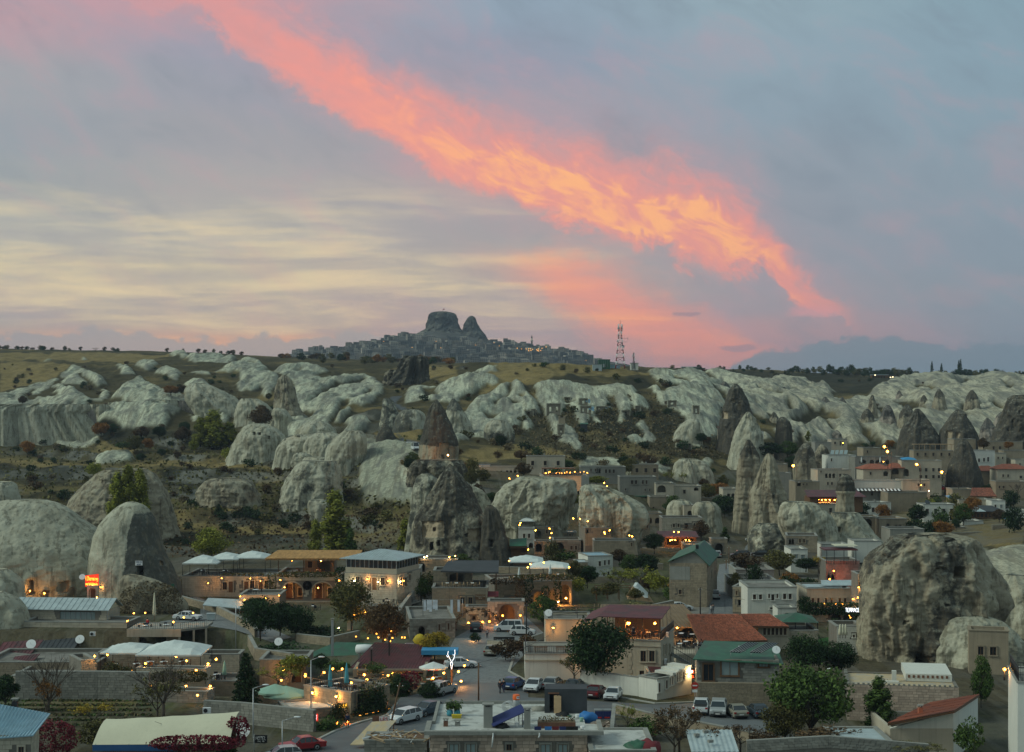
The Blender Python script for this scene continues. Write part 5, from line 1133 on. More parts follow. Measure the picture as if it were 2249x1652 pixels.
CAR={'sedan':dict(L=4.5,W=1.76,body=Pr2(0,.42,.04,.66,.35,.80,1.15,.93,1.25,.95,3.75,.98,4.35,.96,4.48,.80,4.5,.45,4.4,.28,.15,.25),gh=Pr2(1.15,.93,1.95,1.38,2.2,1.43,3.,1.43,3.3,1.38,3.95,.98),wx=(.85,3.6)),'hatch':dict(L=4.,W=1.74,body=Pr2(0,.42,.04,.68,.35,.84,1.,.97,3.65,1.02,3.92,1.,3.99,.80,4.,.45,3.9,.28,.15,.25),gh=Pr2(.95,.96,1.75,1.43,2.05,1.49,3.2,1.47,3.55,1.4,3.88,1.01),wx=(.78,3.3)),'wagon':dict(L=4.5,W=1.78,body=Pr2(0,.42,.04,.68,.35,.86,1.05,.98,4.25,1.02,4.44,1.,4.49,.80,4.5,.45,4.4,.28,.15,.25),gh=Pr2(1.,.97,1.8,1.44,2.1,1.5,3.9,1.5,4.15,1.44,4.4,1.01),wx=(.82,3.6)),'suv':dict(L=4.3,W=1.85,body=Pr2(0,.50,.03,.85,.2,1.,1.1,1.07,4.1,1.12,4.26,1.08,4.3,.85,4.3,.5,4.2,.36,.12,.34),gh=Pr2(1.1,1.06,1.6,1.6,1.9,1.68,3.7,1.68,3.95,1.6,4.18,1.11),wx=(.85,3.4)),'van':dict(L=4.5,W=1.82,body=Pr2(0,.42,.03,.72,.25,.92,.8,1.05,4.35,1.12,4.47,1.08,4.5,.85,4.5,.45,4.4,.3,.12,.28),gh=Pr2(.75,1.04,1.45,1.7,1.75,1.8,4.15,1.8,4.32,1.74,4.44,1.11),wx=(.85,3.6)),'minibus':dict(L=6.6,W=2.,body=Pr2(0,.5,.03,.85,.35,1.15,.9,1.3,6.45,1.4,6.57,1.35,6.6,.9,6.6,.5,6.5,.35,.12,.34),gh=Pr2(.85,1.29,1.45,2.35,1.8,2.6,6.3,2.6,6.45,2.5,6.55,1.39),wx=(1.,5.1)),'pickup':dict(L=4.9,W=1.75,body=Pr2(0,.5,.03,.80,.2,.95,1.2,1.05,4.75,1.08,4.87,1.05,4.9,.8,4.9,.55,4.8,.4,.12,.38),gh=Pr2(1.15,1.04,1.6,1.55,1.85,1.62,2.9,1.62,3.05,1.55,3.2,1.07),wx=(.85,3.75)),'classic':dict(L=4.7,W=1.78,body=Pr2(0,.40,.02,.78,.10,.84,1.35,.92,3.85,.93,4.6,.88,4.69,.80,4.7,.42,4.6,.30,.10,.28),gh=Pr2(1.35,.91,1.95,1.36,2.15,1.42,3.15,1.42,3.35,1.37,3.85,.92),wx=(.85,3.65)),'boxy':dict(L=4.1,W=1.68,body=Pr2(0,.40,.02,.74,.12,.82,1.2,.90,3.5,.92,4.,.90,4.09,.80,4.1,.42,4.,.28,.10,.26),gh=Pr2(1.15,.89,1.75,1.33,1.95,1.38,2.85,1.38,3.05,1.33,3.5,.91),wx=(.75,3.15)),}
CARM={}
def car_meshes(kind,paint):
 k=(kind,paint)
 if k in CARM:return CARM[k]
 c=CAR[kind];Wd=c['W'];L=c['L'];out={}
 bp=c['body'];n=len(bp);b=MB()
 ys=Pr3(-.5,.90,.06,-.485,.975,.02,-.42,1.,0.,.42,1.,0.,.485,.975,.02,.5,.90,.06)
 cx=L/2;vs=[]
 for fy,k_,dz in ys:
  for x,z in bp:vs.append((cx+(x-cx)*(1-(1-k_)*.25),fy*Wd,z-(dz if z>.6 else-dz*.6)))
 fs=[(j*n+i,(j+1)*n+i,(j+1)*n+(i+1)%n,j*n+(i+1)%n)for j in rng(5)for i in rng(n)]
 fs+=[tuple(rng(n))[::1],tuple(rng(5*n,6*n))[::-1]]
 b._add(vs,fs,False)
 g=c['gh'];ti=.8
 def gy(z,s_):
  z0_,z1_=g[0][1],g[2][1];t=(z-z0_)/(z1_-z0_);return s_*Wd*(.47-.085*t)
 top=[p for p in g if p[1]>g[2][1]-.09]
 vs=[]
 for x,z in top:
  for s_ in(-1,1):vs.append((x,gy(z,s_),z+.012))
 vs2=[(v[0],v[1]*.995,v[2]-.05)for v in vs];m_=len(top)
 b._add(vs+vs2,[(2*i,2*i+1,2*i+3,2*i+2)for i in rng(m_-1)]+[(2*m_+2*i,2*m_+2*i+2,2*m_+2*i+3,2*m_+2*i+1)for i in rng(m_-1)]+[(2*i,2*i+2,2*m_+2*i+2,2*m_+2*i)for i in rng(m_-1)]+[(2*i+1,2*m_+2*i+1,2*m_+2*i+3,2*i+3)for i in rng(m_-1)])
 for s_ in(-1,1):
  b.tub((g[0][0],gy(g[0][1],s_),g[0][1]),(g[1][0],gy(g[1][1],s_),g[1][1]),.045,n=5);b.tub((g[-1][0],gy(g[-1][1],s_),g[-1][1]),(g[-2][0],gy(g[-2][1],s_),g[-2][1]),.06,n=5)
  for f in((.42,.70)if kind not in('pickup',)else(.55,)):
   x=g[0][0]+(g[-1][0]-g[0][0])*f;b.hx8([(x-.04,gy(g[0][1],s_)*1.004,g[0][1]),(x+.04,gy(g[0][1],s_)*1.004,g[0][1]),(x+.04,gy(g[0][1],s_)*.95,g[0][1]),(x-.04,gy(g[0][1],s_)*.95,g[0][1]),(x-.03,gy(top[0][1],s_)*1.004,g[2][1]-.03),(x+.03,gy(top[0][1],s_)*1.004,g[2][1]-.03),(x+.03,gy(top[0][1],s_)*.95,g[2][1]-.03),(x-.03,gy(top[0][1],s_)*.95,g[2][1]-.03)])
  b.bo(g[0][0]+.35,g[0][0]+.5,s_*(Wd*.5+.02)if s_<0 else Wd*.5-.04,(s_*Wd*.5+.04)if s_<0 else Wd*.5+.14,g[0][1]+.02,g[0][1]+.17)
 if kind=='pickup':b.cur=1;b.bo(3.25,4.78,-Wd*.42,Wd*.42,1.02,1.1);b.cur=0
 b.cur=1
 b.bo(-.03,.10,-Wd*.42,Wd*.42,.32,.44).bo(L-.10,L+.03,-Wd*.42,Wd*.42,.34,.46).bo(.0,.045,-Wd*.25,Wd*.25,.52,.66)
 b.tub((c['wx'][0],-Wd*.503,.33),(c['wx'][0],Wd*.503,.33),.38,n=14);b.tub((c['wx'][1],-Wd*.503,.33),(c['wx'][1],Wd*.503,.33),.38,n=14)
 b.bo(1.,L-1.,-Wd*.502,Wd*.502,.24,.33)
 out['body']=b.mesh('body',[paint,'trim_black'])
 b=MB();vs=[]
 for s_ in(-1,1):
  for x,z in g:vs.append((x,gy(z,s_)*.985,z))
 m_=len(g);b._add(vs,[tuple(rng(m_)),tuple(rng(m_,2*m_))[::-1]]+[(i,m_+i,m_+i+1,i+1)for i in rng(m_-1)])
 out['windows']=b.mesh('windows','car_glass')
 z_=.70 if kind not in('suv','van','minibus','pickup')else .88
 if kind=='minibus':z_=1.
 for s_ in(-1,1):
  y0,y1=sorted((s_*Wd*.30,s_*Wd*.48));out[('headlight',s_)]=MB().hx8([(-.015,y0,z_-.13),(.30,y0*.99 if False else y0,z_-.13),(.30,y1,z_-.13),(.02,y1,z_-.13),(.0,y0,z_+.02),(.34,y0,z_+.06),(.34,y1+0.,z_+.06),(.06,y1,z_+.03)]).mesh('headlight','lamp_clear')
  out[('tail',s_)]=MB().bo(L-.22,L+.015,min(s_*Wd*.34,s_*Wd*.495),max(s_*Wd*.34,s_*Wd*.495),z_-.04,z_+.16).mesh('tail_light','lamp_red')
 out['plateF']=MB().bo(-.045,-.02,-.26,.26,.44,.55).mesh('number_plate',PTW);out['plateR']=MB().bo(L+.02,L+.045,-.26,.26,.52,.63).mesh('number_plate',PTW)
 CARM[k]=out;return out
_tyre=MB();_tyre.lth(Pr2(.20,-.10,.30,-.11,.325,-.07,.325,.07,.30,.11,.20,.10),n=18);_tyreM=_tyre.mesh('tyre','tyre')
_rim=MB();_rim.lth(Pr2(.05,-.095,.19,-.115,.205,-.10,.205,.10,.19,.115,.05,.095),n=14);_rimM=_rim.mesh('rim','rim')
def car(px,pyb,kind,paint,heading,label,cat='car',name='parked_car',D=None,wheels=True):
 P=G(px,pyb)if D is None else W(px,pyb,D)
 t=Thg(name,label,cat,(P.x,P.y,P.z+.02),R(heading+180),None);c=CAR[kind];M_=car_meshes(kind,paint);off=(-c['L']/2,0,0)
 put('body',M_['body'],t,off);put('windows',M_['windows'],t,off)
 for s_ in(-1,1):put('headlight',M_[('headlight',s_)],t,off);put('tail_light',M_[('tail',s_)],t,off)
 put('number_plate',M_['plateF'],t,off);put('number_plate',M_['plateR'],t,off)
 for x in c['wx']:
  for s_ in(-1,1):
   w_=bpy.data.objects.new('wheel',_tyreM);link(w_,t);w_.location=(off[0]+x,s_*(c['W']/2-.10),.325);w_.rotation_euler=(R(90),0,0)
   put('rim',_rimM,w_)
 return t
mat('skin',(.34,.2,.14),.6);mat('hair',(.025,.018,.015),.8);mat('cloth_red',(.42,.025,.02),.85);mat(CDK,(.018,.02,.028),.85);mat('cloth_grey',(.12,.13,.15),.85);mat('cloth_navy',(.02,.035,.09),.85);mat('cloth_white',(.6,.6,.6),.85)
def skob(name,verts,edges,radii,m,parent,root=0,sub=1):
 me=bpy.data.meshes.new(name);me.from_pydata(verts,edges,[]);me.materials.append(MAT[m]);o=bpy.data.objects.new(name,me);link(o,parent)
 sk=o.modifiers.new('skin','SKIN');sk.use_smooth_shade=True
 for v,r_ in zip(me.skin_vertices[0].data if me.skin_vertices else [],radii):v.radius=(r_,r_)
 if not me.skin_vertices:
  me.skin_vertices.new()if hasattr(me.skin_vertices,'new')else None
 for i,v in enum(me.skin_vertices[0].data):v.radius=(radii[i],radii[i]*.8 if i!=4 else radii[i]);v.use_root=(i==root)
 s_=o.modifiers.new('sub','SUBSURF');s_.levels=sub;s_.render_levels=sub
 return o
def pers(P,rz,label,top=CDK,legs=CDK,pose='stand',hair='hair',h=1.72,stripes=None,group=None):
 t=Thg('person',label,'person',P,rz,group);k=h/1.75
 sit=pose=='sit';hz=.5 if sit else .92
 st={'stand':(.04,-.04),'walk':(.26,-.24),'sit':(0,0)}[pose]
 if sit:knL,ftL,knR,ftR=(.11,-.42,.50),(.12,-.44,.08),(-.11,-.42,.50),(-.12,-.40,.08)
 else:knL,ftL,knR,ftR=(.10,-st[0]*.55-.02,.50),(.11,-st[0],.09),(-.10,-st[1]*.55-.02,.50),(-.11,-st[1],.09)
 sh=hz+.50
 arm={'stand':((.22,.02,sh-.28),(.20,-.08,sh-.52)),'walk':((.22,.10,sh-.27),(.22,.05,sh-.52)),'sit':((.22,-.10,sh-.26),(.15,-.34,sh-.28))}[pose]
 if label and('umbrella' in label or 'busy' in label):arm=((.24,-.16,sh-.20),(.16,-.42,sh-.12))
 V=[(0,0,hz),(0,0.,hz+.22),(0,-.0,sh),(0,-.01,sh+.09),(0,-.02,sh+.20),(0,-.02,sh+.29),(.10,0,hz-.02),knL,ftL,(ftL[0],ftL[1]-.17,ftL[2]-.045),(-.10,0,hz-.02),knR,ftR,(ftR[0],ftR[1]-.17,ftR[2]-.045),(.18,0,sh-.03),arm[0],arm[1],(arm[1][0],arm[1][1]-.03,arm[1][2]-.09),(-.18,0,sh-.03),(-arm[0][0],arm[0][1]*(-1 if pose=='walk' else 1),arm[0][2]),(-arm[1][0],arm[1][1]*(-1 if pose=='walk' else 1),arm[1][2]),(-arm[1][0],arm[1][1]*(-1 if pose=='walk' else 1)-.03,arm[1][2]-.09)]
 V=[(x*k,y*k,z*k)for x,y,z in V]
 E=Pr2(0,1,1,2,2,3,3,4,4,5,0,6,6,7,7,8,8,9,0,10,10,11,11,12,12,13,2,14,14,15,15,16,16,17,2,18,18,19,19,20,20,21)
 r_=[.13,.125,.14,.055,.10,.075,.09,.06,.042,.04,.09,.06,.042,.04,.06,.042,.032,.035,.06,.042,.032,.035]
 skob('body',V,E,[x*k for x in r_],'skin',t)
 skob('jacket',[V[i]for i in(0,1,2,14,15,16,18,19,20)],Pr2(0,1,1,2,2,3,3,4,4,5,2,6,6,7,7,8),[x*k for x in(.175,.165,.165,.085,.065,.05,.085,.065,.05)],top,t)
 skob('trousers',[V[i]for i in(0,6,7,8,10,11,12)],Pr2(0,1,1,2,2,3,0,4,4,5,5,6),[x*k for x in(.165,.12,.085,.062,.12,.085,.062)],legs,t)
 for i in(9,13):
  b=MB();f=V[i];b.sphere((f[0],f[1]+.06,f[2]-.0),.07*k,8,5,.8,1.9,.7);b.mk('shoe','rubber',t)
 b=MB();c=V[4];b.sphere((c[0],c[1]+.02,c[2]+.055*k),.112*k,10,7,.95,1.,1.05);b.mk('hair',hair,t)
 if stripes:
  b=MB()
  for z in(.10,.22,.34,.45):b.lth([(.178*k,(hz+z)*k),(.180*k,(hz+z+.05)*k)],n=12,sy=.85)
  b.mk('stripe',stripes,t)
 return t
def fpoly(name,pts,m,dz,kind='structure'):
 vs=[G(x,y)for x,y in pts];me=bpy.data.meshes.new(name);me.from_pydata([(v.x,v.y,GZ+dz)for v in vs],[],[tuple(rng(len(vs)))]);me.materials.append(MAT[m])
 o=link(bpy.data.objects.new(name,me));tag(o,kind=kind)
 if me.polygons[0].normal.z<0:me.flip_normals()
 return o
fpoly('road',Pr2(560,1730,660,1640,735,1607,850,1572,880,1532,985,1512,1005,1500,1120,1500,1160,1498,1160,1532,1440,1548,1535,1545,1600,1560,1700,1580,1770,1640,1500,1602,1330,1566,1300,1606,1150,1612,900,1650,860,1720),'asphalt',.03)
fpoly('plaza_paving',Pr2(985,1512,1010,1462,985,1430,1000,1400,1040,1378,1050,1345,1136,1338,1200,1396,1150,1440,1118,1475,1160,1498,1120,1500,1005,1500),'cobble',.034)
fpoly('side_street',Pr2(1556,1349,1614,1349,1612,1290,1608,1240,1625,1222,1690,1222,1690,1205,1648,1200,1648,1182,1640,1160,1612,1160,1602,1185,1583,1222,1573,1280,1560,1310),'cobble',.026)
fpoly('alley',Pr2(1535,1545,1528,1500,1515,1484,1528,1482,1540,1500,1600,1560),'cobble',.042)
fpoly('lane',Pr2(392,1306,420,1306,480,1330,560,1366,640,1400,600,1412,520,1385,450,1374,380,1374,350,1366,440,1352,440,1330),'cobble',.03)
fpoly('yard',Pr2(1495,1318,1560,1318,1556,1349,1470,1349,1470,1330),RFF,.022)
def kerb(pts,label_name='kerb'):
 b=MB()
 for(x0,y0),(x1,y1)in zip(pts[:-1],pts[1:]):
  p,q=G(x0,y0),G(x1,y1);d=(q-p);L=d.length;n=max(1,int(L/1.2));a=d.normalized();w=Vec((-a.y,a.x,0))*.16
  for i in rng(n):
   s_,e=p+a*(L*i/n+.012),p+a*(L*(i+1)/n-.012)
   b.hx8([s_-w,e-w,e+w,s_+w,s_-w+Vec((0,0,.13)),e-w+Vec((0,0,.13)),e+w+Vec((0,0,.13)),s_+w+Vec((0,0,.13))])
 o=b.mk(label_name,'kerb');tag(o,kind='structure');return o
kerb(Pr2(668,1640,735,1607,790,1587,850,1572,872,1545));kerb(Pr2(1185,1505,1290,1520,1440,1546,1530,1543));kerb([(1130,1440),(1118,1475),(1160,1498)])
fpoly('road',Pr2(1590,1345,1594,1345,1593,1300,1601,1265,1593,1240,1590,1240,1596,1265,1589,1300),'asphalt',.044)
WG=GDK
mat('door_wood',(.11,.055,.03),.7,.2,3.)
H=Hous(RST,'long restaurant with white ribbed metal roof and glazed gable below the pale dome',RST,46,235,1338,1366,262,yaw=-6,xs=262,m=WCR,roof=None,trim=False,mas=(.9,.42),hol=[(170,1343,1361,80,0)],foot=.5)
b=MB();q0=H.lx(130);q1=H.lx(210)
for i in rng(8):
 x=q0+(q1-q0)*i/7;b.bo(x-.04,x+.04,.12,.2,H.lz(0,1361),H.lz(0,1343))
H.part(b,'window_frame',MGR);bb=MB().bo(q0,q1,.22,.25,H.lz(0,1361),H.lz(0,1343));H.part(bb,'glass_front',GPL)
b=MB();z=H.H
b.hx8([(-1.5,-.5,z-.02),(H.W+.5,-.5,z-.02),(H.W+.5,H.dep*.55,z+1.5),(-1.5,H.dep*.55,z+1.5),(-1.5,-.5,z+.08),(H.W+.5,-.5,z+.08),(H.W+.5,H.dep*.55,z+1.6),(-1.5,H.dep*.55,z+1.6)])
b.hx8([(-1.5,H.dep*.55,z+1.5),(H.W+.5,H.dep*.55,z+1.5),(H.W+.5,H.dep+.4,z-.02),(-1.5,H.dep+.4,z-.02),(-1.5,H.dep*.55,z+1.6),(H.W+.5,H.dep*.55,z+1.6),(H.W+.5,H.dep+.4,z+.08),(-1.5,H.dep+.4,z+.08)])
for i in rng(19):
 x=-1.5+(H.W+2)*i/18;b.tub((x,-.5,z+.11),(x,H.dep*.55,z+1.62),.05,n=4)
H.part(b,ROO,RMT)
b=MB();b.prism([(.1,z),(H.dep-.1,z),(H.dep*.55,z+1.4)],H.W-.3,H.W-.05,'x');H.part(b,'gable',CCR)
b=MB();D_=H.dep
for k in rng(6):y=D_*k/5;b.bo(H.W+.01,H.W+.09,y-.05,y+.05,.3,z)
b.bo(H.W+.01,H.W+.08,.05,D_-.05,1.,1.1);H.part(b,'gable_frame',MGR);H.part(MB().bo(H.W+.03,H.W+.05,.06,D_-.06,.3,z-.02),'gable_glass',GPL)
H=Hous(SBL,'plain pale stone storey beneath the glazed restaurant',BLD,50,279,1366,1420,256,yaw=-4,dep=7,m=WCR,mas=(.95,.42),lim=0,foot=1)
PANEL=H
b0=W(279,1388,252)
T=Thg('terrace_deck','concrete terrace with iron railings and iron tables in front of the closed cream parasol','terrace',W(279,1386,246))
w_=(396-279)/F*246;b=MB().bo(0,w_,0,8,-.1,.25).hx8([(w_,0,-.1),(w_+3.4,3.5,-.1),(w_+3.4,9,-.1),(w_,8,-.1),(w_,0,.25),(w_+3.4,3.5,.25),(w_+3.4,9,.25),(w_,8,.25)]);b.mk('deck',CON,T)
MB().bo(-.02,w_+.1,-.12,0.,-.9,.3).mk('fascia',WCR,T)
rail(T,[(.1,.05,.25),(w_,.05,.25),(w_+3.4,3.5,.25)],1.,.35)
for x in(w_-.2,w_+1.7,w_+3.3):MB().bo(x-.14,x+.14,max(0,x-w_)+.1,max(0,x-w_)+.38,-3.6,-.1).mk('column',WCR,T)
Hous(SBL,'shaded lower room with timber posts under the iron railed terrace',BLD,300,392,1395,1424,250,dep=5,m=WTN,roof=None,trim=False,hol=[(335,1398,1422,60,0)])
parC(W(339,1366,250),4.6,'large closed cream parasol on the iron railed terrace',CCR)
seats(W(318,1384,249),'with black chairs on the iron railed terrace',None,3,MBK);seats(W(365,1382,250),'beside the closed cream parasol',None,3,MBK)
pers(W(324,1381,250),2.8,'person in a red jacket standing on the terrace by the cream parasol','cloth_red','cloth_navy')
sg=Thg('neon_sign','glowing red and yellow cave hotel sign board above the small stone arch','sign',W(187,1289,284),R(-14));w_=32/F*284;h_=29/F*284
b=MB().hx8([(0,0,0),(w_,0,.35),(w_,.15,.35),(0,.15,0),(0,0,h_*.86),(w_,0,h_),(w_,.15,h_),(0,.15,h_*.86)]);b.mk('board','sign_red_lit',sg)
b=MB();text(b,'Charming',.42,h_*.50,w_*.80,h_*.30,-.06,.035,.28,.05);text(b,'{',.08,h_*.5,.2,h_*.28,-.06,.03);text(b,'cave hotel & suites',.12,h_*.14,w_*.92,h_*.20,-.06,.026,.3);b.mk(LTG,'neon_yellow',sg)
ld=bpy.data.lights.new('sign_light','POINT');ld.energy=30;ld.color=(1,.12,.03);ld.shadow_soft_size=1.;lo=link(bpy.data.objects.new('sign_light',ld),sg);lo.location=(w_/2,-1.6,-.3)
a_=Thg('stone_arch','small stone archway with a lit door right under the neon sign','arch',W(191,1318,283));b=MB();wA=24/F*283;hA=27/F*283;hwall(b,wA,-.5,hA+.4,[(.3,wA-.3,0,hA,1)],.6);b.mk('arch_wall',WCR,a_);door(a_,wA/2,.5,0,.8,1.9)
dish(W(181,1279,286),.55,'dark satellite dish left of the neon sign')
LG='warm lamps of the cave hotel'
for x,y,D_,p_ in Pr4(66,1298,297,30,98,1303,297,45,132,1308,300,14,158,1295,300,25,213,1312,281,30,205,1284,287,10,222,1290,290,14):
 lmp(W(x,y,D_-3.2),'warm glowing lamp in the carved rock front of the cave hotel',LG,p_,.17)
for x,y in Pr2(294,1347,319,1346,280,1364,381,1366,404,1356,424,1346):lmp(W(x,y,245 if y>1350 else 252),'round lamp on the iron railed terrace',None,9,.16)
car(412,1362,'classic',CWH,-14,'white saloon car parked at the top of the cobbled lane')
bn=Thg('waste_bin','green grey wheeled waste bin on the cobbled lane','waste bin',G(464,1363));MB().tpr(-.6,.6,-.4,.4,.15,1.1,1.15).mk('tub',RMT,bn);MB().bo(-.72,.72,-.5,.5,1.1,1.22).mk('lid',RMT,bn)
for x in(-.45,.45):MB().tub((x,-.42,.08),(x,-.30,.08),.08,n=8).mk('wheel','rubber',bn)
sn=Thg('information_sign','white and blue sign board over the dark doorway in the cone','sign',W(297,1242,278));MB().bo(0,1.25,0,.06,0,.8).mk('board',PTW,sn);b=MB();text(b,'TURKISH',.08,.52,1.1,.18,-.02,.025);text(b,'NIGHT',.3,.10,.7,.18,-.02,.025);b.mk(LTG,PTN,sn)
sn=Thg('information_sign','small green sign on the pale foot of the cone','sign',W(376,1290,276));MB().bo(0,.55,0,.05,0,.6).mk('board',RGN,sn)
H=Hous(SHT,'long block built hotel wing with brown doors under the three canvas pavilions',HTL,400,606,1266,1310,296,yaw=-2,dep=13,m=WCR,mas=(.75,.36),frame=WCR,wns=[(494,1287,9,17),(554,1284,9,17),(585,1283,8,16)],doors=[(507,1302,9,25),(541,1302,10,25),(573,1302,10,25)])
rail(H.o,[(.1,.1,H.H+.1),(H.W-.1,.1,H.H+.1)],.7,.6)
seats(H.world(3.2,3,H.H+.1),'under the left canvas pavilion',None,4,MBK);seats(H.world(7.5,2.6,H.H+.1),'under the middle canvas pavilion',None,4,MBK)
cnpy(400,477,1222,1237,300,7,1264,'leftmost white canvas pavilion on the long hotel terrace');cnpy(457,522,1216,1228,304,7,1264,'middle white canvas pavilion on the long hotel terrace');cnpy(512,583,1213,1225,306,7,1264,'right white canvas pavilion beside the straw roof')
for x,y in Pr2(457,1281,550,1271,572,1276,487,1270):lmp(W(x,y,294.6),'orange wall lamp on the long block built hotel wing',None,16,.13)
H=Hous(SBL,'low parapet wall with lamps at the foot of the long hotel wing',BLD,525,614,1308,1336,276,dep=8,m=WCR,mas=(.75,.36))
seats(H.world(2.5,2.5,H.H),'on the lamp lit lower terrace',None,3,MBK)
for x,y in Pr2(528,1310,537,1317,566,1315,584,1313,613,1308):lmp(W(x,y,275.5),'small lamp on the parapet of the lower terrace',None,8,.14)
r_=Thg('awning_roof','low corrugated white awning roof beside the cobbled lane',ROO,W(445,1330,272));MB().hx8(Pr3(0,0,0,6.5,0,-.6,6.5,5,.3,0,5,.6,0,0,.1,6.5,0,-.5,6.5,5,.4,0,5,.7)).mk('sheet',RMT,r_)
for x in(.2,6.3):MB().tub((x,.1,0),(x,.1,-2.2),.05,n=5).mk('post',MGR,r_)
H=Hous('arched_hotel','hotel wing with two lit arches and creepers below the straw roof',HTL,607,752,1262,1334,288,dep=12,m=WCR,mas=(.75,.36),hol=[(642,1279,1318,46,1),(708,1279,1318,46,1)])
b=MB()
for px in(642,708):
 cx=H.lx(px);w=46/F*288;z0=H.lz(cx,1318);h_=39/F*288;sp,pts=arch_pts(w,h_,10)
 for i in rng(len(pts)-1):
  for a_,c_ in((pts[i],pts[i+1]),):
   m0=Vec((a_[0],0,a_[1]-sp));m1=Vec((c_[0],0,c_[1]-sp));k=1.12
   P4=[(cx+a_[0],z0+a_[1]),(cx+c_[0],z0+c_[1]),(cx+c_[0]*k,z0+sp+(c_[1]-sp)*k),(cx+a_[0]*k,z0+sp+(a_[1]-sp)*k)]
   b.prism(P4,-.12,.05)
H.part(b,'arch_ring',WCR)
for px in(642,708):door(H.o,H.lx(px)-1.,3.,H.lz(0,1318),1.2,2.6);window(H.o,H.lx(px)+1.,3.05,H.lz(0,1304),.7,1.5)
for x,y,p_ in Pr3(625,1290,40,699,1291,40,616,1274,18,745,1275,14):lmp(W(x,y,286.5 if p_<30 else 289.5),'orange lamp by the two lit arches',None,p_,.14)
seats(G(622,1338)+Vec((0,0,0)),'before the left lit arch',None,4,MBK);seats(G(690,1340),'before the right lit arch',None,4,MBK)
mw=Thg('millstone','round dark iron wheel hung between the two lit arches','wheel',W(675,1286,287.2));b=MB();b.lth(Pr2(.75,-.05,.85,-.05,.85,.05,.75,.05,.75,-.05),n=18).lth(Pr2(.1,-.05,.3,-.05,.3,.05,.1,.05),n=10)
for i in rng(6):a_=R(30*i);b.bo(-.03,.03,-.8,.8,-.03,.03)if i==0 else b.tub((.8*math.cos(a_),.8*math.sin(a_),0),(-.8*math.cos(a_),-.8*math.sin(a_),0),.035,n=4)
o=b.mk('rim',MBK,mw);o.rotation_euler=(R(90),0,0)
T=Hous('roof_lounge','open roof lounge with lit tan room under a wide straw roof','lounge',669,734,1229,1262,296,dep=5,m=WTN,roof=None,trim=False,hol=[(712,1233,1260,30,0)],wns=[(681,1240,9,14)],foot=.2)
b=MB();a0=W(582,1229,291);w_=205/F*291
b2=Thg('straw_roof','wide orange brown straw roof over the open lounge',ROO,a0)
b.hx8([(0,0,0),(w_,0,0),(w_,8,.75),(1.2,8,.75),(0,0,.22),(w_,0,.22),(w_,8,1.),(1.2,8,1.)]);b.mk('straw','thatch',b2)
MB().bo(2,w_-4,-.06,0.,-.16,-.02).mk('eave_board',WDP,b2)
for x in(2.4,7.,12.,16.5):MB().bo(x-.08,x+.08,.3,.46,-2.9,-.01).mk('post',WDD,b2)
b=MB()
r_=np.random.RandomState(4);Pn=np.stack([r_.uniform(0,w_,900),-.02+0*r_.uniform(0,1,900),r_.uniform(-.12,.12,900)],-1);put('straw_fringe',leafy(Pn,.16,'thatch',3,0),b2)
lmp(W(705,1231,292),'twin bright lamp glowing under the straw roof',None,60,.2);lmp(W(642,1232,293),'small red lamp under the left end of the straw roof',None,5,.08)
seats(W(700,1260,293.5),'in the glow under the straw roof',None,4,WDD);seats(W(655,1261,292),'at the dim left end under the straw roof',None,4,WDD)
H=Hous(SHT,'three storey cream hotel with glazed dark top floor and hipped grey roof',HTL,757,872,1258,1372,284,yaw=-20,xs=922,m=WCR,mas=(.75,.36),roof=RFF,trim=True,lim=0,wns=[(786,1273,10,14),(841,1277,10,16),(858,1340,9,16)],doors=[(823,1297,11,28)],swn=Pr4(880,1276,.8,16,890,1278,.8,20,899,1268,.7,14,880,1342,.8,14))
U=MB().bo(.1,H.W-.1,.1,H.dep-.1,H.H+.14,H.H+1.);H.part(U,'upper_band',WCR)
U=MB().bo(.3,H.W-.3,.3,H.dep-.3,H.H+1.,H.H+2.6);H.part(U,'glazing',GDK)
b=MB()
for i in rng(12):x=.2+(H.W-.5)*i/11;b.bo(x,x+.09,.2,.3,H.H+1.,H.H+2.6)
for i in rng(9):y=.3+(H.dep-.7)*i/8;b.bo(H.W-.31,H.W-.2,y,y+.09,H.H+1.,H.H+2.6)
H.part(b,'glazing_bars',MGR);hipr(H,RMT,1.35,.7,.12,H.H+2.62,22)
b=MB().bo(H.W*.5,H.W+2.,-2.2,-.05,3.9,4.15).bo(H.W+.12,H.W+2.,-.05,6,3.9,4.15);H.part(b,'balcony',CON);rail(H.o,[(H.W*.5,-2.1,4.15),(H.W+1.9,-2.1,4.15),(H.W+1.9,5.9,4.15)],.95,.35)
seats(H.world(H.W-1.2,-1.2,4.15),'on the corner balcony of the glazed top hotel',None,3,MBK)
for lx_,ly_,lz_,m_ in [(1.9,-.25,7.9,BWH),(4.6,-.25,8.3,'bulb'),(6.6,-.25,7.9,BWH),(8.6,-.25,8.1,'bulb'),(H.W+.3,.8,8.,BWH),(H.W+.3,2.2,8.,'bulb'),(H.W-.8,-.3,3.,'bulb')]:lmp(H.world(lx_,ly_,lz_),'lamp on the glazed top hotel front',None,18,.13,m_,col=(1,.75,.4)if m_==BWH else(1,.42,.1))
Hous('stone_wing','narrow grey rear wing attached to the right of the glazed top hotel',BLD,914,922,1250,1300,296,dep=8,m=WGR,foot=3)
wrun('retaining_wall','diagonal grey retaining wall climbing right of the glazed top hotel',[W(875,1372,262),W(925,1300,300)],2.,WGR,.5,(.6,.3))
H=Hous('stone_terrace','stone terrace with lamps at the foot of the tall grey chimney','terrace',908,1005,1229,1266,332,dep=8,m=WTN,mas=MS,hol=[(926,1236,1256,14,1)])
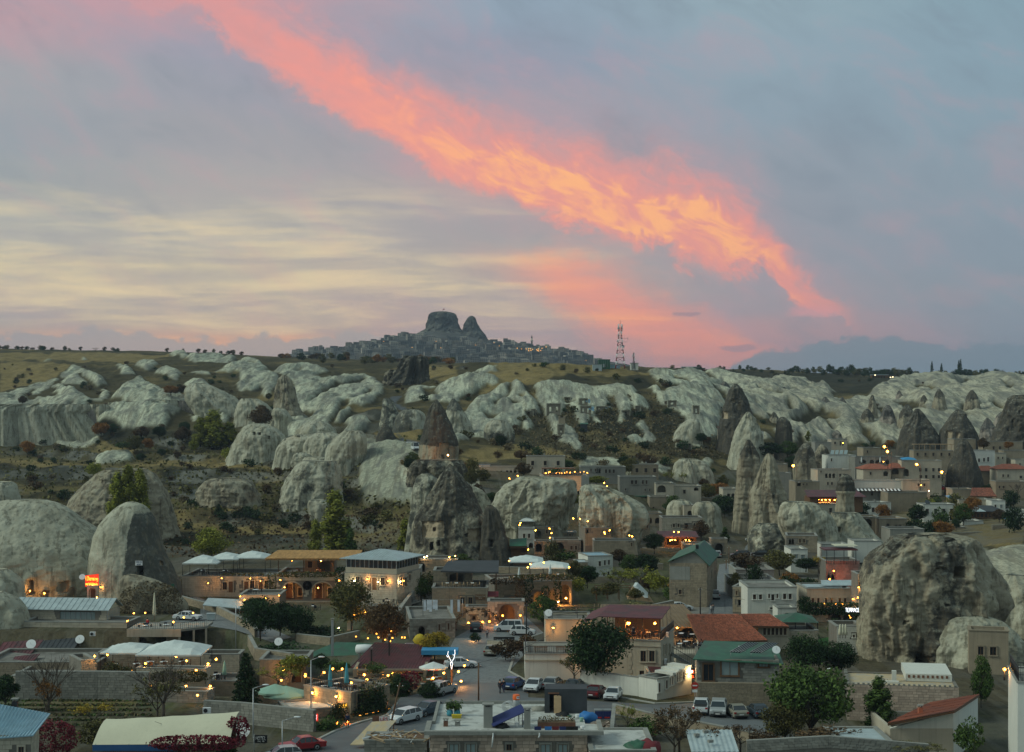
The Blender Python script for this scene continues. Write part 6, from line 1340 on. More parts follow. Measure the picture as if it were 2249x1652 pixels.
for x,y,m_ in [(932,1224,BWH),(938,1222,BWH),(987,1224,'bulb'),(1000,1221,'bulb')]:lmp(W(x,y,332),'bright lamp at the foot of the tall grey chimney',None,25,.17,m_,col=(1,.6,.25))
H=Hous(SHT,'rough stone hotel with railed roof terrace and brown name board',HTL,949,1071,1292,1374,266,dep=11,m=WTN,mas=MS,lim=300,wns=[(1016,1319,9,15),(1033,1319,9,15)],hol=[(1061,1354,1370,8,1)])
rail(H.o,[(.1,.1,H.H+.1),(H.W-.1,.1,H.H+.1)],1.,.3)
Hous('terrace_room','roof terrace room with brown blinds behind the rough stone hotel railing',BLD,952,1036,1254,1294,273,dep=6,m=WTN,mas=MS,hol=[(1002,1262,1278,30,0)],foot=.1)
r_=Thg('flat_awning','wide dark flat roof shading the roof terrace under the grey chimney',ROO,W(968,1256,270));MB().hx8(Pr3(0,0,-.05,9.8,-1.5,-.15,9.8,8,.9,1,8,.9,0,0,.18,9.8,-1.5,.1,9.8,8,1.15,1,8,1.15)).mk('roof_sheet',RFD,r_)
for x in(2.8,9.4):MB().bo(x-.1,x+.1,-.8,-.6,-2.9,-.15).mk('post',WDD,r_)
seats(W(985,1290,267.5),'at the left of the railed roof terrace',None,4,WDP);seats(W(1005,1290,267.5),'in the middle of the railed roof terrace',None,4,WDP);seats(W(1040,1290,268),'at the right of the railed roof terrace',None,4,WDP)
sg=Thg('hotel_sign','dark brown name board with cream letters on the rough stone hotel','sign',W(1044,1317,265.6));MB().bo(0,1.7,0,.08,0,.85).mk('board',WDD,sg);b=MB();text(b,'Panoramic Cave',.1,.48,1.5,.2,-.03,.02);text(b,'Hotel',.55,.16,.6,.2,-.03,.022);b.mk(LTG,WCR,sg)
for x,y in Pr2(1057,1332,1070,1330,1024,1333,1025,1338):lmp(W(x,y,265),'yellow wall lamp on the rough stone hotel',None,14,.15)
Hous(SBL,'low stone porch with lamps at the foot of the rough stone hotel',BLD,1023,1092,1334,1374,262,dep=3,m=WCR,mas=(.5,.28),hol=[(1041,1352,1362,7,1),(1068,1345,1354,4,1)])
for x,y,m_ in [(1029,1368,'bulb'),(1078,1350,'bulb'),(1080,1368,'neon_red'),(1060,1366,'bulb')]:lmp(W(x,y,260.5),'warm lamp on the stone porch',None,22,.16,'bulb')
H=Hous(FRH,'grey flat roofed low house with laundry drying on top',HSE,900,1000,1361,1402,243,yaw=6,dep=15,m=WGR,mas=MS,wns=[(985,1376,4,14),(965,1378,4,14)],hol=[(926,1376,1400,14,1)])
for i,(x,h_)in enum(Pr2(0,1.7,.5,1.5,.9,1.8,1.4,1.4,1.8,1.6,4.2,2.2,5.3,1.9)):
 t=Thg('laundry_sheet','white sheet hanging on the roof washing line','laundry',H.world(2.6+x,6.,H.H+2.2),.2,'white sheets on the roof washing line');b=MB();N=5
 vs=[(-.2+.4*(i_%2)*1.,.04*math.sin(j*1.7+i),-h_*j/N)for j in rng(N+1)for i_ in rng(2)];vs2=[(v[0],v[1]+.02,v[2])for v in vs]
 b._add(vs+vs2,[(2*j,2*j+1,2*j+3,2*j+2)for j in rng(N)]+[(12+2*j,12+2*j+2,12+2*j+3,12+2*j+1)for j in rng(N)]);b.mk('cloth','laundry',t)
t=Thg('washing_line','washing line on thin poles on the grey flat roof','washing line',H.world(2.3,6.,H.H));b=MB();b.tub((0,0,-.3),(0,0,2.4),.04).tub((6.2,0,-.3),(6.2,0,2.4),.04).tub((0,0,2.3),(6.2,0,2.3),.015);b.mk('poles',MGR,t)
H=Hous('arched_hotel','stone hotel with five tall arches below a railed terrace with two white pavilions',HTL,1086,1256,1279,1334,282,yaw=9,dep=12,m=WTN,mas=MS,lim=300,hol=[(1124,1311,1330,26,1),(1184,1299,1332,26,1),(1213,1297,1332,18,1),(1241,1284,1332,25,1)])
rail(H.o,[(.1,.1,H.H+.1),(H.W-.1,.1,H.H+.1)],1.,.3)
for x,y,p_ in Pr3(1193,1305,120,1226,1322,120,1243,1314,120,1124,1322,60):lmp(W(x,y,284),'orange lamp glowing inside the tall arches',None,p_,.16)
for px,py in Pr2(1131,1268,1153,1266,1175,1265,1207,1264,1228,1262):seats(W(px,py+8,288),'on the terrace over the tall arches',None,4,WDP)
cnpy(1118,1194,1223,1234,300,8,1262,'white canvas pavilion behind on the terrace over the tall arches');cnpy(1164,1252,1236,1247,291,8,1272,'white canvas pavilion in front on the terrace over the tall arches')
for x,y in Pr2(1118,1232,1165,1239,1194,1236,1250,1246,1159,1246):lmp(W(x,y,289.5),'orange lamp under the two white pavilions',None,20,.17)
parC(W(1140,1278,284),2.6,'slim closed white parasol on the terrace over the arches','canvas');parC(W(1208,1268,286),2.4,'second slim closed white parasol near the terrace edge','canvas')
H=Hous('stone_gateway','high stone gate building with one large arch onto the plaza',BLD,1071,1151,1322,1378,257,dep=4,m=WCR,mas=MS,lim=300,hol=[(1113,1328,1376,35,1),(1076,1350,1368,6,1)])
for x,y,p_ in Pr3(1104,1352,60,1075,1365,30,1143,1352,20,1088,1352,12):lmp(W(x,y,258.5 if x==1104 else 256),'orange red lamp at the large gate arch',None,p_,.17,col=(1,.3,.05))
r_=Thg('awning','maroon awning over the stone gateway','awning',W(1071,1303,266));MB().hx8(Pr3(0,0,-.6,1.8,0,-.6,1.8,2,0,0,2,0,0,0,-.52,1.8,0,-.52,1.8,2,.08,0,2,.08)).mk('cloth','canvas_red',r_)
H1=Hous('cream_hotel_wing','cream upper wing with a wall lamp and open steel roof frame',HTL,1198,1300,1361,1440,223,dep=8,m=WCR,wns=[(1291,1392,8,20)])
MBt=MB();
for(a_,c_)in [((1,0,0),(8,0,0)),((1,5,0),(8,5,0)),((1,0,0),(1,5,0)),((8,0,0),(8,5,0)),((1,0,0),(8,5,0)),((4.5,0,0),(4.5,5,0))]:
 for dz_ in(.5,.9):MBt.tub((a_[0],a_[1]+1,H1.H+dz_),(c_[0],c_[1]+1,H1.H+dz_),.04,n=4)
for x in(1,4.5,8):
 for y in(1,6):MBt.tub((x,y,H1.H),(x,y,H1.H+.9),.04,n=4)
H1.part(MBt,'steel_frame',MBK);dish(W(1205,1361,226),.55,'white satellite dish beside the steel roof frame')
H2=Hous('terrace_building','white walled terrace building with picnic tables on its railed roof',BLD,1153,1275,1437,1508,207,dep=10,m=WWH)
rail(H2.o,[(.1,9,H2.H+.1),(.1,.1,H2.H+.1),(H2.W-.1,.1,H2.H+.1)],.95,.3);H2.part(MB().bo(-.05,H2.W+.05,-.12,-.0,H2.H-.9,H2.H-.7),'string_course',WCR)
for px in(1188,1236):
 p=W(px,1437,209);t=Thg('picnic_table','dark picnic table %s on the railed roof'%('left' if px<1200 else 'right'),'table',(p.x,210.5,H2.z0+H2.H-.3));b=MB().bo(-.9,.9,-.38,.38,.70,.76);b.mk('table_top',WDD,t)
 for y in(-.72,.72):MB().bo(-.9,.9,y-.13,y+.13,.42,.47).mk('bench',WDD,t)
 for x in(-.7,.7):MB().tub((x,-.7,0),(x,.2,.7),.04,n=4).tub((x,.7,0),(x,-.2,.7),.04,n=4).mk('trestle',WDD,t)
H3=Hous('cream_hotel','cream three storey hotel corner with barred windows under a maroon roofed terrace',HTL,1329,1451,1404,1494,208,yaw=-14,xs=1480,m=WCR,lim=0,wns=Pr4(1413,1441,12,24,1432,1441,12,24,1410,1479,10,12,1424,1480,6,12),swn=Pr4(1458,1428,.5,20,1463,1426,.5,20,1470,1424,.5,18,1456,1470,.6,14))
H3.part(MB().bo(-.08,H3.W+.08,-.12,-.01,H3.H-.75,H3.H-.6),'string_course',WCR)
b=MB()
for i in rng(7):z=H3.H-1.6-i*.55;b.bo(H3.W*.42,H3.W*.42+(.5 if i%2 else .35),-.05,-.01,z,z+.48)
H3.part(b,'quoin',WCR)
H3.part(MB().bo(.1,H3.W-.1,.1,H3.dep-.1,H3.H+.13,H3.H+.2),'terrace_floor',RFF)
rail(H3.o,[(.1,.05,H3.H+.2),(H3.W,.05,H3.H+.2),(H3.W,H3.dep-.2,H3.H+.2)],1.,.28)
b=MB();zt=H3.H+3.;dA=7.5
b.hx8([(-.8,-.3,zt-.1),(H3.W+.2,-.3,zt-.1),(H3.W+.2,dA,zt+.5),(-.8,dA,zt+.5),(-.8,-.3,zt),(H3.W+.2,-.3,zt),(H3.W+.2,dA,zt+.6),(-.8,dA,zt+.6)]).hx8([(-3.2,-.3,zt-1.1),(-.8,-.3,zt-.1),(-.8,dA,zt+.5),(-3.2,dA,zt-.5),(-3.2,-.3,zt-1.),(-.8,-.3,zt),(-.8,dA,zt+.6),(-3.2,dA,zt-.4)])
H3.part(b,'awning',RMR)
b=MB()
for x in(.3,2.6,4.9,H3.W-.1):b.bo(x-.06,x+.06,.1,.22,H3.H+.2,zt-.1)
for z in(1.,1.9):b.bo(.3,4.9,.12,.18,H3.H+.2+z,H3.H+.26+z)
for x in(1.,1.8,3.4,4.1):b.bo(x-.03,x+.03,.12,.18,H3.H+.2,zt-.1)
H3.part(b,'timber_frame',WDD);H3.part(MB().bo(.1,H3.W-1,H3.dep*.55,H3.dep*.55+.1,H3.H+.2,zt),'back_wall','interior')
for x,y in [(1378,1369),(1382,1369),(1438,1369)]:lmp(W(x,y,208),'bright lamp under the maroon terrace roof',None,60,.17)
for i,(lx_,ly_)in enum(Pr2(1.5,1.4,3.6,1.6,5.6,1.5,2.6,3.4)):seats(H3.world(lx_,ly_,H3.H+.2),'under the maroon terrace roof',None,4,WDD)
for x,y,D_ in [(1215,1379,222.4),(1280,1383,222.4),(1281,1447,206),]:lmp(W(x,y,D_),'yellow lamp on the cream hotel wall',None,22,.16)
ac_unit(W(1468,1400,210),'air conditioner high on the right wall of the cream hotel',R(80));ac_unit(W(1464,1459,208),'air conditioner low on the right wall of the cream hotel',R(80))
wrun('boundary_wall','long pale boundary wall behind the parked cars',[G(1274,1512),G(1443,1535)],2.3,WWH,.3,None)
HS=Hous('stepped_annex','pale stepped annex rising along the alley with narrow windows',BLD,1443,1519,1492,1534,193,yaw=42,dep=3,m=WWH,wns=Pr4(1447,1510,4,20,1463,1503,4,18,1471,1497,4,18,1475,1495,4,18,1487,1488,4,20,1491,1486,4,20,1500,1484,3,16))
for i in rng(3):HS.part(MB().bo(HS.W*(.45+.18*i),HS.W,0.+.002*i,3,HS.H+.13+.3*i,HS.H+.13+.3*(i+1)),'step',WWH)
sg=Thg('neon_sign','small red and yellow neon sign on the annex by the alley','sign',W(1508,1494,200),R(42));MB().bo(0,1.5,-.05,.02,0,1.3).mk('board',PTB,sg);b=MB();text(b,'CAVE',.1,.75,1.2,.35,-.1,.04);text(b,'HOTEL',.1,.2,1.2,.3,-.1,.035);b.mk(LTG,'neon_red',sg)
lmp(W(1519,1475,197),'bright lamp at the top of the alley',None,40,.18,BWH,col=(1,.7,.35));lmp(W(1514,1482,197),'orange lamp over the small alley sign',None,14,.14)
Hous('flat_roof_annex','small maroon flat roof between the cream hotel and the boundary wall',BLD,1425,1478,1482,1500,200,dep=7,m=WCR,roof=RMR,para=.05,trim=False)
st=Thg('outdoor_stair','railed stair descending the right wall of the cream hotel','stair',W(1476,1436,214));b=MB()
for i in rng(14):b.bo(i*.32,i*.32+.34,0,1.1,-i*.19-.4,-i*.19)
b.mk('steps',CON,st);rail(st,[(0,0,.0),(14*.32,0,-14*.19)],.95,.3)
H=Hous('cafe_building','stone cafe with a lit arch beside the brown ribbed roof','cafe',1478,1545,1378,1428,236,dep=9,m=WCR,mas=MS,roof=None,trim=False,hol=[(1510,1379,1402,38,1)])
b=MB().hx8([(-12,-1,H.H),(H.W+.3,-.6,H.H),(H.W+.3-2,12,H.H+1.8),(-10,12,H.H+1.8),(-12,-1,H.H+.12),(H.W+.3,-.6,H.H+.12),(H.W+.3-2,12,H.H+1.92),(-10,12,H.H+1.92)])
for i in rng(28):x=-12+i*(H.W+12)/27;b.tub((x,-1,H.H+.14),(x+(1 if x<0 else-1.8),12,H.H+1.94),.06,n=4)
H.part(b,ROO,'roof_brown')
for x,y in [(1487,1379),(1534,1376),(1528,1388)]:lmp(W(x,y,235),'yellow lamp around the lit cafe arch',None,26,.17)
for px,py in Pr2(1498,1402,1522,1404,1508,1420,1530,1425,1495,1425):seats(W(px,py,225+(1425-py)*.3),'on the cafe terrace',None,4,MBK)
t=Thg('terrace_deck','stone cafe terrace stepping down beside the cream hotel','terrace',W(1482,1432,222));MB().bo(0,5.2,-2,6,-2.6,0).mk('deck',WCR,t);rail(t,[(0,-1.9,0),(5.2,-1.9,0)],.9,.3)
pers(W(1527,1427,221.5),.6,'seated person in dark clothes nearest the end of the cafe terrace',CDK,CDK,'sit');pers(W(1540,1425,222),-1.4,'seated person facing left at the cafe terrace table','cloth_grey',CDK,'sit')
def tiler(label,pts,D0,m='roof_tile',nx=60,ny=22,thing_name='tiled_roof',wall=None,px=None):
 A,B,C_,D_=[Vec(p)for p in pts];t=Thg(thing_name,label,ROO,A);up_=((B-A).cross(D_-A)).normalized();up_=up_ if up_.z>0 else-up_
 MB().hx8([Vec((0,0,0))-up_*.2,(B-A)-up_*.2,(C_-A)-up_*.2,(D_-A)-up_*.2,Vec((0,0,0)),B-A,C_-A,D_-A]).mk('roof_deck',WDD,t)
 b=MB();r_=random.Random(3)
 for j in rng(ny):
  for i in rng(nx):
   u0,u1,v0,v1=i/nx,(i+1)/nx,j/ny,(j+1)/ny
   def P(u,v):return((A+(B-A)*u)*(1-v)+(D_+(C_-D_)*u)*v)-A
   lift=.05+r_.uniform(0,.035);g_=.0035
   p0,p1,p2,p3=P(u0+g_,v0-.01),P(u1-g_,v0-.01),P(u1-g_,v1+.012),P(u0+g_,v1+.012);m0,m1=(p0+p1)/2+up_*.09,(p3+p2)/2+up_*.05
   b._add([p0+up_*lift,m0+up_*lift,p1+up_*lift,p2+up_*(lift-.04),m1+up_*(lift-.02),p3+up_*(lift-.04)],[(0,1,4,5),(1,2,3,4)])
 o=b.mk('roof_tile',m,t);o['kind']='stuff';return t
tiler('large red tiled roof sloping down behind the green roofed house',[W(1535,1410,222),W(1686,1407,222),W(1622,1350,238),W(1508,1350,238)],222,nx=54,ny=26)
tiler('smaller red tiled roof above a row of brown framed windows',[W(1640,1376,232),W(1733,1377,232),W(1690,1349,242),W(1625,1349,242)],232,nx=40,ny=16)
H=Hous(RST,'long room with a row of brown framed windows under the smaller red roof',RST,1665,1733,1377,1436,233,dep=7,m=WCR,roof=None,trim=False,wns=[(1679+i*9,1387,6,15)for i in rng(6)])
H=Hous('white_house','plain pale house under the large red tiled roof',HSE,1545,1684,1409,1440,226,dep=8,m=WWH,roof=None,trim=False)
t=Thg('green_canopy','dark green hipped canopy over a rooftop terrace','canopy',W(1722,1386,236));H=MB();w_=5.2;H._add([(-.4,0,1.35),(w_,0,1.2),(w_+.2,7,1.35),(-.4,7,1.35),(w_*.45,3.5,2.3)],[(0,1,4),(1,2,4),(2,3,4),(3,0,4),(3,2,1,0)]);H.mk('canopy_roof',RGN,t)
for x in(0,1.7,3.4,w_-.2):MB().bo(x-.06,x+.06,.1,.22,0,1.22).mk('post',MBK,t)
Hous(SBL,'stone terrace building beneath the dark green hipped canopy',BLD,1720,1797,1386,1450,235,dep=9,m=WCR,mas=MS)
Hous('white_house','small white brick house with closed parasols on its terrace beside the crag',HSE,1838,1898,1377,1450,228,dep=6,m=WWH,mas=(.5,.25),lim=200,wns=[(1875,1397,4,6)])
for i,x in enum((1845,1851,1857)):parC(W(x,1402,224),2.,['left','middle','right'][i]+' of three closed cream parasols on the white house terrace',CCR)
fpoly('lawn',Pr2(1795,1405,1830,1398,1850,1402,1830,1420,1797,1420),'grass_lawn',.05)
H=Hous(SHO,'grey block house with a green metal roof and solar collectors',HSE,1531,1711,1448,1500,190,yaw=-5,dep=10,m=WGR,mas=(.62,.30),roof=None,trim=False,parts=True,lim=300,frame=WDD,wns=[(1556,1477,23,36,GDK,(1,1)),(1603,1468,37,31,GPL,(1,1)),(1677,1461,20,7,GPL,(2,1))])
b=MB().hx8([(-.5,-.5,H.H),(H.W+.5,-.5,H.H-.45),(H.W+.4,11,H.H+.3),(1.2,11,H.H+.5),(-.5,-.5,H.H+.12),(H.W+.5,-.5,H.H-.33),(H.W+.4,11,H.H+.42),(1.2,11,H.H+.62)]);H.part(b,ROO,RGN)
Hous('stone_basement','rough tan lower storey of the green roofed house',BLD,1531,1711,1501,1549,189.3,yaw=-5,dep=6,m=WTN,mas=(.45,.22),roof=None,trim=True,coping=WTN,parts=False)
for i,(lx_,lab)in enum([(5.2,'left'),(7.6,'right')]):
 t=Thg('solar_collector','%s tilted solar collector rack on the green roof'%lab,'solar panel',H.world(lx_,1.3,H.H+.6),R(-20));MB().hx8(Pr3(-1.1,-.9,.15,.2,-.9,.15,1.9,1.2,1.1,.6,1.2,1.1,-1.1,-.9,.22,.2,-.9,.22,1.9,1.2,1.17,.6,1.2,1.17)).mk('panel',GDK,t);b=MB()
 for k in rng(5):b.tub((-1.1+.32*k,-.92,.24),(.6+.32*k,1.2,1.19),.03,n=4)
 b.tub((-1,-.8,-.4),(-1,-.8,.2),.03,n=4).tub((1.2,1.1,-.2),(1.2,1.1,1.1),.03,n=4);b.mk('frame',MGR,t)
ac_unit(H.world(5.,1.6,H.H+.75),'air conditioner standing on the green roof');dish(H.world(9.4,1.,H.H+.2),.5,'satellite dish at the right end of the green roof')
t=Thg('no_entry_sign','round red no entry sign on a post by the alley','road sign',G(1526,1552));MB().tub((0,0,0),(0,0,2.9),.04,n=6).mk('post',MGR,t);o=MB().lth([(.42,-.02),(.42,.02)],n=20).mk('disc','paint_red',t);o.location=(0,-.05,2.5);o.rotation_euler=(R(90),0,0);MB().bo(-.28,.28,-.10,-.075,2.43,2.57).mk('bar',PTW,t);MB().bo(-.3,.3,-.07,-.05,1.7,2.).mk('plate',PTW,t)
H=Hous('block_building','half finished grey stone block building with a plywood roof deck',BLD,1860,2106,1503,1585,181,yaw=-10,dep=9,m='wall_pink',mas=(.62,.30),roof='plywood',para=.15,trim=False,parts=True,lim=300)
BLK=H
b=MB();r_=random.Random(5)
for i in rng(22):x=i*H.W/22;b.bo(x+.05,x+.30,-.05,.3,H.H+.02,H.H+.20)
for i in rng(14):y=.4+i*(H.dep-.6)/14;b.bo(-.08,.3,y,y+.35,H.H+.01,H.H+.2+.12*(i%2))
H.part(b,'joist_end',WGR)
H.part(MB().bo(H.W*.55,H.W*.97,4,H.dep+3,H.H-.1,H.H+.75),'upper_deck',WWH);b=MB()
for i in rng(9):x=H.W*.57+i*H.W*.043;b.bo(x,x+.25,3.93,4.,H.H+.3,H.H+.6)
H.part(b,'timber_end',MRU);H.part(MB().bo(5.2,5.7,3.5,4.,H.H-.2,H.H+1.1).bo(3.6,5.9,2.2,2.8,H.H-.15,H.H+.1),'loose_block',WWH)
Hous('rock_house','square tan house carved into the rock with two dark windows',HSE,2128,2215,1385,1448,212,yaw=-14,dep=4,m=WTN,mas=None,wns=[(2154,1429,12,19),(2181,1430,13,19)],coping=WTN)
tiler('weathered orange corrugated roof with a little brick chimney',[W(1949,1590,160),W(2096,1562,160),W(2151,1526,170),W(2043,1544,170)],160,'roof_orange',36,5,'corrugated_roof')
H=Hous('plaster_house','pale plaster house with a sloping orange corrugated roof',HSE,1955,2094,1600,1680,161,dep=9,m=WCR,roof=None,trim=False,foot=1);b=MB();b.prism([(0,H.H),(H.W,H.H),(H.W,H.lz(H.W,1564)),],.02,.35).hx8([(H.W-.3,.1,0),(H.W,.1,0),(49.7-H.X0,9,0),(49.4-H.X0,9,0),(H.W-.3,.1,H.lz(H.W,1566)),(H.W,.1,H.lz(H.W,1566)),(49.7-H.X0,9,-31.4-H.z0),(49.4-H.X0,9,-31.4-H.z0)]);H.part(b,'gable',WWH)
window(H.o,H.W+.02,5.,3.4,.5,1.6,R(90),WDD);chim(W(2021,1570,163),.42,.75,'small brick chimney on the orange corrugated roof','roof_orange')
H=Hous('white_tower_house','tall plain white house with black roof railings at the right edge',HSE,2235,2330,1500,1760,147,yaw=-12,dep=9,m=WWH,xs=None);rail(H.o,[(.1,8,H.H+.1),(.1,.1,H.H+.1),(6,.1,H.H+.1)],1.3,.3);rail(H.o,[(.1,1.5,H.H+.4),(6,1.5,H.H-.2)],1.3,.3)
lmp(W(2206,1470,155),'bright orange lamp on a curved arm above the white tower house',None,25,.18,post=.8)
Hous(SHO,'pale arched house front beside the crag at the far right',HSE,2150,2208,1325,1368,232,dep=5,m=WCR,hol=[(2190,1330,1364,22,1)])
lmp(W(2205,1304,232),'orange flame like lamp on the rock at the far right',None,30,.2,post=.6)
H=Hous('roof_house','near house with a pale patched flat roof full of clutter',HSE,944,1290,1612,1720,149,dep=15,m='wall_pink',roof=RFW,para=.02,mas=(.55,.32),parts=True,lim=300,trim=False,frame=WGR,mas_side=False,wns=[(1118,1641,12,14),(1198,1645,20,22,GPL),(1236,1645,20,22,GPL),(997,1644,20,22,GPL),(1034,1644,20,22,GPL)])
RH=H;b=MB().bo(-.5,H.W+1.5,-.55,.0,H.H-.02,H.H+.35).bo(-.5,-.02,.0,4.5,H.H-.02,H.H+.35).bo(H.W+1.1,H.W+1.5,0,5,H.H-.02,H.H+.35).bo(.9,H.W,H.dep-.3,H.dep,H.H,H.H+.3).bo(.0,.3,4.5,H.dep,H.H-.02,H.H+.3);H.part(b,'roof_rim',CON)
H.part(MB().bo(-.48,H.W+1.1,.02,4.4,H.H-.12,H.H+.03).bo(.3,H.W,4.4,H.dep-.3,H.H-.12,H.H+.02),'roof_surface',RFW)
def RP(px,py):
 z=RH.z0+RH.H+.03;D=z*F/(885-py);return Vec(((px-1124.5)/F*D,D,z))
chim(RP(1072,1597),.85,2.,'wide concrete chimney left of the solar panel');chim(RP(1158,1600),.6,1.75,'concrete chimney in front of the water tank');chim(RP(979,1595),.42,.5,'small rusty vent box on the left of the patched roof',MRU);chim(RP(1005,1594),.5,.3,'low concrete vent in the left half of the patched roof')
t=Thg('roof_hut','dark rendered roof hut with an open plank door','hut',RP(1196,1566),R(-3));w_=93/F*RP(1196,1566).y;h_=53/F*RP(1196,1566).y;b=MB();hwall(b,w_,0,h_,[(.5,1.3,0,1.9,0)],.25);b.bo(0,.25,.25,3,0,h_).bo(w_-.25,w_,.25,3,0,h_).bo(.25,w_-.25,2.8,3,0,h_).bo(.25,w_-.25,.25,2.8,h_-.15,h_-.01);b.mk('wall',RFD,t)
MB().bo(.35,1.45,-.06,.28,1.9,2.05).mk('lintel',MRU,t)
d_=MB()
for i in rng(5):d_.bo(i*.16,i*.16+.15,-.03,.03,0,1.75+.05*(i%2))
o=d_.mk('door',WDP,t);o.location=(.95,-.12,.02);o.rotation_euler=(0,0,R(-25))
t=Thg('water_tank','steel hot water tank with a bright orange cap on the roof','water tank',RP(1134,1583));MB().lth(Pr2(.30,1.,.33,1.05,.33,2.,.30,2.05),n=18).mk('tank',MGR,t);MB().lth(Pr2(.34,2.05,.35,2.1,.34,2.5,.28,2.56),n=18).mk('cap','paint_orange',t);MB().bo(.02,.30,-.37,-.33,2.18,2.42).mk('sticker',PTW,t);b=MB();text(b,'TATA',.05,2.28,.24,.10,-.385,.012);b.mk(LTG,PTN,t);b=MB()
for x in(-.2,.2):
 for y in(-.2,.2):b.tub((x,y,0),(x,y,1.05),.025,n=4)
b.mk('stand',MBK,t)
t=Thg('solar_heater','blue tilted solar water heater panel on the patched roof','solar panel',RP(1082,1600),R(12));MB().hx8(Pr3(0,-.3,.2,3.2,-.3,1.5,3.,1.2,1.9,-.2,1.2,.6,0,-.3,.28,3.2,-.3,1.58,3.,1.2,1.98,-.2,1.2,.68)).mk('panel',PTN,t);b=MB().tub((.4,0,0),(.4,0,.4),.03).tub((2.9,0,0),(2.9,0,1.4),.03).tub((2.8,1.1,0),(2.8,1.1,1.8),.03).tub((1.2,-.1,0),(1.2,.9,1.3),.02);b.mk('frame',MBK,t)
t=Thg('rolled_pipes','coil of white hoses behind the solar panel','hose',RP(1112,1572));b=MB()
for k in rng(4):
 P=[(.45*math.cos(a_/3.)+.1*k,.2*k,.9+.45*math.sin(a_/3.))for a_ in rng(19)];b.path(P,.045)
b.mk('coil','pipe',t)
cc=[(PTN,'dark blue'),('paint_blue','bright blue'),('canvas_red','dark red'),(PTN,'navy'),(PTB,'black'),(PTB,'second black')]
for i,(m_,l_)in enum(cc):
 x=[1181,1204,1220,1236,1250,1262][i];t=Thg('plastic_crate','%s plastic crate in the row along the front of the roof'%l_,'crate',RP(x,1605));b=MB().bo(-.32,.32,-.2,-.17,0,.36).bo(-.32,.32,.17,.2,0,.36).bo(-.32,-.29,-.17,.17,0,.36).bo(.29,.32,-.17,.17,0,.36).bo(-.29,.29,-.17,.17,0,.03);b.mk('crate_body',m_,t);b=MB()
 for k in rng(5):b.bo(-.30+.13*k,-.24+.13*k,-.215,-.2,.04,.32)
 b.mk('rib',m_,t)
for i,(x,y,m_,l_)in enum([(1135,1597,PTW,'white bucket beneath the blue solar panel'),(1150,1591,MGR,'grey can by the chimney'),(1251,1581,RGN,'green bucket before the roof hut'),(1279,1604,PTW,'white bucket at the right end of the crate row'),(1254,1586,PWH,'pale bucket in front of the roof hut'),(1277,1585,'canvas_green','pale green bucket at the right of the clutter'),(1268,1578,PWH,'grey white drum beside the roof hut')]):
 t=Thg('bucket',l_,'bucket',RP(x,y));MB().lth(Pr2(.15,0,.21,.38,.19,.38,.14,.04),n=12).mk('pail',m_,t);MB().lth([(.205,.35),(.23,.36),(.205,.40)],n=12).mk('rim',m_,t)
for i,(x,y,m_,l_,s_)in enum([(1236,1572,PTB,'heap of dark rags against the roof hut',.5),(1262,1560,CCR,'folded beige cloth on the clutter heap',.45),(1290,1575,'paint_blue','crumpled blue tarpaulin at the roof edge',.7),(1184,1560,WGR,'small pile of broken blocks behind the tank',.6),(1100,1598,PTB,'dark scrap heap under the solar panel',.6)]):
 p=RP(x,y);o=bpy.data.objects.new('junk_heap',None)
 r_=np.random.RandomState(i);b=MB();b.sphere((0,0,.0),s_,14,9,1.3,1,.75);me=b.mesh('junk_heap',m_);me.transform(Matrix.Identity(4));co=np.array([v.co[:]for v in me.vertices]);co*=(1+.35*fbm(co[:,0]*3+i,co[:,1]*3,co[:,2]*3,3))[:,None];me.vertices.foreach_set('co',co.ravel().astype(np.float32));o=put('junk_heap',me,None,p);tag(o,l_,'junk heap')
for x,m_ in((962,0),(978,0)):
 t=Thg('potted_plant','leafy plant in a green sack, %s of the pair on the roof'%('left' if x<970 else 'right'),'plant',RP(x+26,1572));MB().lth([(.25,0),(.33,.2),(.28,.55)],n=10).mk('sack','canvas_teal',t);r_=np.random.RandomState(x);put('foliage',leafy(r_.normal(size=(220,3))*np.array([.22,.22,.25])+np.array([0,0,.95]),.2,'leaf_green',x),t)
t=Thg('yellow_basin','yellow plastic basin in front of the potted plants','basin',RP(1003,1577));MB().tpr(-.42,.42,-.25,.25,0,.3,1.15).mk('tub','tarp_yellow',t);MB().bo(-.50,.50,-.31,.31,.30,.33).mk('lip','tarp_yellow',t)
t=Thg('planter_bed','earth bed with dry stalks along the crate row','planter',RP(1181,1600));MB().bo(0,3.6,0,1.2,0,.55).mk('box',MRU,t);MB().bo(.05,3.55,.05,1.15,.55,.58).mk('soil','roof_brown',t);r_=np.random.RandomState(9);put('plants',leafy(r_.uniform(0,1,(260,3))*np.array([3.4,1.,.45])+np.array([.1,.1,.55]),.14,'leaf_dry',3,0),t)
for i,x in enum((1083,1185)):t=Thg('drain_pipe','short white drain pipe %s under the roof rim'%('left' if i==0 else 'right'),'pipe',W(x,1612,148.2));MB().tub((0,.3,0),(0,-.15,-.1),.07).tub((0,-.15,-.1),(-.1,-.2,-1.2 if i==0 else-.35),.07).mk('spout','pipe',t);MB().tub((0,.3,0),(0,.36,.01),.1).mk('collar','pipe',t)
rg=random.Random(8)
t=Thg('rubble_heap','heap of broken stone blocks right of the near roof','rubble heap',G(1320,1625))
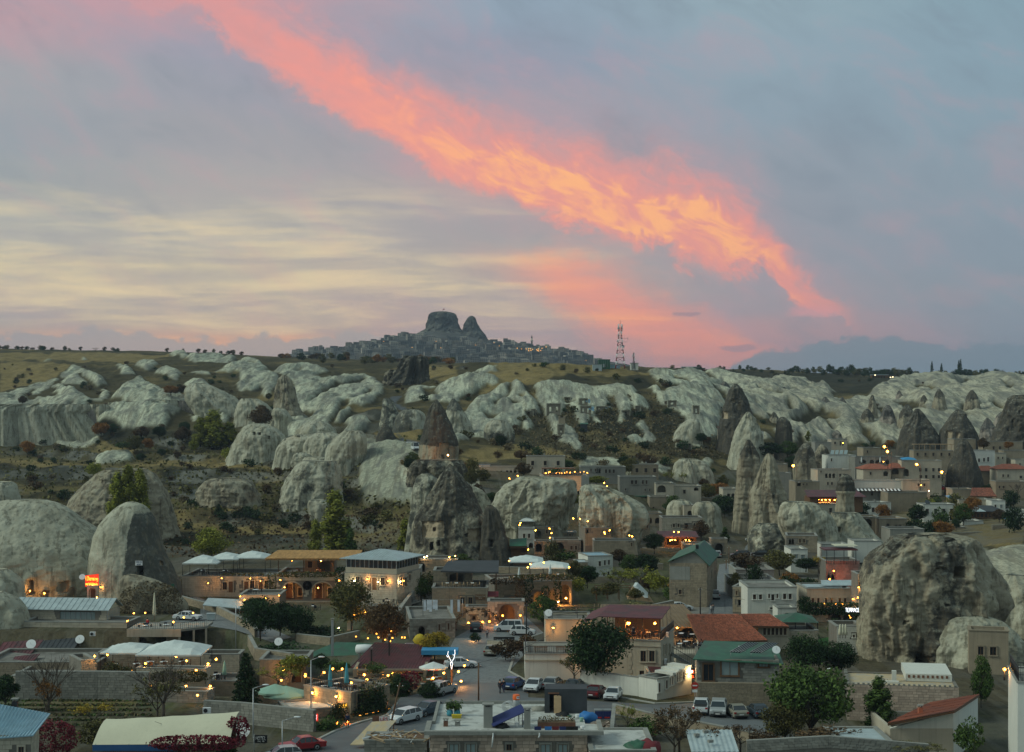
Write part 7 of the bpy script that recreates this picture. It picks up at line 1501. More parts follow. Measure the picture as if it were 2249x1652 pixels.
for i in rng(170):
 x,y=rg.gauss(0,1.8),rg.gauss(0,2.);z=max(0,1.9-(x*x+y*y)*.16)*rg.uniform(.6,1)
 o=put('block',ubx('stone_rubble'),t,(x,y,z),0,(rg.uniform(.25,.5),rg.uniform(.25,.4),rg.uniform(.2,.35)));o.rotation_euler=(rg.uniform(0,3),rg.uniform(0,3),rg.uniform(0,3))
for i,x in enum((1315,1333)):
 t=Thg('advertising_box','grey and red freezer cabinet, %s of the two by the road'%('left' if i==0 else 'right'),'cabinet',G(x,1580));MB().bo(-.5,.5,-.35,.35,0,1.15).mk('cabinet',MGR,t);MB().bo(-.45,.45,-.37,-.351,.12,1.).mk('poster',PTN,t);MB().bo(-.3,.3,-.385,-.371,.2,.35).mk('stripe','paint_red',t)
wrun('parapet_wall','low tan garden wall along the road beside the bamboo',[G(1345,1566),G(1420,1585),G(1560,1612),G(1700,1640)],1.,WTN,.3,None)
wrun('concrete_wall','narrow concrete wall end right of the rubble heap',[W(1346,1660,160),W(1352,1590,178)],2.2,CON,.3,None)
Hous('shed','low shed with a grey corrugated roof under the brown shrubs','shed',1530,1625,1645,1680,154,dep=5,m=WTN,roof=None,trim=False)
t=Thg('corrugated_roof','grey corrugated sheet roof weighed down with stones',ROO,W(1518,1648,153));b=MB()
for i in rng(19):
 x=i*.24;b.hx8([(x,-.2,-.15+.06*(i%2)),(x+.24,-.2,-.15+.06*((i+1)%2)),(x+.24,5,.9+.06*((i+1)%2)),(x,5,.9+.06*(i%2)),(x,-.2,-.12+.06*(i%2)),(x+.24,-.2,-.12+.06*((i+1)%2)),(x+.24,5,.93+.06*((i+1)%2)),(x,5,.93+.06*(i%2))])
b.mk('sheet',RMT,t)
for x,y in((.9,3.2),(1.9,4.3),(2.,1.2)):put('weight_stone',ubx(CON),t,(x,y,.5+y*.1),.4,(.5,.35,.25))
wrun('block_wall','long grey block wall along the bottom right of the view',[W(1640,1652,150),W(1820,1642,150),W(2040,1660,150)],1.,WGR,.3,(.55,.28))
Hous('low_house','low flat roofed house with a metal sheet roof at the bottom right',HSE,1840,1960,1630,1700,156,dep=7,m=WGR,roof=RMT,para=.02,trim=True)
t=Hous(FRH,'plain pale flat roof at the bottom of the view with a red and green tarpaulin',HSE,1296,1440,1650,1720,146,dep=10,m=WCR,roof=RFW,para=.02)
for x,m_,l_ in((1422,'canvas_red','dark red'),(1400,RGN,'green')):
 b=MB();b.sphere((0,0,0),1.1,16,10,1.2,1,.9);me=b.mesh('tarpaulin',m_);co=np.array([v.co[:]for v in me.vertices]);co*=(1+.25*fbm(co[:,0]*1.5+x,co[:,1]*1.5,co[:,2]*1.5,3))[:,None];me.vertices.foreach_set('co',co.ravel().astype(np.float32));tag(put('tarpaulin',me,None,W(x,1648,148)),'%s tarpaulin heaped on the pale flat roof'%l_,'tarpaulin')
T=Thg('long_awning','long cream canvas awning with a blue scalloped edge','awning',W(203,1636,158));w_=300/F*158;b=MB();N=30
vs=[];cc=[]
for i in rng(N+1):
 u=i/N;x=u*w_;zf=.0+u*.1;sag=.06*abs(math.sin(u*math.pi*4));top=1.75+.75*u**1.3
 for j in rng(6):
  v=j/5;vs.append((x+v*.3,v*4.2,zf+(top-zf)*math.sin(v*math.pi/2)-sag*v))
b._add(vs,[(i*6+j,(i+1)*6+j,(i+1)*6+j+1,i*6+j+1)for i in rng(N)for j in rng(5)],True);b.mk('canvas',CCR,T)
b=MB()
for i in rng(44):x=w_*.62*i/44;d=w_*.62/44;b._add([(x,-.02,.0),(x+d,-.02,.0),(x+d,-.02,-.55),(x+d/2,-.02,-.68),(x,-.02,-.55)],[(0,4,3,2,1)])
b.mk('valance','canvas_blue',T)
for i in rng(5):MB().tub((w_*i/4.1+.3,4.3,1.6+.6*i/4),(w_*i/4.1+.3,.0,.03),.03,n=4).mk('rafter',MGR,T)
MB().bo(0,w_,3.9,4.1,-2.2,1.6).mk('back_board',WDD,T)
H=Hous('old_stone_house','rough stone house with a rusty blue metal roof in the bottom left corner',HSE,-60,68,1617,1760,143,yaw=4,xs=84,m=WCR,mas=(.8,.42),roof=None,trim=False,wns=[(47,1648,13,16)])
H.part(MB().hx8([(-1,-.4,H.H-.4),(H.W+.3,-.4,H.H),(H.W+.3,6.5,H.H+.6),(-1,6.5,H.H+1.9),(-1,-.4,H.H-.3),(H.W+.3,-.4,H.H+.1),(H.W+.3,6.5,H.H+.7),(-1,6.5,H.H+2.)]),ROO,'roof_blue');b=MB()
for i in rng(22):x=-1+i*(H.W+1.3)/21;t_=i/21;b.tub((x,-.4,H.H-.28+.4*t_),(x,6.5,H.H+2.02-1.3*t_),.04,n=4)
H.part(b,'roof_rib','roof_blue')
chim(W(33,1570,150),.5,1.3,'dark metal flue above the rusty blue roof',MBK)
wrun('retaining_wall','long grey stone retaining wall behind the garden',[G(34,1538),G(215,1538),G(327,1540)],3.4,WGR,.5,(.62,.32),parts=True,lim=300)
H=Hous('stone_terrace','walled stone terrace with lamps left of the white pavilions','terrace',26,178,1486,1500,214,dep=9,m=WCR,mas=MS);H2=Hous('stone_wing','stone wing with pale parapet beside the two lit lamps',BLD,178,212,1452,1530,212,yaw=30,dep=6,m=WCR,mas=MS)
H=Hous(SHT,'tan hotel wall with lamps behind the two large white pavilions',HTL,216,442,1434,1500,226,dep=3,m=WCR,mas=MS,hol=[(225,1438,1470,8,0)],wns=[])
H=Hous('stone_terrace','stone terrace wall carrying the two large white pavilions','terrace',300,452,1468,1520,204,yaw=-6,xs=463,m=WCR,mas=MS);TZ=H
H=Hous('stone_terrace','lower stone terrace wall with round lamps behind the bare tree','terrace',326,456,1518,1570,192,yaw=-6,xs=470,m=WGR,mas=MS,parts=True,lim=300)
cnpy(219,325,1419,1434,218,7,1472,'left of the two large white pavilions above the garden');cnpy(297,441,1415,1438,208,8,1470,'right of the two large white pavilions above the garden')
for x,y,D_ in Pr3(208,1441,213,236,1438,217,320,1457,205,288,1473,207,431,1472,203,457,1458,206,331,1507,197,462,1507,194,434,1527,190.5,472,1553,189,409,1507,197,410,1451,214,211,1480,210,387,1442,224):lmp(W(x,y,D_-.6),'round yellow lamp among the walled terraces above the garden',None,16,.17)
lmp(W(475,1448,213),'lit niche lamp in the wall right of the large pavilions',None,25,.2)
for px,py,D_ in Pr3(250,1470,214,330,1466,206,360,1466,207,400,1465,208,300,1470,212):seats(W(px,py,D_),'beneath the two large white pavilions',None,4,WDD)
Hous(SHT,'long tan wall with a round niche right of the large pavilions',HTL,440,526,1438,1480,222,dep=4,m=WCR,mas=MS,hol=[(475,1442,1452,7,1)])
Hous('stone_terrace','small railed terrace with a folded green parasol','terrace',462,520,1497,1524,205,dep=6,m=WTN,mas=MS);parC(W(493,1492,206),2.4,'folded grey green parasol on the small railed terrace','canvas_green');seats(W(476,1494,206),'beside the folded grey green parasol',None,4,MBK)
wrun('garden_wall','stone wall behind the cream awning and fir trees',[G(447,1585),G(530,1590),G(690,1608)],2.3,WGR,.4,(.6,.3),parts=True,lim=300)
for x,y,D_,lab in [(445,1567,176,'at the end of the garden wall'),(197,1397,246,'on the maroon roof edge')]:ac_unit(W(x,y,D_),'air conditioner '+lab)
for x,y,r_,lab in [(69,1432,.75,'dark satellite dish on the maroon roofs'),(176,1420,.7,'tilted satellite dish beside the air conditioner'),(532,1632,.85,'white satellite dish behind the little conifer'),(612,1425,.6,'white satellite dish on the garden wall beside the flowers')]:dish(W(x,y,{69:240,176:246,532:164,612:226}[x]),r_,lab)
for i,(x0,x1,y0,y1,D_)in enum([(-20,70,1419,1440,238),(-20,50,1440,1458,228),(5,60,1452,1468,222),(70,160,1408,1430,246)]):
 t=Thg('metal_roof',['uppermost maroon sheet roof at the left edge','middle maroon sheet roof at the left edge','lowest maroon sheet roof at the left edge','dark flat roof with planks beside the maroon roofs'][i],ROO,W(x0,y1,D_));ww=(x1-x0)/F*D_;hh=(y1-y0)/F*D_;MB().hx8([(0,0,-.6),(ww,0,0),(ww,6,hh),(0,6,hh-.4),(0,0,-.5),(ww,0,.1),(ww,6,hh+.1),(0,6,hh-.3)]).mk('sheet',RMR if i<3 else RFD,t);b=MB()
 for k in rng(9):b.tub((ww*k/8,0,-.5+.6*k/8+.02),(ww*k/8,6,hh-.3+.4*k/8+.02),.03,n=4)
 b.mk('rib',RMR if i<3 else RFD,t)
Hous(SBL,'dim stone building carrying the maroon roofs at the left edge',BLD,-40,215,1455,1490,222,dep=12,m=WTN,mas=MS)
for i in rng(4):
 t=Thg('cane_chair','%s of the four round backed cane chairs by the red creeper'%['leftmost','second','third','rightmost'][i],'chair',W(425+i*13.5,1662,158),.15);b=MB()
 P=[(.28*math.cos(a_/8*math.pi),.12,.55+.42*math.sin(a_/8*math.pi))for a_ in rng(9)];b.path([(.28,.12,.35)]+P+[(-.28,.12,.35)],.03);
 for k in rng(5):b.tub((-.2+.1*k,.12,.4),(-.24+.12*k,.12,.86),.012,n=4)
 b.mk('backrest',WDP,t);MB().lth([(.27,.38),(.29,.42),(.27,.44)],n=14).mk('seat',WDP,t)
 for x in(-.2,.2):
  for y in(-.2,.2):MB().tub((x,y,0),(x,y,.4),.025,n=5).mk('leg',WDP,t)
 MB().path([(-.28,.12,.62),(-.32,-.15,.60),(-.28,-.22,.40)],.025).path([(.28,.12,.62),(.32,-.15,.60),(.28,-.22,.40)],.025).mk('armrest',WDP,t)
H=Hous(SHT,'corner stone hotel with a roof terrace, lit wall lamps and ivy arches',HTL,668,772,1506,1562,188,yaw=-38,xs=855,m=WTN,mas=MS,parts=True,lim=300,roof=RFW,para=.9,swn=[(790,1542,1.,36),(806,1538,1.,32),(821,1532,1.,30)])
CH=H
rail(H.o,[(.1,H.dep-.1,H.H+.1),(.1,.1,H.H+.1),(H.W-.1,.1,H.H+.1),(H.W-.1,H.dep-.1,H.H+.1)],.9,.3)
for lx_,ly_ in [(.1,.1),(H.W-.1,.1),(H.W-.1,H.dep*.42),(H.W-.1,H.dep-.1),(.1,H.dep*.5),(.1,H.dep-.1)]:lmp(H.world(lx_,ly_,H.H+1.15),'lamp on a post of the corner terrace railing',None,14,.16)
for lx_,lz_ in [(H.W*.22,2.4),(H.W*.72,2.4)]:lmp(H.world(lx_,-.3,lz_),'wide wall lamp on the front of the corner hotel',None,40,.18)
for i,(lx_,ly_)in enum([(H.W*.35,H.dep*.25),(H.W*.4,H.dep*.62)]):
 t=parC(H.world(lx_,ly_,H.H-.8),3.3,['front closed turquoise parasol on the corner terrace','taller closed turquoise parasol at the back of the corner terrace'][i],'canvas_teal')
for lx_,ly_ in Pr2(1.6,1.6,3.2,1.5,1.6,4.,3.6,4.5,4.4,7.,2.,7):seats(H.world(lx_,ly_,H.H-.85),'on the corner terrace with turquoise parasols',None,4,MBK)
for i,t_ in enum([(.22),(.38),(.54),(.7)]):
 p=H.world(H.W+.5,H.dep*t_,-.5);rr=np.random.RandomState(i);o=put('ivy',leafy(rr.normal(size=(650,3))*np.array([.30,.45,1.])+np.array([0,0,2.]),.19,'leaf_dark',i+5),None,p);tag(o,['first','second','third','last'][i]+' dark ivy column along the side of the corner hotel','ivy')
for t_,m_ in Pr2(.12,14,.3,25,.46,14,.62,25,.9,30):lmp(H.world(H.W+.6,H.dep*t_,.3),'red orange ground light along the side of the corner hotel',None,m_,.17,col=(1,.22,.03))
H=Hous('entrance_porch','low flat roofed entrance of the corner hotel with gold letters',BLD,640,740,1562,1604,181,yaw=22,dep=6,m=WTN,mas=MS,parts=False,roof=RFW,para=.05,hol=[(727,1572,1606,14,0)])
sg=Thg('hotel_sign','gold lit letters above the entrance of the corner hotel','sign',W(741,1557,183),R(28));MB().bo(0,2.2,0,.1,-.05,.6).mk('board',WTN,sg);b=MB();text(b,'GUZIDE CAVE',.1,.1,2.,.36,-.05,.03);b.mk(LTG,'neon_yellow',sg)
Hous(FRH,'low flat roofed outbuilding with grey gravel top beside the garden wall',BLD,595,692,1562,1592,184,yaw=-3,dep=6,m=WTN,roof=RFW,para=.02,trim=True,mas=(.5,.3))
sg=Thg('vertical_sign','tall narrow red lit sign with white letters on the corner hotel','sign',W(690,1598,178));w_=.42;MB().bo(0,w_,0,.12,0,1.5).mk('box','sign_red_lit',sg);b=MB()
for i,ch in enum('GÜZİDE'):text(b,ch,.13,1.27-.2*i,.17,.14,-.03,.018)
text(b,'OTEL',.06,.08,.3,.08,-.03,.012);b.mk(LTG,'neon_white',sg)
pers(G(763,1598),.4,'woman in dark clothes at the entrance of the corner hotel','cloth_navy',CDK,'stand')
for x,y in [(741,1588),(764,1585),(752,1592)]:lmp(W(x,y,179),'red orange light at the corner hotel doorway',None,22,.15,col=(1,.2,.03))
Hous(SHO,'old stone house with a green wooden arched door behind the corner terrace',HSE,570,672,1450,1500,214,dep=8,m=WTN,mas=MS,hol=[(652,1468,1500,22,1)]);door(Thg('wooden_gate','arched timber gate lit by a wall lamp','gate',W(652,1500,214.6)),0,0,0,1.2,1.7)
lmp(W(622,1472,213),'broad wall lamp beside the arched timber gate',None,35,.18);
for x,y,D_ in [(618,1494,200),(671,1481,208),(731,1469,206)]:lmp(W(x,y,D_),'yellow terrace lamp around the old stone house',None,14,.17)
for x,y,r_,l_ in [(604,1536,2.4,'left open pale green parasol behind the garden wall'),(628,1540,2.9,'right open pale green parasol behind the garden wall')]:parasol_open(W(x,y,190),r_,1.7,l_,'canvas_green',10)
t=Thg('metal_roof','broad maroon sheet roof of the plaza restaurant',ROO,W(770,1466,213));w_=165/F*213;MB().hx8([(0,0,-.1),(w_,-2,-.35),(w_+1,9,1.5),(2.5,9,1.9),(0,0,0),(w_,-2,-.25),(w_+1,9,1.6),(2.5,9,2.)]).mk('sheet',RMR,t);b=MB()
for k in rng(26):f=k/25;b.tub((w_*f,-2*f,-.25*f+.02),(2.5+(w_-1.5)*f,9,2.02-.4*f),.03,n=4)
b.mk('rib',RMR,t)
t=Thg('flat_roof','green grey felt roof with a water tank',ROO,W(664,1442,226));MB().hx8(Pr3(0,0,-.15,8.4,-3,-.9,10,7,.6,4,7,.9,0,0,0,8.4,-3,-.75,10,7,.75,4,7,1.05)).mk('sheet',RGN,t);MB().bo(.2,8,.3,.5,-2.5,-.7).mk('wall_below',WTN,t)
t=Thg('water_tank','white cylindrical water tank lying on the green roof','water tank',W(776,1440,222));o=MB().lth(Pr2(.3,-1.3,.62,-1.15,.68,0,.62,1.15,.3,1.3),n=18).mk('tank',PWH,t);o.rotation_euler=(0,R(90),0);o.location=(1.6,0,.9);MB().bo(.7,1.,-.5,.5,-.3,.5).bo(2.2,2.5,-.5,.5,-.3,.5).mk('cradle',CON,t)
Hous(RST,'glowing plaza restaurant under the maroon sheet roof',RST,775,935,1470,1506,209,dep=8,m=WTN,roof=None,trim=False,hol=[(815,1474,1500,60,0),(895,1474,1502,70,0)])
for x,y,p_ in Pr3(880,1483,80,912,1488,50,800,1482,40,842,1484,30,860,1478,30):lmp(W(x,y,211),'warm lamp inside the plaza restaurant',None,p_,.2)
for px in(870,890,910):seats(W(px,1503,209.6),'inside the plaza restaurant',None,3,WDD)
parasol_open(G(952,1502)+Vec((0,0,.2)),1.85,2.5,'large white cafe parasol with red lettering on the plaza','canvas',8)
sg=Thg('parasol_print','red lettering along the edge of the white cafe parasol',LTG,G(952,1502)+Vec((-.85,-1.72,1.94)));b=MB();text(b,'TADINI ÇIKAR',.1,.0,1.45,.14,0,.018);b.mk('letters','paint_red',sg)
seats(G(945,1504),'beneath the white cafe parasol',None,4,WDD);seats(G(962,1500),'just right of the white cafe parasol',None,4,WDD)
t=Thg('neon_sculpture','white glowing deer head light sculpture on a post','light sculpture',G(992,1508));MB().bo(-.12,.12,-.12,.12,0,2.6).mk('post',WDD,t);b=MB()
b.path(Pr3(0,-.1,2.2,-.1,-.1,2.7,-.15,-.1,3.,-.05,-.1,3.15,.1,-.1,3.,.1,-.1,2.7,0,-.1,2.2),.035).path(Pr3(0,-.1,3.1,-.25,-.1,3.6,-.5,-.1,4.1,-.42,-.1,4.5),.035).path(Pr3(0,-.1,3.1,.3,-.1,3.6,.42,-.1,4.2,.4,-.1,4.7),.035).path([(-.35,-.1,3.8),(-.55,-.1,3.75),(-.65,-.1,4.)],.03).path([(.37,-.1,3.9),(.15,-.1,4.1)],.03);b.mk('tube','neon_white',t)
for x,y,p_ in Pr3(1020,1462,20,1007,1475,20,951,1489,50,952,1516,25,1013,1496,40,975,1478,15):lmp(W(x,y,DG(1512)+1),'warm lamp at the plaza cafe corner',None,p_,.17)
t=Thg('blue_stall','blue roofed market stall behind the deer light sculpture','stall',G(968,1462));MB().bo(-2.6,2.4,-1.5,1.5,1.7,2.3).mk(ROO,'tarp_blue',t)
for x in(-2.4,2.2):MB().bo(x-.05,x+.05,-1.4,-1.3,0,1.7).mk('post',MGR,t)
MB().bo(-2.3,2.1,-.9,-.3,0,.9).mk('counter',WDD,t)
b=MB();b.sphere((0,0,0),1.,14,9,.9,.7,1.2);me=b.mesh('tarpaulin','tarp_yellow');co=np.array([v.co[:]for v in me.vertices]);co*=(1+.2*fbm(co[:,0]*2,co[:,1]*2,co[:,2]*2,3))[:,None];me.vertices.foreach_set('co',co.ravel().astype(np.float32));tag(put('tarpaulin',me,None,G(922,1430)+Vec((0,0,1.3))),'yellow tarpaulin hanging beside the yellow tree','tarpaulin')
Hous('terrace_wall_block','low lit stone wall around the plaza cafe','wall',925,1002,1504,1520,DG(1520),dep=.5,m=WCR,mas=(.5,.25),roof=None)
t=Thg('stone_arch','cream stone archway with the hotel name over the garden steps','arch',W(762,1375,252));w_=48/F*252;h_=30/F*252;b=MB();hwall(b,w_,-2,h_,[(.85,w_-.05,-2,h_-.75,1)],.7);b.mk('arch_wall',WCR,t);b=MB();text(b,'KAYATAŞ HOTEL',1.,h_-.55,w_-1.1,.42,-.05,.03);b.mk(LTG,PTB,t);MB().bo(-.1,w_+.1,-.1,.8,h_,h_+.15).mk('coping',CON,t)
for x,y in [(777,1350),(803,1346)]:lmp(W(x,y,250.8),'bright yellow lamp on the named stone archway',None,35,.2)
for x,y in Pr2(827,1392,808,1402,855,1403,862,1401,859,1386,883,1400,889,1400,857,1408,846,1405,879,1416,831,1400,873,1430,933,1427,945,1430,782,1398):lmp(W(x,y,226),'tiny orange lantern hanging in the brown plaza tree',None,3,.12)
for x,y,m_ in [(688,1384,BWH),(744,1379,BWH)]:lmp(W(x,y,246),'small white garden light below the dark trees',None,10,.12,m_,col=(1,.8,.5))
for x,y,lab in [(817,1444,'tall dark flue through the green roof'),(855,1440,'blue black stove pipe on the maroon restaurant roof'),(816,1500,'thin rusty flue rising by the restaurant')][1:]:
 chim(W(x,y,214),.22,2.6 if x>820 else 4.5,lab,MBK)
chim(W(730,1440,226),.35,5.,'tall two tone flue through the green roof',MGR)
wrun('garden_wall','tan stone wall of the planted beds behind the green roof',[W(650,1412,240),W(725,1420,236),W(790,1405,242)],1.3,WTN,.4,(.6,.3));wrun('garden_wall','curving stone wall along the cobbled lane',[G(395,1324),G(470,1345),G(545,1383),G(560,1400)],1.2,WTN,.4,(.6,.3));wrun('garden_wall','stone wall corner of the vegetable plot left of the dark trees',[G(545,1420),G(560,1450),G(640,1462)],1.6,WTN,.4,(.6,.3))
wrun('stone_balustrade','wall with square stone pillars above the plaza gardens',[W(1224,1377,250),W(1310,1372,256),W(1480,1335,272)],1.2,WTN,.4,(.5,.25))
for i,(x,y,D_)in enum(Pr3(1225,1366,250,1315,1362,256,1340,1357,259,1363,1354,261,1387,1352,264,1410,1348,266,1456,1341,270,1478,1334,272)):put_=MB().bo(-.45,.45,-.1,.6,-1.4,.3).bo(-.6,.6,-.2,.7,.3,.45);o=put_.mk('wall_pillar',WCR);o.location=W(x,y,D_);tag(o,'square capped stone pillar on the wall above the plaza gardens','pillar','square capped pillars above the plaza gardens')
wrun('plaza_wall','pierced stone fence between the plaza and the climbing plants',[G(1070,1420),G(1130,1425),G(1195,1404)],.9,WCR,.3,(.5,.25))
sg=Thg('name_board','black name board on the stone fence beside the grey car','sign',W(1084,1414,DG(1420)-.4));MB().bo(0,3.1,0,.06,0,1.).mk('board',PTB,sg);b=MB();text(b,'Panoramic Cave',.2,.5,2.7,.3,-.03,.02);b.mk(LTG,MGR,sg)
t=Thg('creeper_arch','arch of dark creepers over the entrance path to the plaza','arch',G(1000,1385));b=MB();P=[(3.6-3.6*math.cos(a_/12*math.pi),0,3.4*math.sin(a_/12*math.pi)**.8)for a_ in rng(13)];b.path(P,.07);b.mk('hoop',MRU,t);rr=np.random.RandomState(2);Q=np.repeat(np.array(P),50,0)+rr.normal(size=(650,3))*.17;put('foliage',leafy(Q,.16,'leaf_brown',8),t)
lmp(W(1039,1400,DG(1408)),'orange lamp on the plaza gate post',None,30,.2)
sg=Thg('market_sign','white market sign board with red and blue letters','sign',W(833,1607,173));w_=1.12;b=MB().bo(-.75,w_,0,.1,0,1.7).bo(-.1,0,.02,.1,-2,0);b.mk('frame',MRU,sg);MB().bo(0,w_-.04,-.03,0,.05,1.65).mk('board',PTW,sg);b=MB();text(b,'LEŞ',.12,1.18,.8,.34,-.05,.035);text(b,'LİK EŞYA',.08,.48,.92,.2,-.05,.018);b.mk('red_lettering','paint_red',sg);b=MB();text(b,'RKET',.1,.80,.9,.28,-.05,.03);b.mk('blue_lettering',PTN,sg)
sg=Thg('hotel_sign','black sign board reading hotel in white letters by the street lamps','sign',W(559,1632,163));MB().bo(0,1.3,0,.08,0,.8).mk('board',PTB,sg);b=MB();text(b,'HOTEL',.12,.32,1.05,.34,-.03,.025,.3,.15);text(b,'CAVE INN',.3,.10,.7,.12,-.03,.012);b.mk(LTG,PTW,sg);MB().tub((-.05,.04,-2),(-.05,.04,.9),.04,n=5).mk('post',MGR,sg)
t=Thg('plywood_roof','tilted plywood lean-to roof beside the market sign',ROO,W(769,1637,166));MB().hx8(Pr3(0,0,0,2.6,-.4,.1,4.6,3.2,1.9,2.,3.4,1.7,0,0,.08,2.6,-.4,.18,4.6,3.2,1.98,2.,3.4,1.78)).mk('sheet','plywood',t);MB().tub((2.4,-.2,0),(2.4,-.2,-2.4),.06).tub((4.3,3,1.8),(4.3,3,-2),.06).mk('post',MRU,t)
Hous('debris_roof','low stone shed covered with scrap timber next to the near house','shed',800,938,1628,1700,156,dep=4,m=WGR,mas=MS,roof=WDD,para=.02)
rg=random.Random(3);t=Thg('timber_scrap','scrap timber and sheets piled on the low stone shed','timber pile',W(868,1622,157))
for i in rng(46):o=put('board',ubx(WDP if i%3 else 'pipe'),t,(rg.gauss(0,1.3),rg.gauss(0,.7),rg.uniform(0,.5)),0,(rg.uniform(.8,2.2),rg.uniform(.06,.2),.05));o.rotation_euler=(rg.gauss(0,.25),rg.gauss(0,.25),rg.gauss(0,.9))
slmp(556,1670,1512,171,'leftmost street lamp rising before the fir tree',1.1);slmp(683,1605,1450,182,'tall street lamp before the corner hotel terrace',.95);slmp(620,1700,1583,164,'short street lamp above the red car',1.3)
slmp(518,1440,1320,236,'lamp post beside the cobbled lane',.8);slmp(1810,1520,1476,190,'curved lamp post between the dark trees and the block wall',.5)
def pole(px,pyb,pyt,D,label,m=WDD,lean=0):
 a=W(px,pyb,D);h=(pyb-pyt)/F*D;t=Thg('utility_pole',label,'pole',a);MB().tub((0,0,-.3),(lean,0,h),.11,.08,7).mk('shaft',m,t);MB().bo(lean-.35,lean+.35,-.04,.04,h-.45,h-.38).mk('crossarm',m,t)
 for x in(-.28,.28):MB().lth([(.03,0),(.05,.05),(.03,.12)],cx=lean+x,cz=h-.38,n=6).mk('insulator',PWH,t)
 return Vec((a.x+lean,D,a.z+h))
pA=pole(1051,1540,1456,DG(1540),'dark utility pole standing in the middle of the plaza road');pB=pole(855,1600,1500,176,'leaning wooden pole beside the white estate car',lean=1.2);pC=pole(1156,1400,1325,DG(1400),'slim black pole beside the white hatchback',MBK);pD=pole(1538,1352,1290,DG(1352),'thin pole at the yard of the green gabled house',MBK)
pF=pole(1601,1245,1200,DG(1245),'pole where the narrow street bends');pG=pole(1595,1280,1228,DG(1250),'pole on the right side of the narrow street')
def wire(p,q,sag,label):
 b=MB();P=[]
 for i in rng(15):f=i/14;v=p.lerp(q,f);P.append((v.x,v.y,v.z-sag*4*f*(1-f)))
 b.path(P,.022,4);tag(b.mk('overhead_wire',MBK),label,'wire')
wire(pA,W(1260,1360,236),.8,'wire from the plaza pole up to the cream hotel');wire(pA,pB,1.,'wire between the plaza pole and the leaning pole');wire(pC,W(1210,1362,226),.4,'wire from the slim black pole to the steel roof frame');wire(W(340,1585,160),W(780,1612,176),1.6,'long wire sagging across the cream awning');wire(W(1530,1478,194),W(1330,1505,200),.6,'wire crossing the front of the cream hotel')
wire(pD,W(1800,1330,262),1.,'wire from the yard pole to the white house')
CARS=[(1128,1512,'hatch','car_blue',68,'blue hatchback seen from behind at the plaza corner'),(1173,1516,'sedan',CWH,-105,'white saloon facing the viewer, second in the row by the white wall'),(1215,1512,'hatch',CSI,72,'pale hatchback third in the row by the white wall'),(1262,1516,'sedan','car_slate',75,'dark saloon half hidden behind the roof hut'),(1309,1530,'sedan','car_maroon',70,'maroon car seen from behind, right of the roof hut'),(1347,1535,'boxy',CWH,-105,'white boxy old saloon at the right end of the row'),(1540,1565,'pickup',CWH,80,'white double cab pickup below the green roofed house'),(1578,1570,'suv',CSI,-100,'silver boxy off roader between the pickup and beige cars'),(1617,1573,'sedan','car_beige',98,'beige saloon seen from behind in the right hand row'),(1665,1573,'sedan','car_slate',97,'blue grey saloon at the right end of the parking row'),(1116,1387,'van',CWH,176,'white passenger van parked before the stone gateway'),(1148,1395,'hatch',CWH,-4,'white hatchback in front of the white van'),(1081,1438,'sedan','car_beige',80,'grey beige saloon seen from behind in the plaza'),(1047,1386,'hatch','car_black',86,'black car by the lit stone porch'),(1012,1467,'sedan',CWH,8,'white saloon behind the deer light sculpture'),(905,1436,'sedan','car_slate',4,'dark car hidden behind the brown plaza tree'),(972,1525,'suv',CSI,60,'silver car with a lit tail lamp at the plaza cafe'),(938,1570,'hatch','car_slate',-128,'dark grey hatchback behind the white estate car'),(887,1586,'wagon',CWH,-128,'white estate car facing left at the roadside'),(664,1648,'classic','car_red',-152,'bright red old saloon in the bottom road'),(618,1672,'hatch',CSI,-160,'silver car cut off by the bottom edge'),(1569,1315,'pickup',CSI,88,'silver pickup parked in the narrow street'),(1574,1225,'suv',CSI,88,'silver car before the stone gate arch'),(1493,1341,'sedan',CWH,10,'white car nose behind the brown ribbed roof'),(1625,1226,'van','car_black',178,'black van by the rock foot'),(1668,1222,'hatch','car_black',172,'small dark car right of the black van'),(845,1652,'van',CSI,90,'van half hidden under the plywood roof')]
for x,y,k,p_,hd,l_ in CARS:car(x,y,k,p_,hd,l_,'van' if k=='van' else 'car','parked_van' if k=='van' else 'parked_pickup' if k=='pickup' else 'parked_car')
for x,y,k,p_,hd,l_,D_ in [(2055,1061,'sedan',CSI,175,'silver saloon on the far right street',590),(2060,1072,'sedan',CWH,178,'white saloon behind the red car',580),(2069,1077,'hatch','car_red',178,'red car on the far right street',575),(2096,1102,'hatch',CWH,170,'white car by the blue roofed stand',545),(912,989,'minibus',CWH,-78,'white minibus on the valley road beside the pointed chimney',519),(897,982,'pickup',CWH,-70,'small white pickup behind the white minibus',535),(1631,1162,'hatch',CWH,150,'white car parked below the banded pillar',455),(1170,1032,'suv',CWH,10,'white car on the roof yard behind the centre houses',505),(1653,1190,'hatch',CSI,120,'pale car beside the foot of the split spire',405)]:
 zz=gz(x,D_);y2=885-zz*F/D_;car(x,y,k,p_,hd,l_,name='parked_car' if k!='minibus' else 'minibus',cat='car' if k!='minibus' else 'minibus',D=D_)
pers(G(1098,1523),2.6,'person in dark jacket walking on the plaza, left of the pair',CDK,CDK,'walk');pers(G(1106,1521),2.8,'person beside the blue hatchback, right of the walking pair',CDK,'cloth_navy','walk');pers(G(1070,1402),.2,'child in a striped shirt standing in the plaza','cloth_navy',CDK,'stand',h=1.45,stripes='cloth_white');pers(G(1566,1348),.3,'person in grey at the end of the narrow street','cloth_grey','cloth_grey','stand');pers(G(1562,1349),.9,'second person in pale clothes at the street end','cloth_white','cloth_grey','stand')
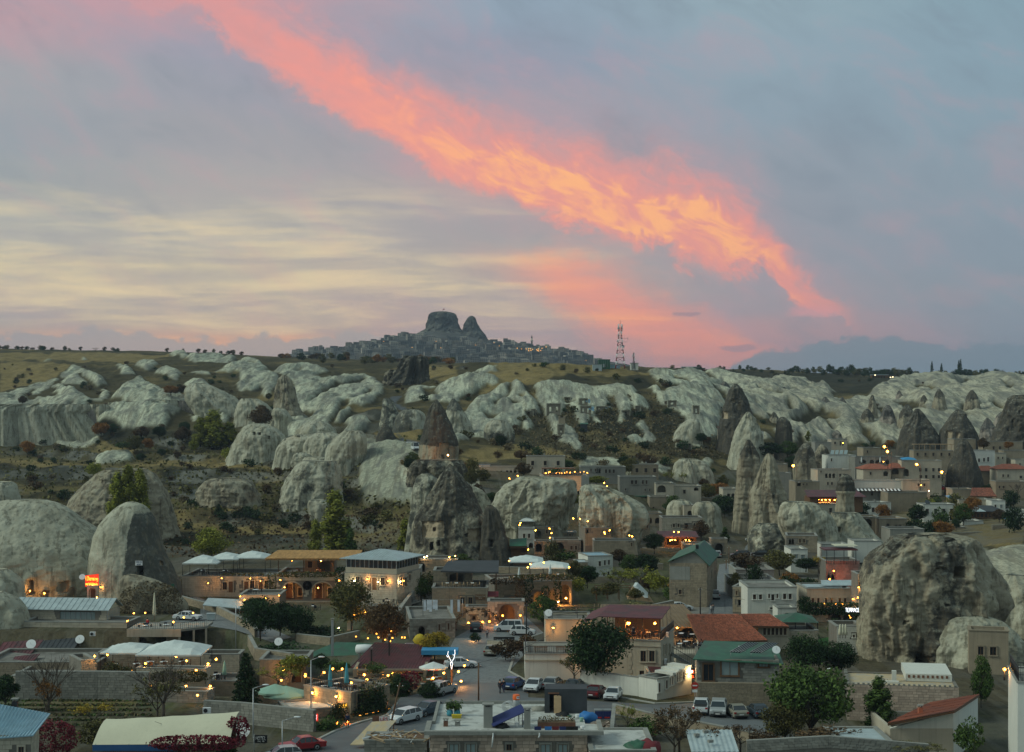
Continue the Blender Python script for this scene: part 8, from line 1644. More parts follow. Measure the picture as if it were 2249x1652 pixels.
pers(W(1391,1402,206.5),.1,'waiter standing under the maroon terrace roof',CDK,CDK,'stand',h=1.7)
def Q(name,label,cat,x0,x1,yt,yb,m=WCR,**k):
 D=k.pop('D',None)
 if D is None:D=DG(yb)if yb>1190 else fD((x0+x1)/2,yb)
 k.setdefault('mas',(.9,.42)if D<420 else None)
 return Hous(name,label,cat,x0,x1,yt,yb,D,m=m,**k)
def WR(x0,x1,y,n,w=5,h=8,**k):return [(x0+(x1-x0)*i/(n-1)if n>1 else x0,y,w,h)for i in rng(n)]
H=Q('white_house','two storey white plastered house with carved window surrounds',HSE,1642,1750,1290,1358,WWH,D=264,mas=None,dep=10,wns=Pr4(1657,1311,6,11,1670,1311,6,11,1689,1309,4,9,1697,1312,6,13,1707,1309,4,9,1723,1310,6,12,1735,1310,6,12,1694,1336,7,4))
Q(SHO,'ruined open fronted stone house beside the narrow street',HSE,1609,1642,1289,1340,WTN,D=272,yaw=-20,dep=8,wns=[(1618,1302,4,9)],hol=[(1628,1318,1330,14,0)])
Q('stone_annex','low white annex with an arched dark doorway',BLD,1708,1750,1336,1366,WWH,D=258,mas=None,dep=5,hol=[(1729,1346,1360,14,1)])
H=Q(SHT,'cream hotel with six tall windows and a row of up lights',HTL,1772,1869,1294,1334,WCR,D=268,mas=None,yaw=2,xs=1749,wns=[(x,1320,5,13)for x in(1785,1797,1814,1826,1844,1856)])
H.part(MB().bo(.5,H.W-1,2,6,H.H-.2,H.H+.15).hx8([(3,2,H.H+.3),(9,2,H.H+.3),(9.5,5,H.H+.9),(3.5,5,H.H+.9),(3,2,H.H+.36),(9,2,H.H+.36),(9.5,5,H.H+.96),(3.5,5,H.H+.96)]),'roof_panel',RMT)
Q('arched_hotel','arcaded lower storey of the cream hotel with dark hedge',HTL,1785,1885,1338,1372,WCR,D=262,dep=5,mas=(.5,.28),hol=[(1836,1348,1366,24,1),(1862,1348,1366,20,1)])
for x,y in Pr2(1811,1326,1836,1326,1850,1327,1865,1326,1880,1318,1890,1317,1873,1316,1866,1352,1868,1357,1839,1373,1797,1374):lmp(W(x,y,259 if y>1340 else 265),'yellow up light on the six window hotel',None,10,.14)
sg=Thg('neon_sign','white neon lettering below the six window hotel','sign',W(1857,1344,260));b=MB();text(b,'TERRACE',.0,.0,2.3,.6,0,.05);b.mk(LTG,'neon_white',sg)
b=MB();rr=np.random.RandomState(5);p=W(1775,1330,261);o=put('hedge',leafy(rr.uniform(0,1,(2600,3))*np.array([8.5,1.2,2.])+np.array([0,0,-1.6]),.22,'leaf_dark',9),None,p);tag(o,'dark clipped hedge hanging under the six window hotel','hedge')
H=Q('arcade_house','cream house with two lit arched windows against the crag',HSE,1884,1910,1262,1340,WCR,D=262,dep=5,mas=(.5,.28),hol=[(1891,1276,1288,8,1),(1904,1276,1288,8,1),(1897,1302,1316,12,1)])
for x,y in Pr2(1891,1285,1904,1285,1886,1290,1898,1291,1884,1312):lmp(W(x,y,261.4 if y>1286 else 263),'yellow lamp on the arched window house',None,16,.14)
Q(SHO,'red lit stone house front with terrace frame left of the arcade',HSE,1814,1888,1233,1290,WGR,D=300,dep=8,hol=[(1820,1262,1284,6,1),(1829,1262,1284,6,1)])
for x,y in Pr2(1822,1272,1830,1278,1831,1254,1818,1280):lmp(W(x,y,298),'red wall light beside the terrace frame',None,40,.18,col=(1,.12,.02))
t=Thg('terrace_pergola','dark steel pergola with a flat maroon roof above the red lights','pergola',W(1816,1240,296));MB().bo(-.4,5.8,0,5,2.6,2.8).mk(ROO,RMR,t);MB().bo(1.8,6,1,5,3.3,3.4).mk('upper_sheet',CCR,t)
for x in(0,1.4,3.2,5.4):MB().bo(x-.05,x+.05,.05,.15,0,2.6).mk('post',MBK,t)
rail(t,[(0,0,0),(5.6,0,0)],.9,.3)
Q(SHO,'tan house with paired arched windows under the cream rock wall',HSE,1727,1795,1177,1210,WTN,D=345,yaw=-8,hol=[(1735,1184,1196,5,1),(1741,1184,1196,5,1)],wns=[(1757,1188,4,8),(1766,1188,4,8)])
Q('white_house','small house with blue framed windows below the paired arches',HSE,1737,1774,1207,1236,WWH,D=325,mas=None,wns=[(1747,1222,10,9,GPL),(1763,1223,9,9,GPL)])
Q('long_house','long low white wall building with a red notice',BLD,1805,1862,1196,1218,WWH,D=352,mas=None,dep=6);Q('long_house','second low white building with a flat grey roof beside the crag',BLD,1876,1936,1189,1216,WWH,D=356,mas=None,dep=7)
Q(FRH,'grey flat roofed yard house beside the narrow street',HSE,1610,1708,1277,1292,CON,D=292,mas=None,dep=12);Q(FRH,'long grey roof behind the white plastered house',HSE,1616,1700,1252,1264,CON,D=310,mas=None,dep=10)
H=Q('gabled_house','tall grey and tan house with a bright green gabled roof',HSE,1470,1553,1236,1333,WTN,D=282,yaw=-12,xs=1574,mas=MS,roof=None,trim=False,wns=[(1494,1300,6,10)],swn=[(1562,1262,.8,9),(1569,1258,.8,9)])
H.part(MB().prism([(0,H.H),(H.W,H.H-.3),(H.W*.70,H.H+2.1),(H.W*.62,H.H+2.1)],.02,.3),'gable',WGR);H.part(MB().hx8([(H.W*.66,-.4,H.H+2.1),(H.W+.5,-.4,H.H-.5),(H.W+.5,H.dep,H.H-.4),(H.W*.66,H.dep,H.H+2.2),(H.W*.66,-.4,H.H+2.25),(H.W+.5,-.4,H.H-.35),(H.W+.5,H.dep,H.H-.25),(H.W*.66,H.dep,H.H+2.35)]).hx8([(-.3,-.4,H.H+.1),(H.W*.66,-.4,H.H+2.1),(H.W*.66,H.dep,H.H+2.2),(-.3,H.dep,H.H+.2),(-.3,-.4,H.H+.22),(H.W*.66,-.4,H.H+2.25),(H.W*.66,H.dep,H.H+2.35),(-.3,H.dep,H.H+.32)]),ROO,RGN)
H.part(MB().bo(.1,H.W*.55,-.10,-.07,H.H*.62,H.H*.92),'render_patch',CON);chim(H.world(H.W*.68,4,H.H+2.2),.5,.7,'dark chimney on the green gabled roof',MBK)
Q(SHO,'white fronted house with a turquoise sheet roof',HSE,1291,1346,1222,1268,WWH,D=330,mas=None,yaw=12,roof='roof_blue',para=0,dep=8,wns=Pr4(1317,1238,5,11,1328,1236,4,11,1337,1235,4,11,1326,1262,4,8,1336,1260,4,8));Q(SHO,'tan side house with patched sheet roof beside the turquoise one',HSE,1262,1291,1236,1270,WTN,D=326,roof=RMT,para=0,dep=6,wns=[])
Q(SHO,'grey house with a large arch and a white pipe in front',HSE,1214,1276,1187,1222,WGR,D=368,dep=8,hol=[(1228,1192,1212,22,1)],wns=[(1255,1203,5,9),(1265,1203,5,9)])
Q(SHO,'white tower house with two windows beneath a small white pavilion',HSE,1139,1174,1162,1212,WWH,D=378,mas=None,dep=7,wns=[(1151,1177,5,9),(1162,1177,5,9)],hol=[(1166,1192,1210,10,1)]);cnpy(1141,1175,1137,1144,384,5,1161,'small white pavilion on top of the white tower house')
Q(SHO,'tan house with outside stair and two lamps',HSE,1174,1216,1158,1186,WTN,D=384,dep=7,wns=[(1201,1168,5,8)],hol=[(1184,1166,1180,9,1)]);Q(SHO,'lower arched storey beside the orange lit shop',HSE,1174,1210,1190,1215,WTN,D=366,dep=5,hol=[(1183,1194,1212,14,1)])
for x,y in Pr2(1141,1153,1143,1149,1176,1165,1207,1161,1211,1171,1208,1181,1129,1223,1184,1225,1259,1139,1274,1140,1327,1169,1328,1172,1339,1165,1388,1178,1387,1185,1382,1176,1291,1145,1153,1207,1160,1207):lmp(W(x,y,362),'orange street light among the central stone houses',None,22,.2)
Q('shop','orange lit shop with a green lean-to roof under the dark spire','shop',1122,1158,1200,1222,WDD,D=352,mas=None,roof=None,trim=False,dep=5,hol=[(1150,1203,1214,12,0)]);r_=Thg('lean_to_roof','green lean-to roof in front of the dark spire',ROO,W(1119,1200,350));MB().hx8(Pr3(0,0,0,3.8,0,0,3.8,3,1.5,0,3,1.2,0,0,.1,3.8,0,.1,3.8,3,1.6,0,3,1.3)).mk('sheet',RGN,r_);MB().bo(.1,3.7,.1,.2,-.3,0).mk('fascia',WDD,r_)
Q('white_house','white arched shed behind the small pavilion house',HSE,1104,1138,1156,1178,WWH,D=392,mas=None,dep=6,hol=[(1113,1168,1176,9,0)],wns=[(1121,1168,3,5)])
Q(SHO,'lamp lit stone house under the bulging pale rock',HSE,1285,1342,1160,1196,WTN,D=366,dep=8,yaw=8,wns=[(1328,1170,4,8),(1336,1168,4,8)],hol=[(1290,1150+12,1172,5,0)]);Q('long_house','long tan retaining house with a white flue',HSE,1304,1396,1188,1226,WTN,D=350,dep=6,wns=[(1387,1196,3,8)])
Q(SHO,'roof patched low stone house with sheet metal',HSE,1228,1266,1170,1184,WTN,D=390,roof=RMT,para=0,dep=6,wns=[(1252,1175,4,4)])
for i,(x0,x1,yt,yb,D_)in enum([(1394,1427,1143,1180,395),(1418,1454,1128,1152,425),(1454,1543,1138,1178,405),(1427,1472,1092,1128,455),(1502,1524,1110,1140,430)]):
 Q(SHO,['rose tan house with five small windows below the pale rock','house with two stone arches behind the rose tan one','broad cream house with a timber balcony in the centre right','tan house with an outside stair beneath the dark roofed restaurant','small house with an arched door beside the white rock knob'][i],HSE,x0,x1,yt,yb,[WTN,WTN,WCR,WTN,WCR][i],D=D_,dep=8,wns=[WR(1401,1422,1157,4,3,7),[],Pr4(1480,1154,4,8,1490,1154,4,8,1525,1153,4,8,1533,1153,4,8),[(1435,1118,4,9)],[]][i],hol=[[],[(1426,1137,1150,12,1),(1445,1137,1150,13,1)],[(1508,1150,1163,7,1)],[],[(1515,1122,1136,10,1)]][i])
t=Thg('timber_balcony','dark timber balcony on the broad cream house','balcony',W(1499,1163,402));MB().bo(0,4,-.8,.2,0,.15).mk('floor',WDD,t);rail(t,[(0,-.75,.15),(4,-.75,.15)],.9,.25,WDD)
H=Q(RST,'open restaurant glowing under a low maroon roof in the centre right',RST,1458,1530,1180,1200,WDD,D=382,mas=None,roof=None,trim=False,dep=6,hol=[(1478,1183,1197,26,0),(1510,1183,1197,26,0)]);H.part(MB().hx8([(-1.2,-.8,H.H),(H.W+.5,-.8,H.H),(H.W+.5,6,H.H+.9),(-1.2,6,H.H+.9),(-1.2,-.8,H.H+.1),(H.W+.5,-.8,H.H+.1),(H.W+.5,6,H.H+1),(-1.2,6,H.H+1)]),ROO,RMR)
for x,y in Pr2(1472,1187,1476,1186,1483,1186,1506,1186,1514,1187,1480,1168,1490,1169):lmp(W(x,y,381),'warm lamp of the low maroon roofed restaurant',None,30,.18)
Q('stone_gateway','stone gate arch before the silver car',BLD,1562,1598,1184,1218,WTN,D=376,dep=4,hol=[(1579,1194,1216,17,1)]);Q(FRH,'low flat roofed stone house left of the gate arch',HSE,1505,1562,1198,1222,WGR,D=372,dep=9)
H=Q(RST,'wide restaurant with dark green flat roof and wooden windows',RST,1390,1487,1091,1106,WDD,D=470,mas=None,roof=None,trim=False,dep=8,wns=WR(1400,1475,1098,8,7,10));H.part(MB().hx8([(-1.5,-1,H.H),(H.W,-1,H.H),(H.W,8,H.H+1),(-1.5,8,H.H+1),(-1.5,-1,H.H+.2),(H.W,-1,H.H+.2),(H.W,8,H.H+1.2),(-1.5,8,H.H+1.2)]),ROO,RGN)
Q(SBL,'plain grey wall storey carrying the wide restaurant',BLD,1388,1470,1106,1128,WGR,D=468,dep=5,mas=None)
rows=[(SHT,'long grey hotel with arched doors behind the lantern terrace',1274,1374,1026,1062,488,Pr4(1331,1035,4,8,1339,1035,4,8,1348,1035,4,8,1298,1033,3,6,1308,1033,3,6),[(1311,1028,1040,4,1),(1317,1028,1040,4,1)]),(SHT,'pale stepped hotel block with paired windows below the long grey one',1361,1441,1048,1083,470,Pr4(1388,1059,5,8,1397,1059,5,8,1412,1059,4,8,1420,1059,4,8,1374,1075,3,5,1417,1076,3,5,1427,1076,3,5),[]),(SHO,'low house with one very wide dark arch',1440,1480,1062,1086,466,[],[(1453,1066,1082,19,1)]),(SHO,'ruined tan house with a carved window beside the wide arch',1467,1540,1068,1094,468,[(1503,1080,5,8)],[(1529,1070,1078,10,1)]),(SHT,'terrace hotel with three arched windows left of the lantern terrace',1056,1154,1026,1062,492,[(1091,1038,4,8),(1101,1038,4,8),(1144,1037,3,8)],[(1114,1033,1047,6,1),(1122,1033,1047,6,1),(1131,1033,1047,6,1)]),(SHO,'small arcade house with three arches at the street end',1588,1620,1074,1098,470,[],[(1600,1084,1094,7,1),(1610,1084,1094,7,1)]),(SBL,'lamp lit arch building below the terrace hotel',1100,1140,1072,1092,455,[],[(1120,1078,1090,12,1)])]
for n_,l_,x0,x1,yt,yb,D_,ws,hs in rows:Q(n_,l_,HTL if HTL in n_ else HSE,x0,x1,yt,yb,WCR if 'grey' not in l_ else WGR,D=D_,mas=None,dep=9,wns=ws,hol=hs)
H=Q('stone_terrace','busy lantern lit restaurant terrace on the pale wrinkled rock','terrace',1192,1292,1046,1062,WCR,D=420,mas=None,dep=16,yaw=2)
rg=random.Random(12)
for i in rng(22):x=1194+rg.random()*98;lmp(W(x,1037-1+rg.random()*4-(x-1194)*.0,425+rg.random()*9),'small lantern strung over the busy rock terrace',None,12,.2,light=i%2==0)
for x,y in Pr2(1290,1050,1290,1060,1265,1079,1253,1083,1308,1065,1333,1068,1102,1075,1128,1075,1119,1051,1116,1085,1132,1083,1137,1045,1327,1061,1283,1047,1250,1102,1253,1106):lmp(W(x,y,418),'orange lamp on the steps around the busy rock terrace',None,22,.22)
t=Thg('terrace_roof','thin brown roof over the left end of the busy rock terrace',ROO,W(1190,1030,432));MB().bo(0,9,0,6,0,.2).mk('sheet',WDD,t)
for x in(.1,4.4,8.8):MB().bo(x,x+.15,.1,.25,-2,0).mk('post',WDD,t)
for px in(1205,1222,1240,1258,1275):seats(W(px,1045,424),'on the busy rock terrace',None,4,WDD)
t=Thg('outdoor_stair','long stone stair climbing between the two pale rocks','stair',W(1276,1106,385));b=MB()
for i in rng(26):b.bo(0-i*-.02,1.9+i*.02,i*.35,i*.35+.36,i*.26-.3,i*.26)
b.mk('steps',CON,t);MB().bo(-.3,-.05,0,9,-.5,.2).mk('kerb_wall',WGR,t)
Q('blue_roof_house','low white house with crumpled blue sheet roofs behind the chimney',HSE,1038,1076,1022,1040,WWH,D=500,mas=None,roof='roof_blue',para=0,dep=6,wns=[(1047,1033,3,6)])
RQ=[(1826,1861,965,985,WCR,620,[(1834,973,4,5)],[(1846,969,979,3,1),(1851,969,979,3,1)],'grey house with arched openings below the white slopes'),(1790,1826,972,990,WGR,600,[(1800,980,3,7)],[],'low grey house behind the two terrace cones'),(1896,1934,984,1000,WTN,585,[(1905,992,3,5)],[],'house under the dark glazed roof room'),(1819,1880,1000,1020,WWH,560,[(1826,1010,3,6),(1866,1012,3,6)],[],'white house with white blue solar panels on its roof'),(1878,1984,1004,1030,WGR,552,[],[(1895,1010,1018,16,1),(1915,1010,1020,10,1),(1930,1010,1018,16,1),(1949,1010,1020,8,1)],'long arcaded hotel with closed white parasols'),(1796,1868,1032,1066,WCR,520,[(1845,1044,4,7),(1853,1044,4,7),(1803,1030+6,3,5),(1818,1062,4,6),(1827,1062,4,6)],[(1815,1040,1050,6,1),(1823,1040,1050,6,1),(1831,1040,1050,6,1)],'cream hotel with three arched windows beside the terrace cone'),(1747,1800,1058,1080,WTN,500,[(1764,1064,3,5),(1772,1064,3,5)],[(1755,1058,1068,8,1)],'stone house at the foot of the terrace cone'),(1980,2068,1012,1056,WCR,545,Pr4(2021,1032,5,8,2034,1032,5,8,2050,1032,5,8,2062,1032,5,8,2022,1047,5,7,2034,1047,5,7,2050,1047,5,7,2062,1047,5,7),[(1990,1030,1046,12,1)],'square cream hotel with eight brown shuttered windows'),(1982,2042,1055,1086,WCR,520,[(2017,1065,5,6),(2030,1065,5,6)],[],'warmly lit house with a blue sign and small balcony'),(2007,2094,990,1012,WTN,575,WR(2015,2085,998,5,4,7),[],'terraced hotel with a wooden pergola over the roof'),(2139,2185,990,1024,WWH,575,[(2150,1011,4,8),(2161,1010,4,8),(2170,1009,4,10)],[],'white house with a jagged parapet near the right edge'),(2095,2143,965,992,WTN,610,[(2110,978,3,6),(2125,977,3,6)],[],'tan house in front of the black capped cone'),(2160,2246,970,992,WTN,600,[(2182,984,4,7),(2196,984,4,7)],[],'long tan house beneath the honeycombed crag'),(2186,2210,996,1014,WCR,585,[(2192,1006,3,5),(2202,1006,3,5)],[],'small cream house with two windows near the crag'),(2205,2260,990,1010,WTN,590,[],[],'bare walled yard house at the extreme right'),(2152,2192,1034,1056,WTN,560,[(2176,1044,5,6)],[],'house under the leftmost red roof at the right edge'),(2190,2260,1030,1058,WCR,550,[(2203,1045,4,6),(2214,1045,4,6),(2242,1048,6,6)],[],'house under the broad red roof at the right edge'),(2187,2256,1058,1086,WTN,528,[(2195,1070,4,6),(2204,1070,4,6)],[],'ruined house with grass topped walls at the right edge'),(1876,1982,1056,1072,WWH,522,[],[],'long whitewashed courtyard wall house'),(1896,1957,1030,1050,WCR,536,[(1912,1040,4,6)],[(1945,1035,1046,10,1)],'small house with a red hipped roof in the right quarter'),(1957,1984,1028,1050,WTN,545,[],[(1966,1028,1042,16,1)],'arched stone front right of the red hipped roof'),(1878,1960,1076,1096,WGR,500,[(1890,1084,3,8),(1915,1084,5,9),(1935,1084,5,9)],[],'shaded house behind the striped awning'),(1950,2036,1082,1100,WTN,490,[],[],'stone walled yard right of the striped awning'),(2106,2178,1098,1120,WCR,470,[],[],'cream block house behind the wooden verandah'),(2178,2208,1100,1124,WWH,462,[(2186,1112,4,7),(2199,1112,5,7,GPL)],[],'bright white house beside the wooden verandah'),(2208,2262,1122,1146,WWH,455,[],[(2217,1126,1138,16,1)],'white house with a blue arch at the right edge'),(1931,1992,1140,1164,WTN,420,[],[(1950,1150,1162,7,1),(1968,1152,1160,6,1),(1977,1152,1160,6,1)],'cave fronted house with three small dark doors'),(1890,1931,1136,1162,WTN,424,[],[(1903,1138,1157,24,1)],'rock cut hall with one huge dark arch'),(1793,1838,1108,1132,WCR,408,[(1802,1122,5,7),(1824,1121,6,10)],[],'cream lower storey of the red roofed wooden restaurant'),(1582,1620,944,968,WTN,640,[(1612,957,5,4,GPL)],[],'small red roofed house wall with blue windows in the ravine'),(1660,1677,948,964,WWH,620,[(1669,954,5,4)],[],'tiny white house beside the pale buttress'),(1703,1738,1040,1075,WGR,530,[],[],'roofed grey shed house left of the terrace cone'),(1700,1730,1020,1040,WTN,560,[],[],'old stone wall house among the green trees'),(2118,2160,1145,1160,WWH,440,[],[],'low sheds beneath the wooden verandah restaurant'),(2020,2120,1158,1172,WTN,430,[],[],'long terrace wall house above the big crag'),(1955,2030,1163,1182,WGR,398,[],[],'grey flat roofed workshop yard behind the big crag'),(1640,1700,985,1000,WTN,620,[],[],'ruined wall house under the green ravine trees'),(2230,2262,1010,1032,WCR,580,[(2240,1020,3,5)],[],'cream house cut by the right edge of the picture'),(2092,2140,1075,1096,WTN,500,[],[],'low garden house by the far car park'),]
for x0,x1,yt,yb,m_,D_,ws,hs,l_ in RQ:
 H=Q(SHO,l_,HSE,x0,x1,yt,yb,m_,D=D_,mas=None,dep=9,wns=ws,hol=hs,foot=5,yaw=((x0*7)%9)-4 if x0>1640 else 0)
 if 'red hipped' in l_ or 'leftmost red' in l_ or 'broad red' in l_:hipr(H,'roof_tile',1.6,.5,.4)
 if 'white blue solar' in l_:
  for k in rng(4):H.part(MB().hx8([(1+k*1.6,1,H.H+.3),(2.2+k*1.6,1,H.H+.3),(3+k*1.6,3,H.H+1.6),(1.8+k*1.6,3,H.H+1.6),(1+k*1.6,1,H.H+.4),(2.2+k*1.6,1,H.H+.4),(3+k*1.6,3,H.H+1.7),(1.8+k*1.6,3,H.H+1.7)]),'solar_panel',GPL)
 if 'arcaded hotel' in l_:
  for k in(1892,1933):parC(W(k,1020,549),2.6,'closed white parasol in front of the arcaded hotel, %s one'%('left' if k<1900 else 'right'),'canvas')
 if 'wooden pergola' in l_:
  b=MB()
  for k in rng(8):b.bo(k*1.9,k*1.9+.15,.1,.25,H.H,H.H+2.2)
  b.bo(-.2,H.W+.2,.0,3,H.H+2.2,H.H+2.4);H.part(b,'pergola',WDP)
 if 'small red roofed house wall' in l_:H.part(MB().hx8([(-.5,-.6,H.H),(H.W+.5,-.6,H.H),(H.W+.5,6,H.H+1),(-.5,6,H.H+1),(-.5,-.6,H.H+.15),(H.W+.5,-.6,H.H+.15),(H.W+.5,6,H.H+1.15),(-.5,6,H.H+1.15)]),ROO,RMR)
H=Q('wooden_restaurant','glowing timber restaurant with a maroon roof behind the capped column',RST,1779,1895,1092,1108,WDD,D=414,mas=None,roof=None,trim=False,dep=8,hol=[(1818,1094,1105,40,0)]);H.part(MB().hx8([(-.8,-.8,H.H),(H.W+.8,-.8,H.H),(H.W,8,H.H+1.3),(0,8,H.H+1.3),(-.8,-.8,H.H+.15),(H.W+.8,-.8,H.H+.15),(H.W,8,H.H+1.45),(0,8,H.H+1.45)]),ROO,RMR)
for i,x in enum((1797,1805,1813,1822,1833,1885)):lmp(W(x,1098,416),'orange lamp in the glowing timber restaurant',None,40,.2)
H=Q('verandah_restaurant','wooden verandah restaurant with white and dark sheet roof',RST,2130,2206,1124,1140,WDD,D=456,mas=None,roof=None,trim=False,dep=7,wns=WR(2140,2200,1132,8,5,9));H.part(MB().hx8([(-1.5,-.6,H.H),(H.W*.45,-.6,H.H),(H.W*.35,6,H.H+1),(-1.5,6,H.H+1),(-1.5,-.6,H.H+.12),(H.W*.45,-.6,H.H+.12),(H.W*.35,6,H.H+1.12),(-1.5,6,H.H+1.12)]),ROO,RMT);H.part(MB().hx8([(H.W*.46,-.6,H.H),(H.W+.5,-.6,H.H),(H.W*.8,6,H.H+1.3),(H.W*.36,6,H.H+1.3),(H.W*.46,-.6,H.H+.12),(H.W+.5,-.6,H.H+.12),(H.W*.8,6,H.H+1.42),(H.W*.36,6,H.H+1.42)]),'dark_roof',RFD)
tiler('dark red tiled roof beside the far car park',[W(2131,1090,486),W(2190,1091,486),W(2176,1072,498),W(2134,1072,498)],486,nx=24,ny=8)
t=Thg('striped_awning','long black and white striped awning in the right quarter','awning',W(1876,1076,498));b=MB();b2_=MB()
for i in rng(26):(b if i%2 else b2_).hx8([(i*.58,0,-.35),(i*.58+.57,0,-.35),(i*.58+.57,2,.2),(i*.58,2,.2),(i*.58,0,-.3),(i*.58+.57,0,-.3),(i*.58+.57,2,.26),(i*.58,2,.26)])
b.mk('dark_stripes',PTB,t);b2_.mk('pale_stripes',PTW,t)
for i,(x,y,w,D_,l_)in enum([(1998,1010,16,540,'blue tarpaulin canopy over the brown terrace'),(2097,1094,14,500,'blue stand roof beside the white car'),(2220,1142,14,452,'blue sheet by the white arched house')]):
 t=Thg('blue_canopy',l_,'canopy',W(x-w,y,D_));ww=2*w/F*D_;MB()._add([(0,0,0),(ww,0,0),(ww,4,.5),(0,4,.5),(ww/2,2,.9)],[(0,1,4),(1,2,4),(2,3,4),(3,0,4),(3,2,1,0)]).mk('cloth','tarp_blue',t);MB().tub((.2,.1,0),(.2,.1,-2),.05).tub((ww-.2,.1,0),(ww-.2,.1,-2),.05).mk('post',MGR,t)
for x,y,l_ in [(1942,981,'upper orange street lamp by the glazed roof room'),(1949,992,'lower orange street lamp by the glazed roof room'),(2013,1020,'orange street lamp before the square cream hotel'),(2068,1037,'orange street lamp before the far car park'),(1742,1023,'orange street lamp left of the terrace cone')]:
 D_=545 if x<2000 or x>2000 else 545;t=lmp(W(x,y,520),l_,None,220,.5,light=True,name='street_lamp',cat='street lamp')
 MB().tub((.0,0,0),(1.2,0,-.2),.05).tub((1.2,0,-.2),(1.2,0,-9),.08).mk('pole',MBK,t)
lmp(W(2040,1078,516),'soft light on the warmly lit house front',None,120,.2,col=(1,.55,.35))
for x,y,D_ in Pr3(1851,973,616,1940,1014,550,2023,1066,518,1884,1094,415):lmp(W(x,y,D_),'small orange window lamp in the right quarter',None,15,.25)
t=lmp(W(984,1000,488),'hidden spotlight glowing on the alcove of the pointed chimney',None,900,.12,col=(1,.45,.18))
mat('cave_face',(.27,.235,.18),.9,.2,1.);
for i,(x,y,w,h,l_)in enum([(1216,896,29,21,'leftmost broad carved cave front in the central white slope'),(1281,882,17,15,'upper carved cave with blue canvas'),(1286,899,21,16,'square carved cave under the blue canvas'),(1322,897,24,10,'low wide carved cave right of the blue canvas'),(1374,905,16,8,'shallow carved cave between two white spurs'),(1401,897,10,12,'green shuttered cave in the white spur'),(1476,886,18,14,'carved cave in the right white slope'),(1529,900,12,20,'tall narrow carved cave at the far right slope'),(1232,942,12,22,'dark doored cave below the little stone tower'),(1283,940,14,16,'dark green shed in the brown gully'),(1161,906,18,8,'faint carved cave in the left spur'),(1171,904,8,12,'narrow carved niche in the left spur'),(1502,979,30,12,'pale walled cave front under the white wedge'),(1246,876,12,8,'little carved window high in the central slope')]):
 D_=fD(x,y+h/2);p=W(x-w/2,y+h/2,D_-1.5);s_=D_/F;t=Thg('cave_room',l_,'cave room',p);b=MB();Wd=w*s_;Hh=h*s_
 if 'shed' in l_:MB().bo(0,Wd,0,3,-1,Hh).mk('wall',RFD,t);MB().hx8([(-.3,-.3,Hh),(Wd+.3,-.3,Hh),(Wd+.3,3,Hh+.5),(-.3,3,Hh+.5),(-.3,-.3,Hh+.1),(Wd+.3,-.3,Hh+.1),(Wd+.3,3,Hh+.6),(-.3,3,Hh+.6)]).mk(ROO,RGN,t);continue
 hs=[];k=2 if w>20 else 1
 for q in rng(k):cx=Wd*(q+.5)/k;hs.append((cx-Wd*.12/k*1.2,cx+Wd*.12/k*1.2,Hh*.05,Hh*.6,0))
 hwall(b,Wd,-1,Hh*.9,hs,.4);b.mk('front','cave_face',t);b=MB().bo(-.3,Wd+.3,-.7,3,Hh*.9,Hh*1.).bo(-.4,-.02,-.7,3,-1,Hh*.9).bo(Wd+.02,Wd+.4,-.7,3,-1,Hh*.9);b.mk('rock_frame',TPL,t)
 if 'blue canvas' in l_:MB().hx8([(Wd*.8,-.8,Hh*.5),(Wd*1.4,-.8,Hh*.2),(Wd*1.4,1,Hh*.8),(Wd*.8,1,Hh*.9),(Wd*.8,-.8,Hh*.52),(Wd*1.4,-.8,Hh*.22),(Wd*1.4,1,Hh*.82),(Wd*.8,1,Hh*.92)]).mk('canvas','roof_blue',t)
t=Thg('stone_tower','little square stone tower standing on the central slope','tower',W(1227,935,fD(1232,950)-4));MB().bo(0,2.6,0,2.6,-2,3.2).mk('wall',WTN,t);MB().bo(-.1,.7,-.1,.6,3.2,4).bo(1.9,2.7,-.1,.6,3.2,4).mk('battlement',WTN,t)
def mast(px,pyb,pyt,D,wb,label,n=12,red=False):
 a=W(px,pyb,D);h=(pyb-pyt)/F*D;t=Thg('radio_mast',label,'mast',a);b=MB();w0,w1=wb/2,wb*.16
 def c(i,z):k=w0+(w1-w0)*min(1,z/h/.75);s_=Pr2(-1,-1,1,-1,1,1,-1,1)[i];return(s_[0]*k,s_[1]*k,z)
 for j in rng(n):
  b.cur=j%2;z0,z1=h*j/n,h*(j+1)/n
  for i in rng(4):b.tub(c(i,z0),c(i,z1),.2 if red else .1,n=4);b.tub(c(i,z0),c((i+1)%4,z1),.1,n=4);b.tub(c(i,z1),c((i+1)%4,z1),.09,n=4)
 b.mk('lattice',['canvas_red',PWH]if red else [MBK]*2,t);b=MB();rg=random.Random(1)
 for k in rng(14 if red else 4):z=h*rg.uniform(.45,.97);a_=rg.uniform(0,6.28);r_=w1+.45;b.bo(r_*math.cos(a_)-.18,r_*math.cos(a_)+.18,r_*math.sin(a_)-.1,r_*math.sin(a_)+.1,z,z+1.7)
 b.mk('panel_antenna',PWH,t)
 if red:
  for z,x_,r_ in((h*.50,1.6,.75),(h*.62,-1.3,.5),(h*.9,-1.,.55)):o=MB().lth([(r_,0),(r_,.35),(r_*.6,.5)],n=14).mk('dish_antenna',MGR,t);o.rotation_euler=(R(90),0,0);o.location=(x_,-.6,z)
  MB().tub((0,0,h),(0,0,h+2.5),.05).tub((.3,0,h),(.3,0,h+1.6),.04).tub((0,0,h*.68),(4.2,0,h*.68),.05).tub((4.2,0,h*.68-1),(4.2,0,h*.68+1),.05).tub((2,0,h*.6),(4,0,h*.6),.05).mk('whip_antenna',MBK,t)
 return t
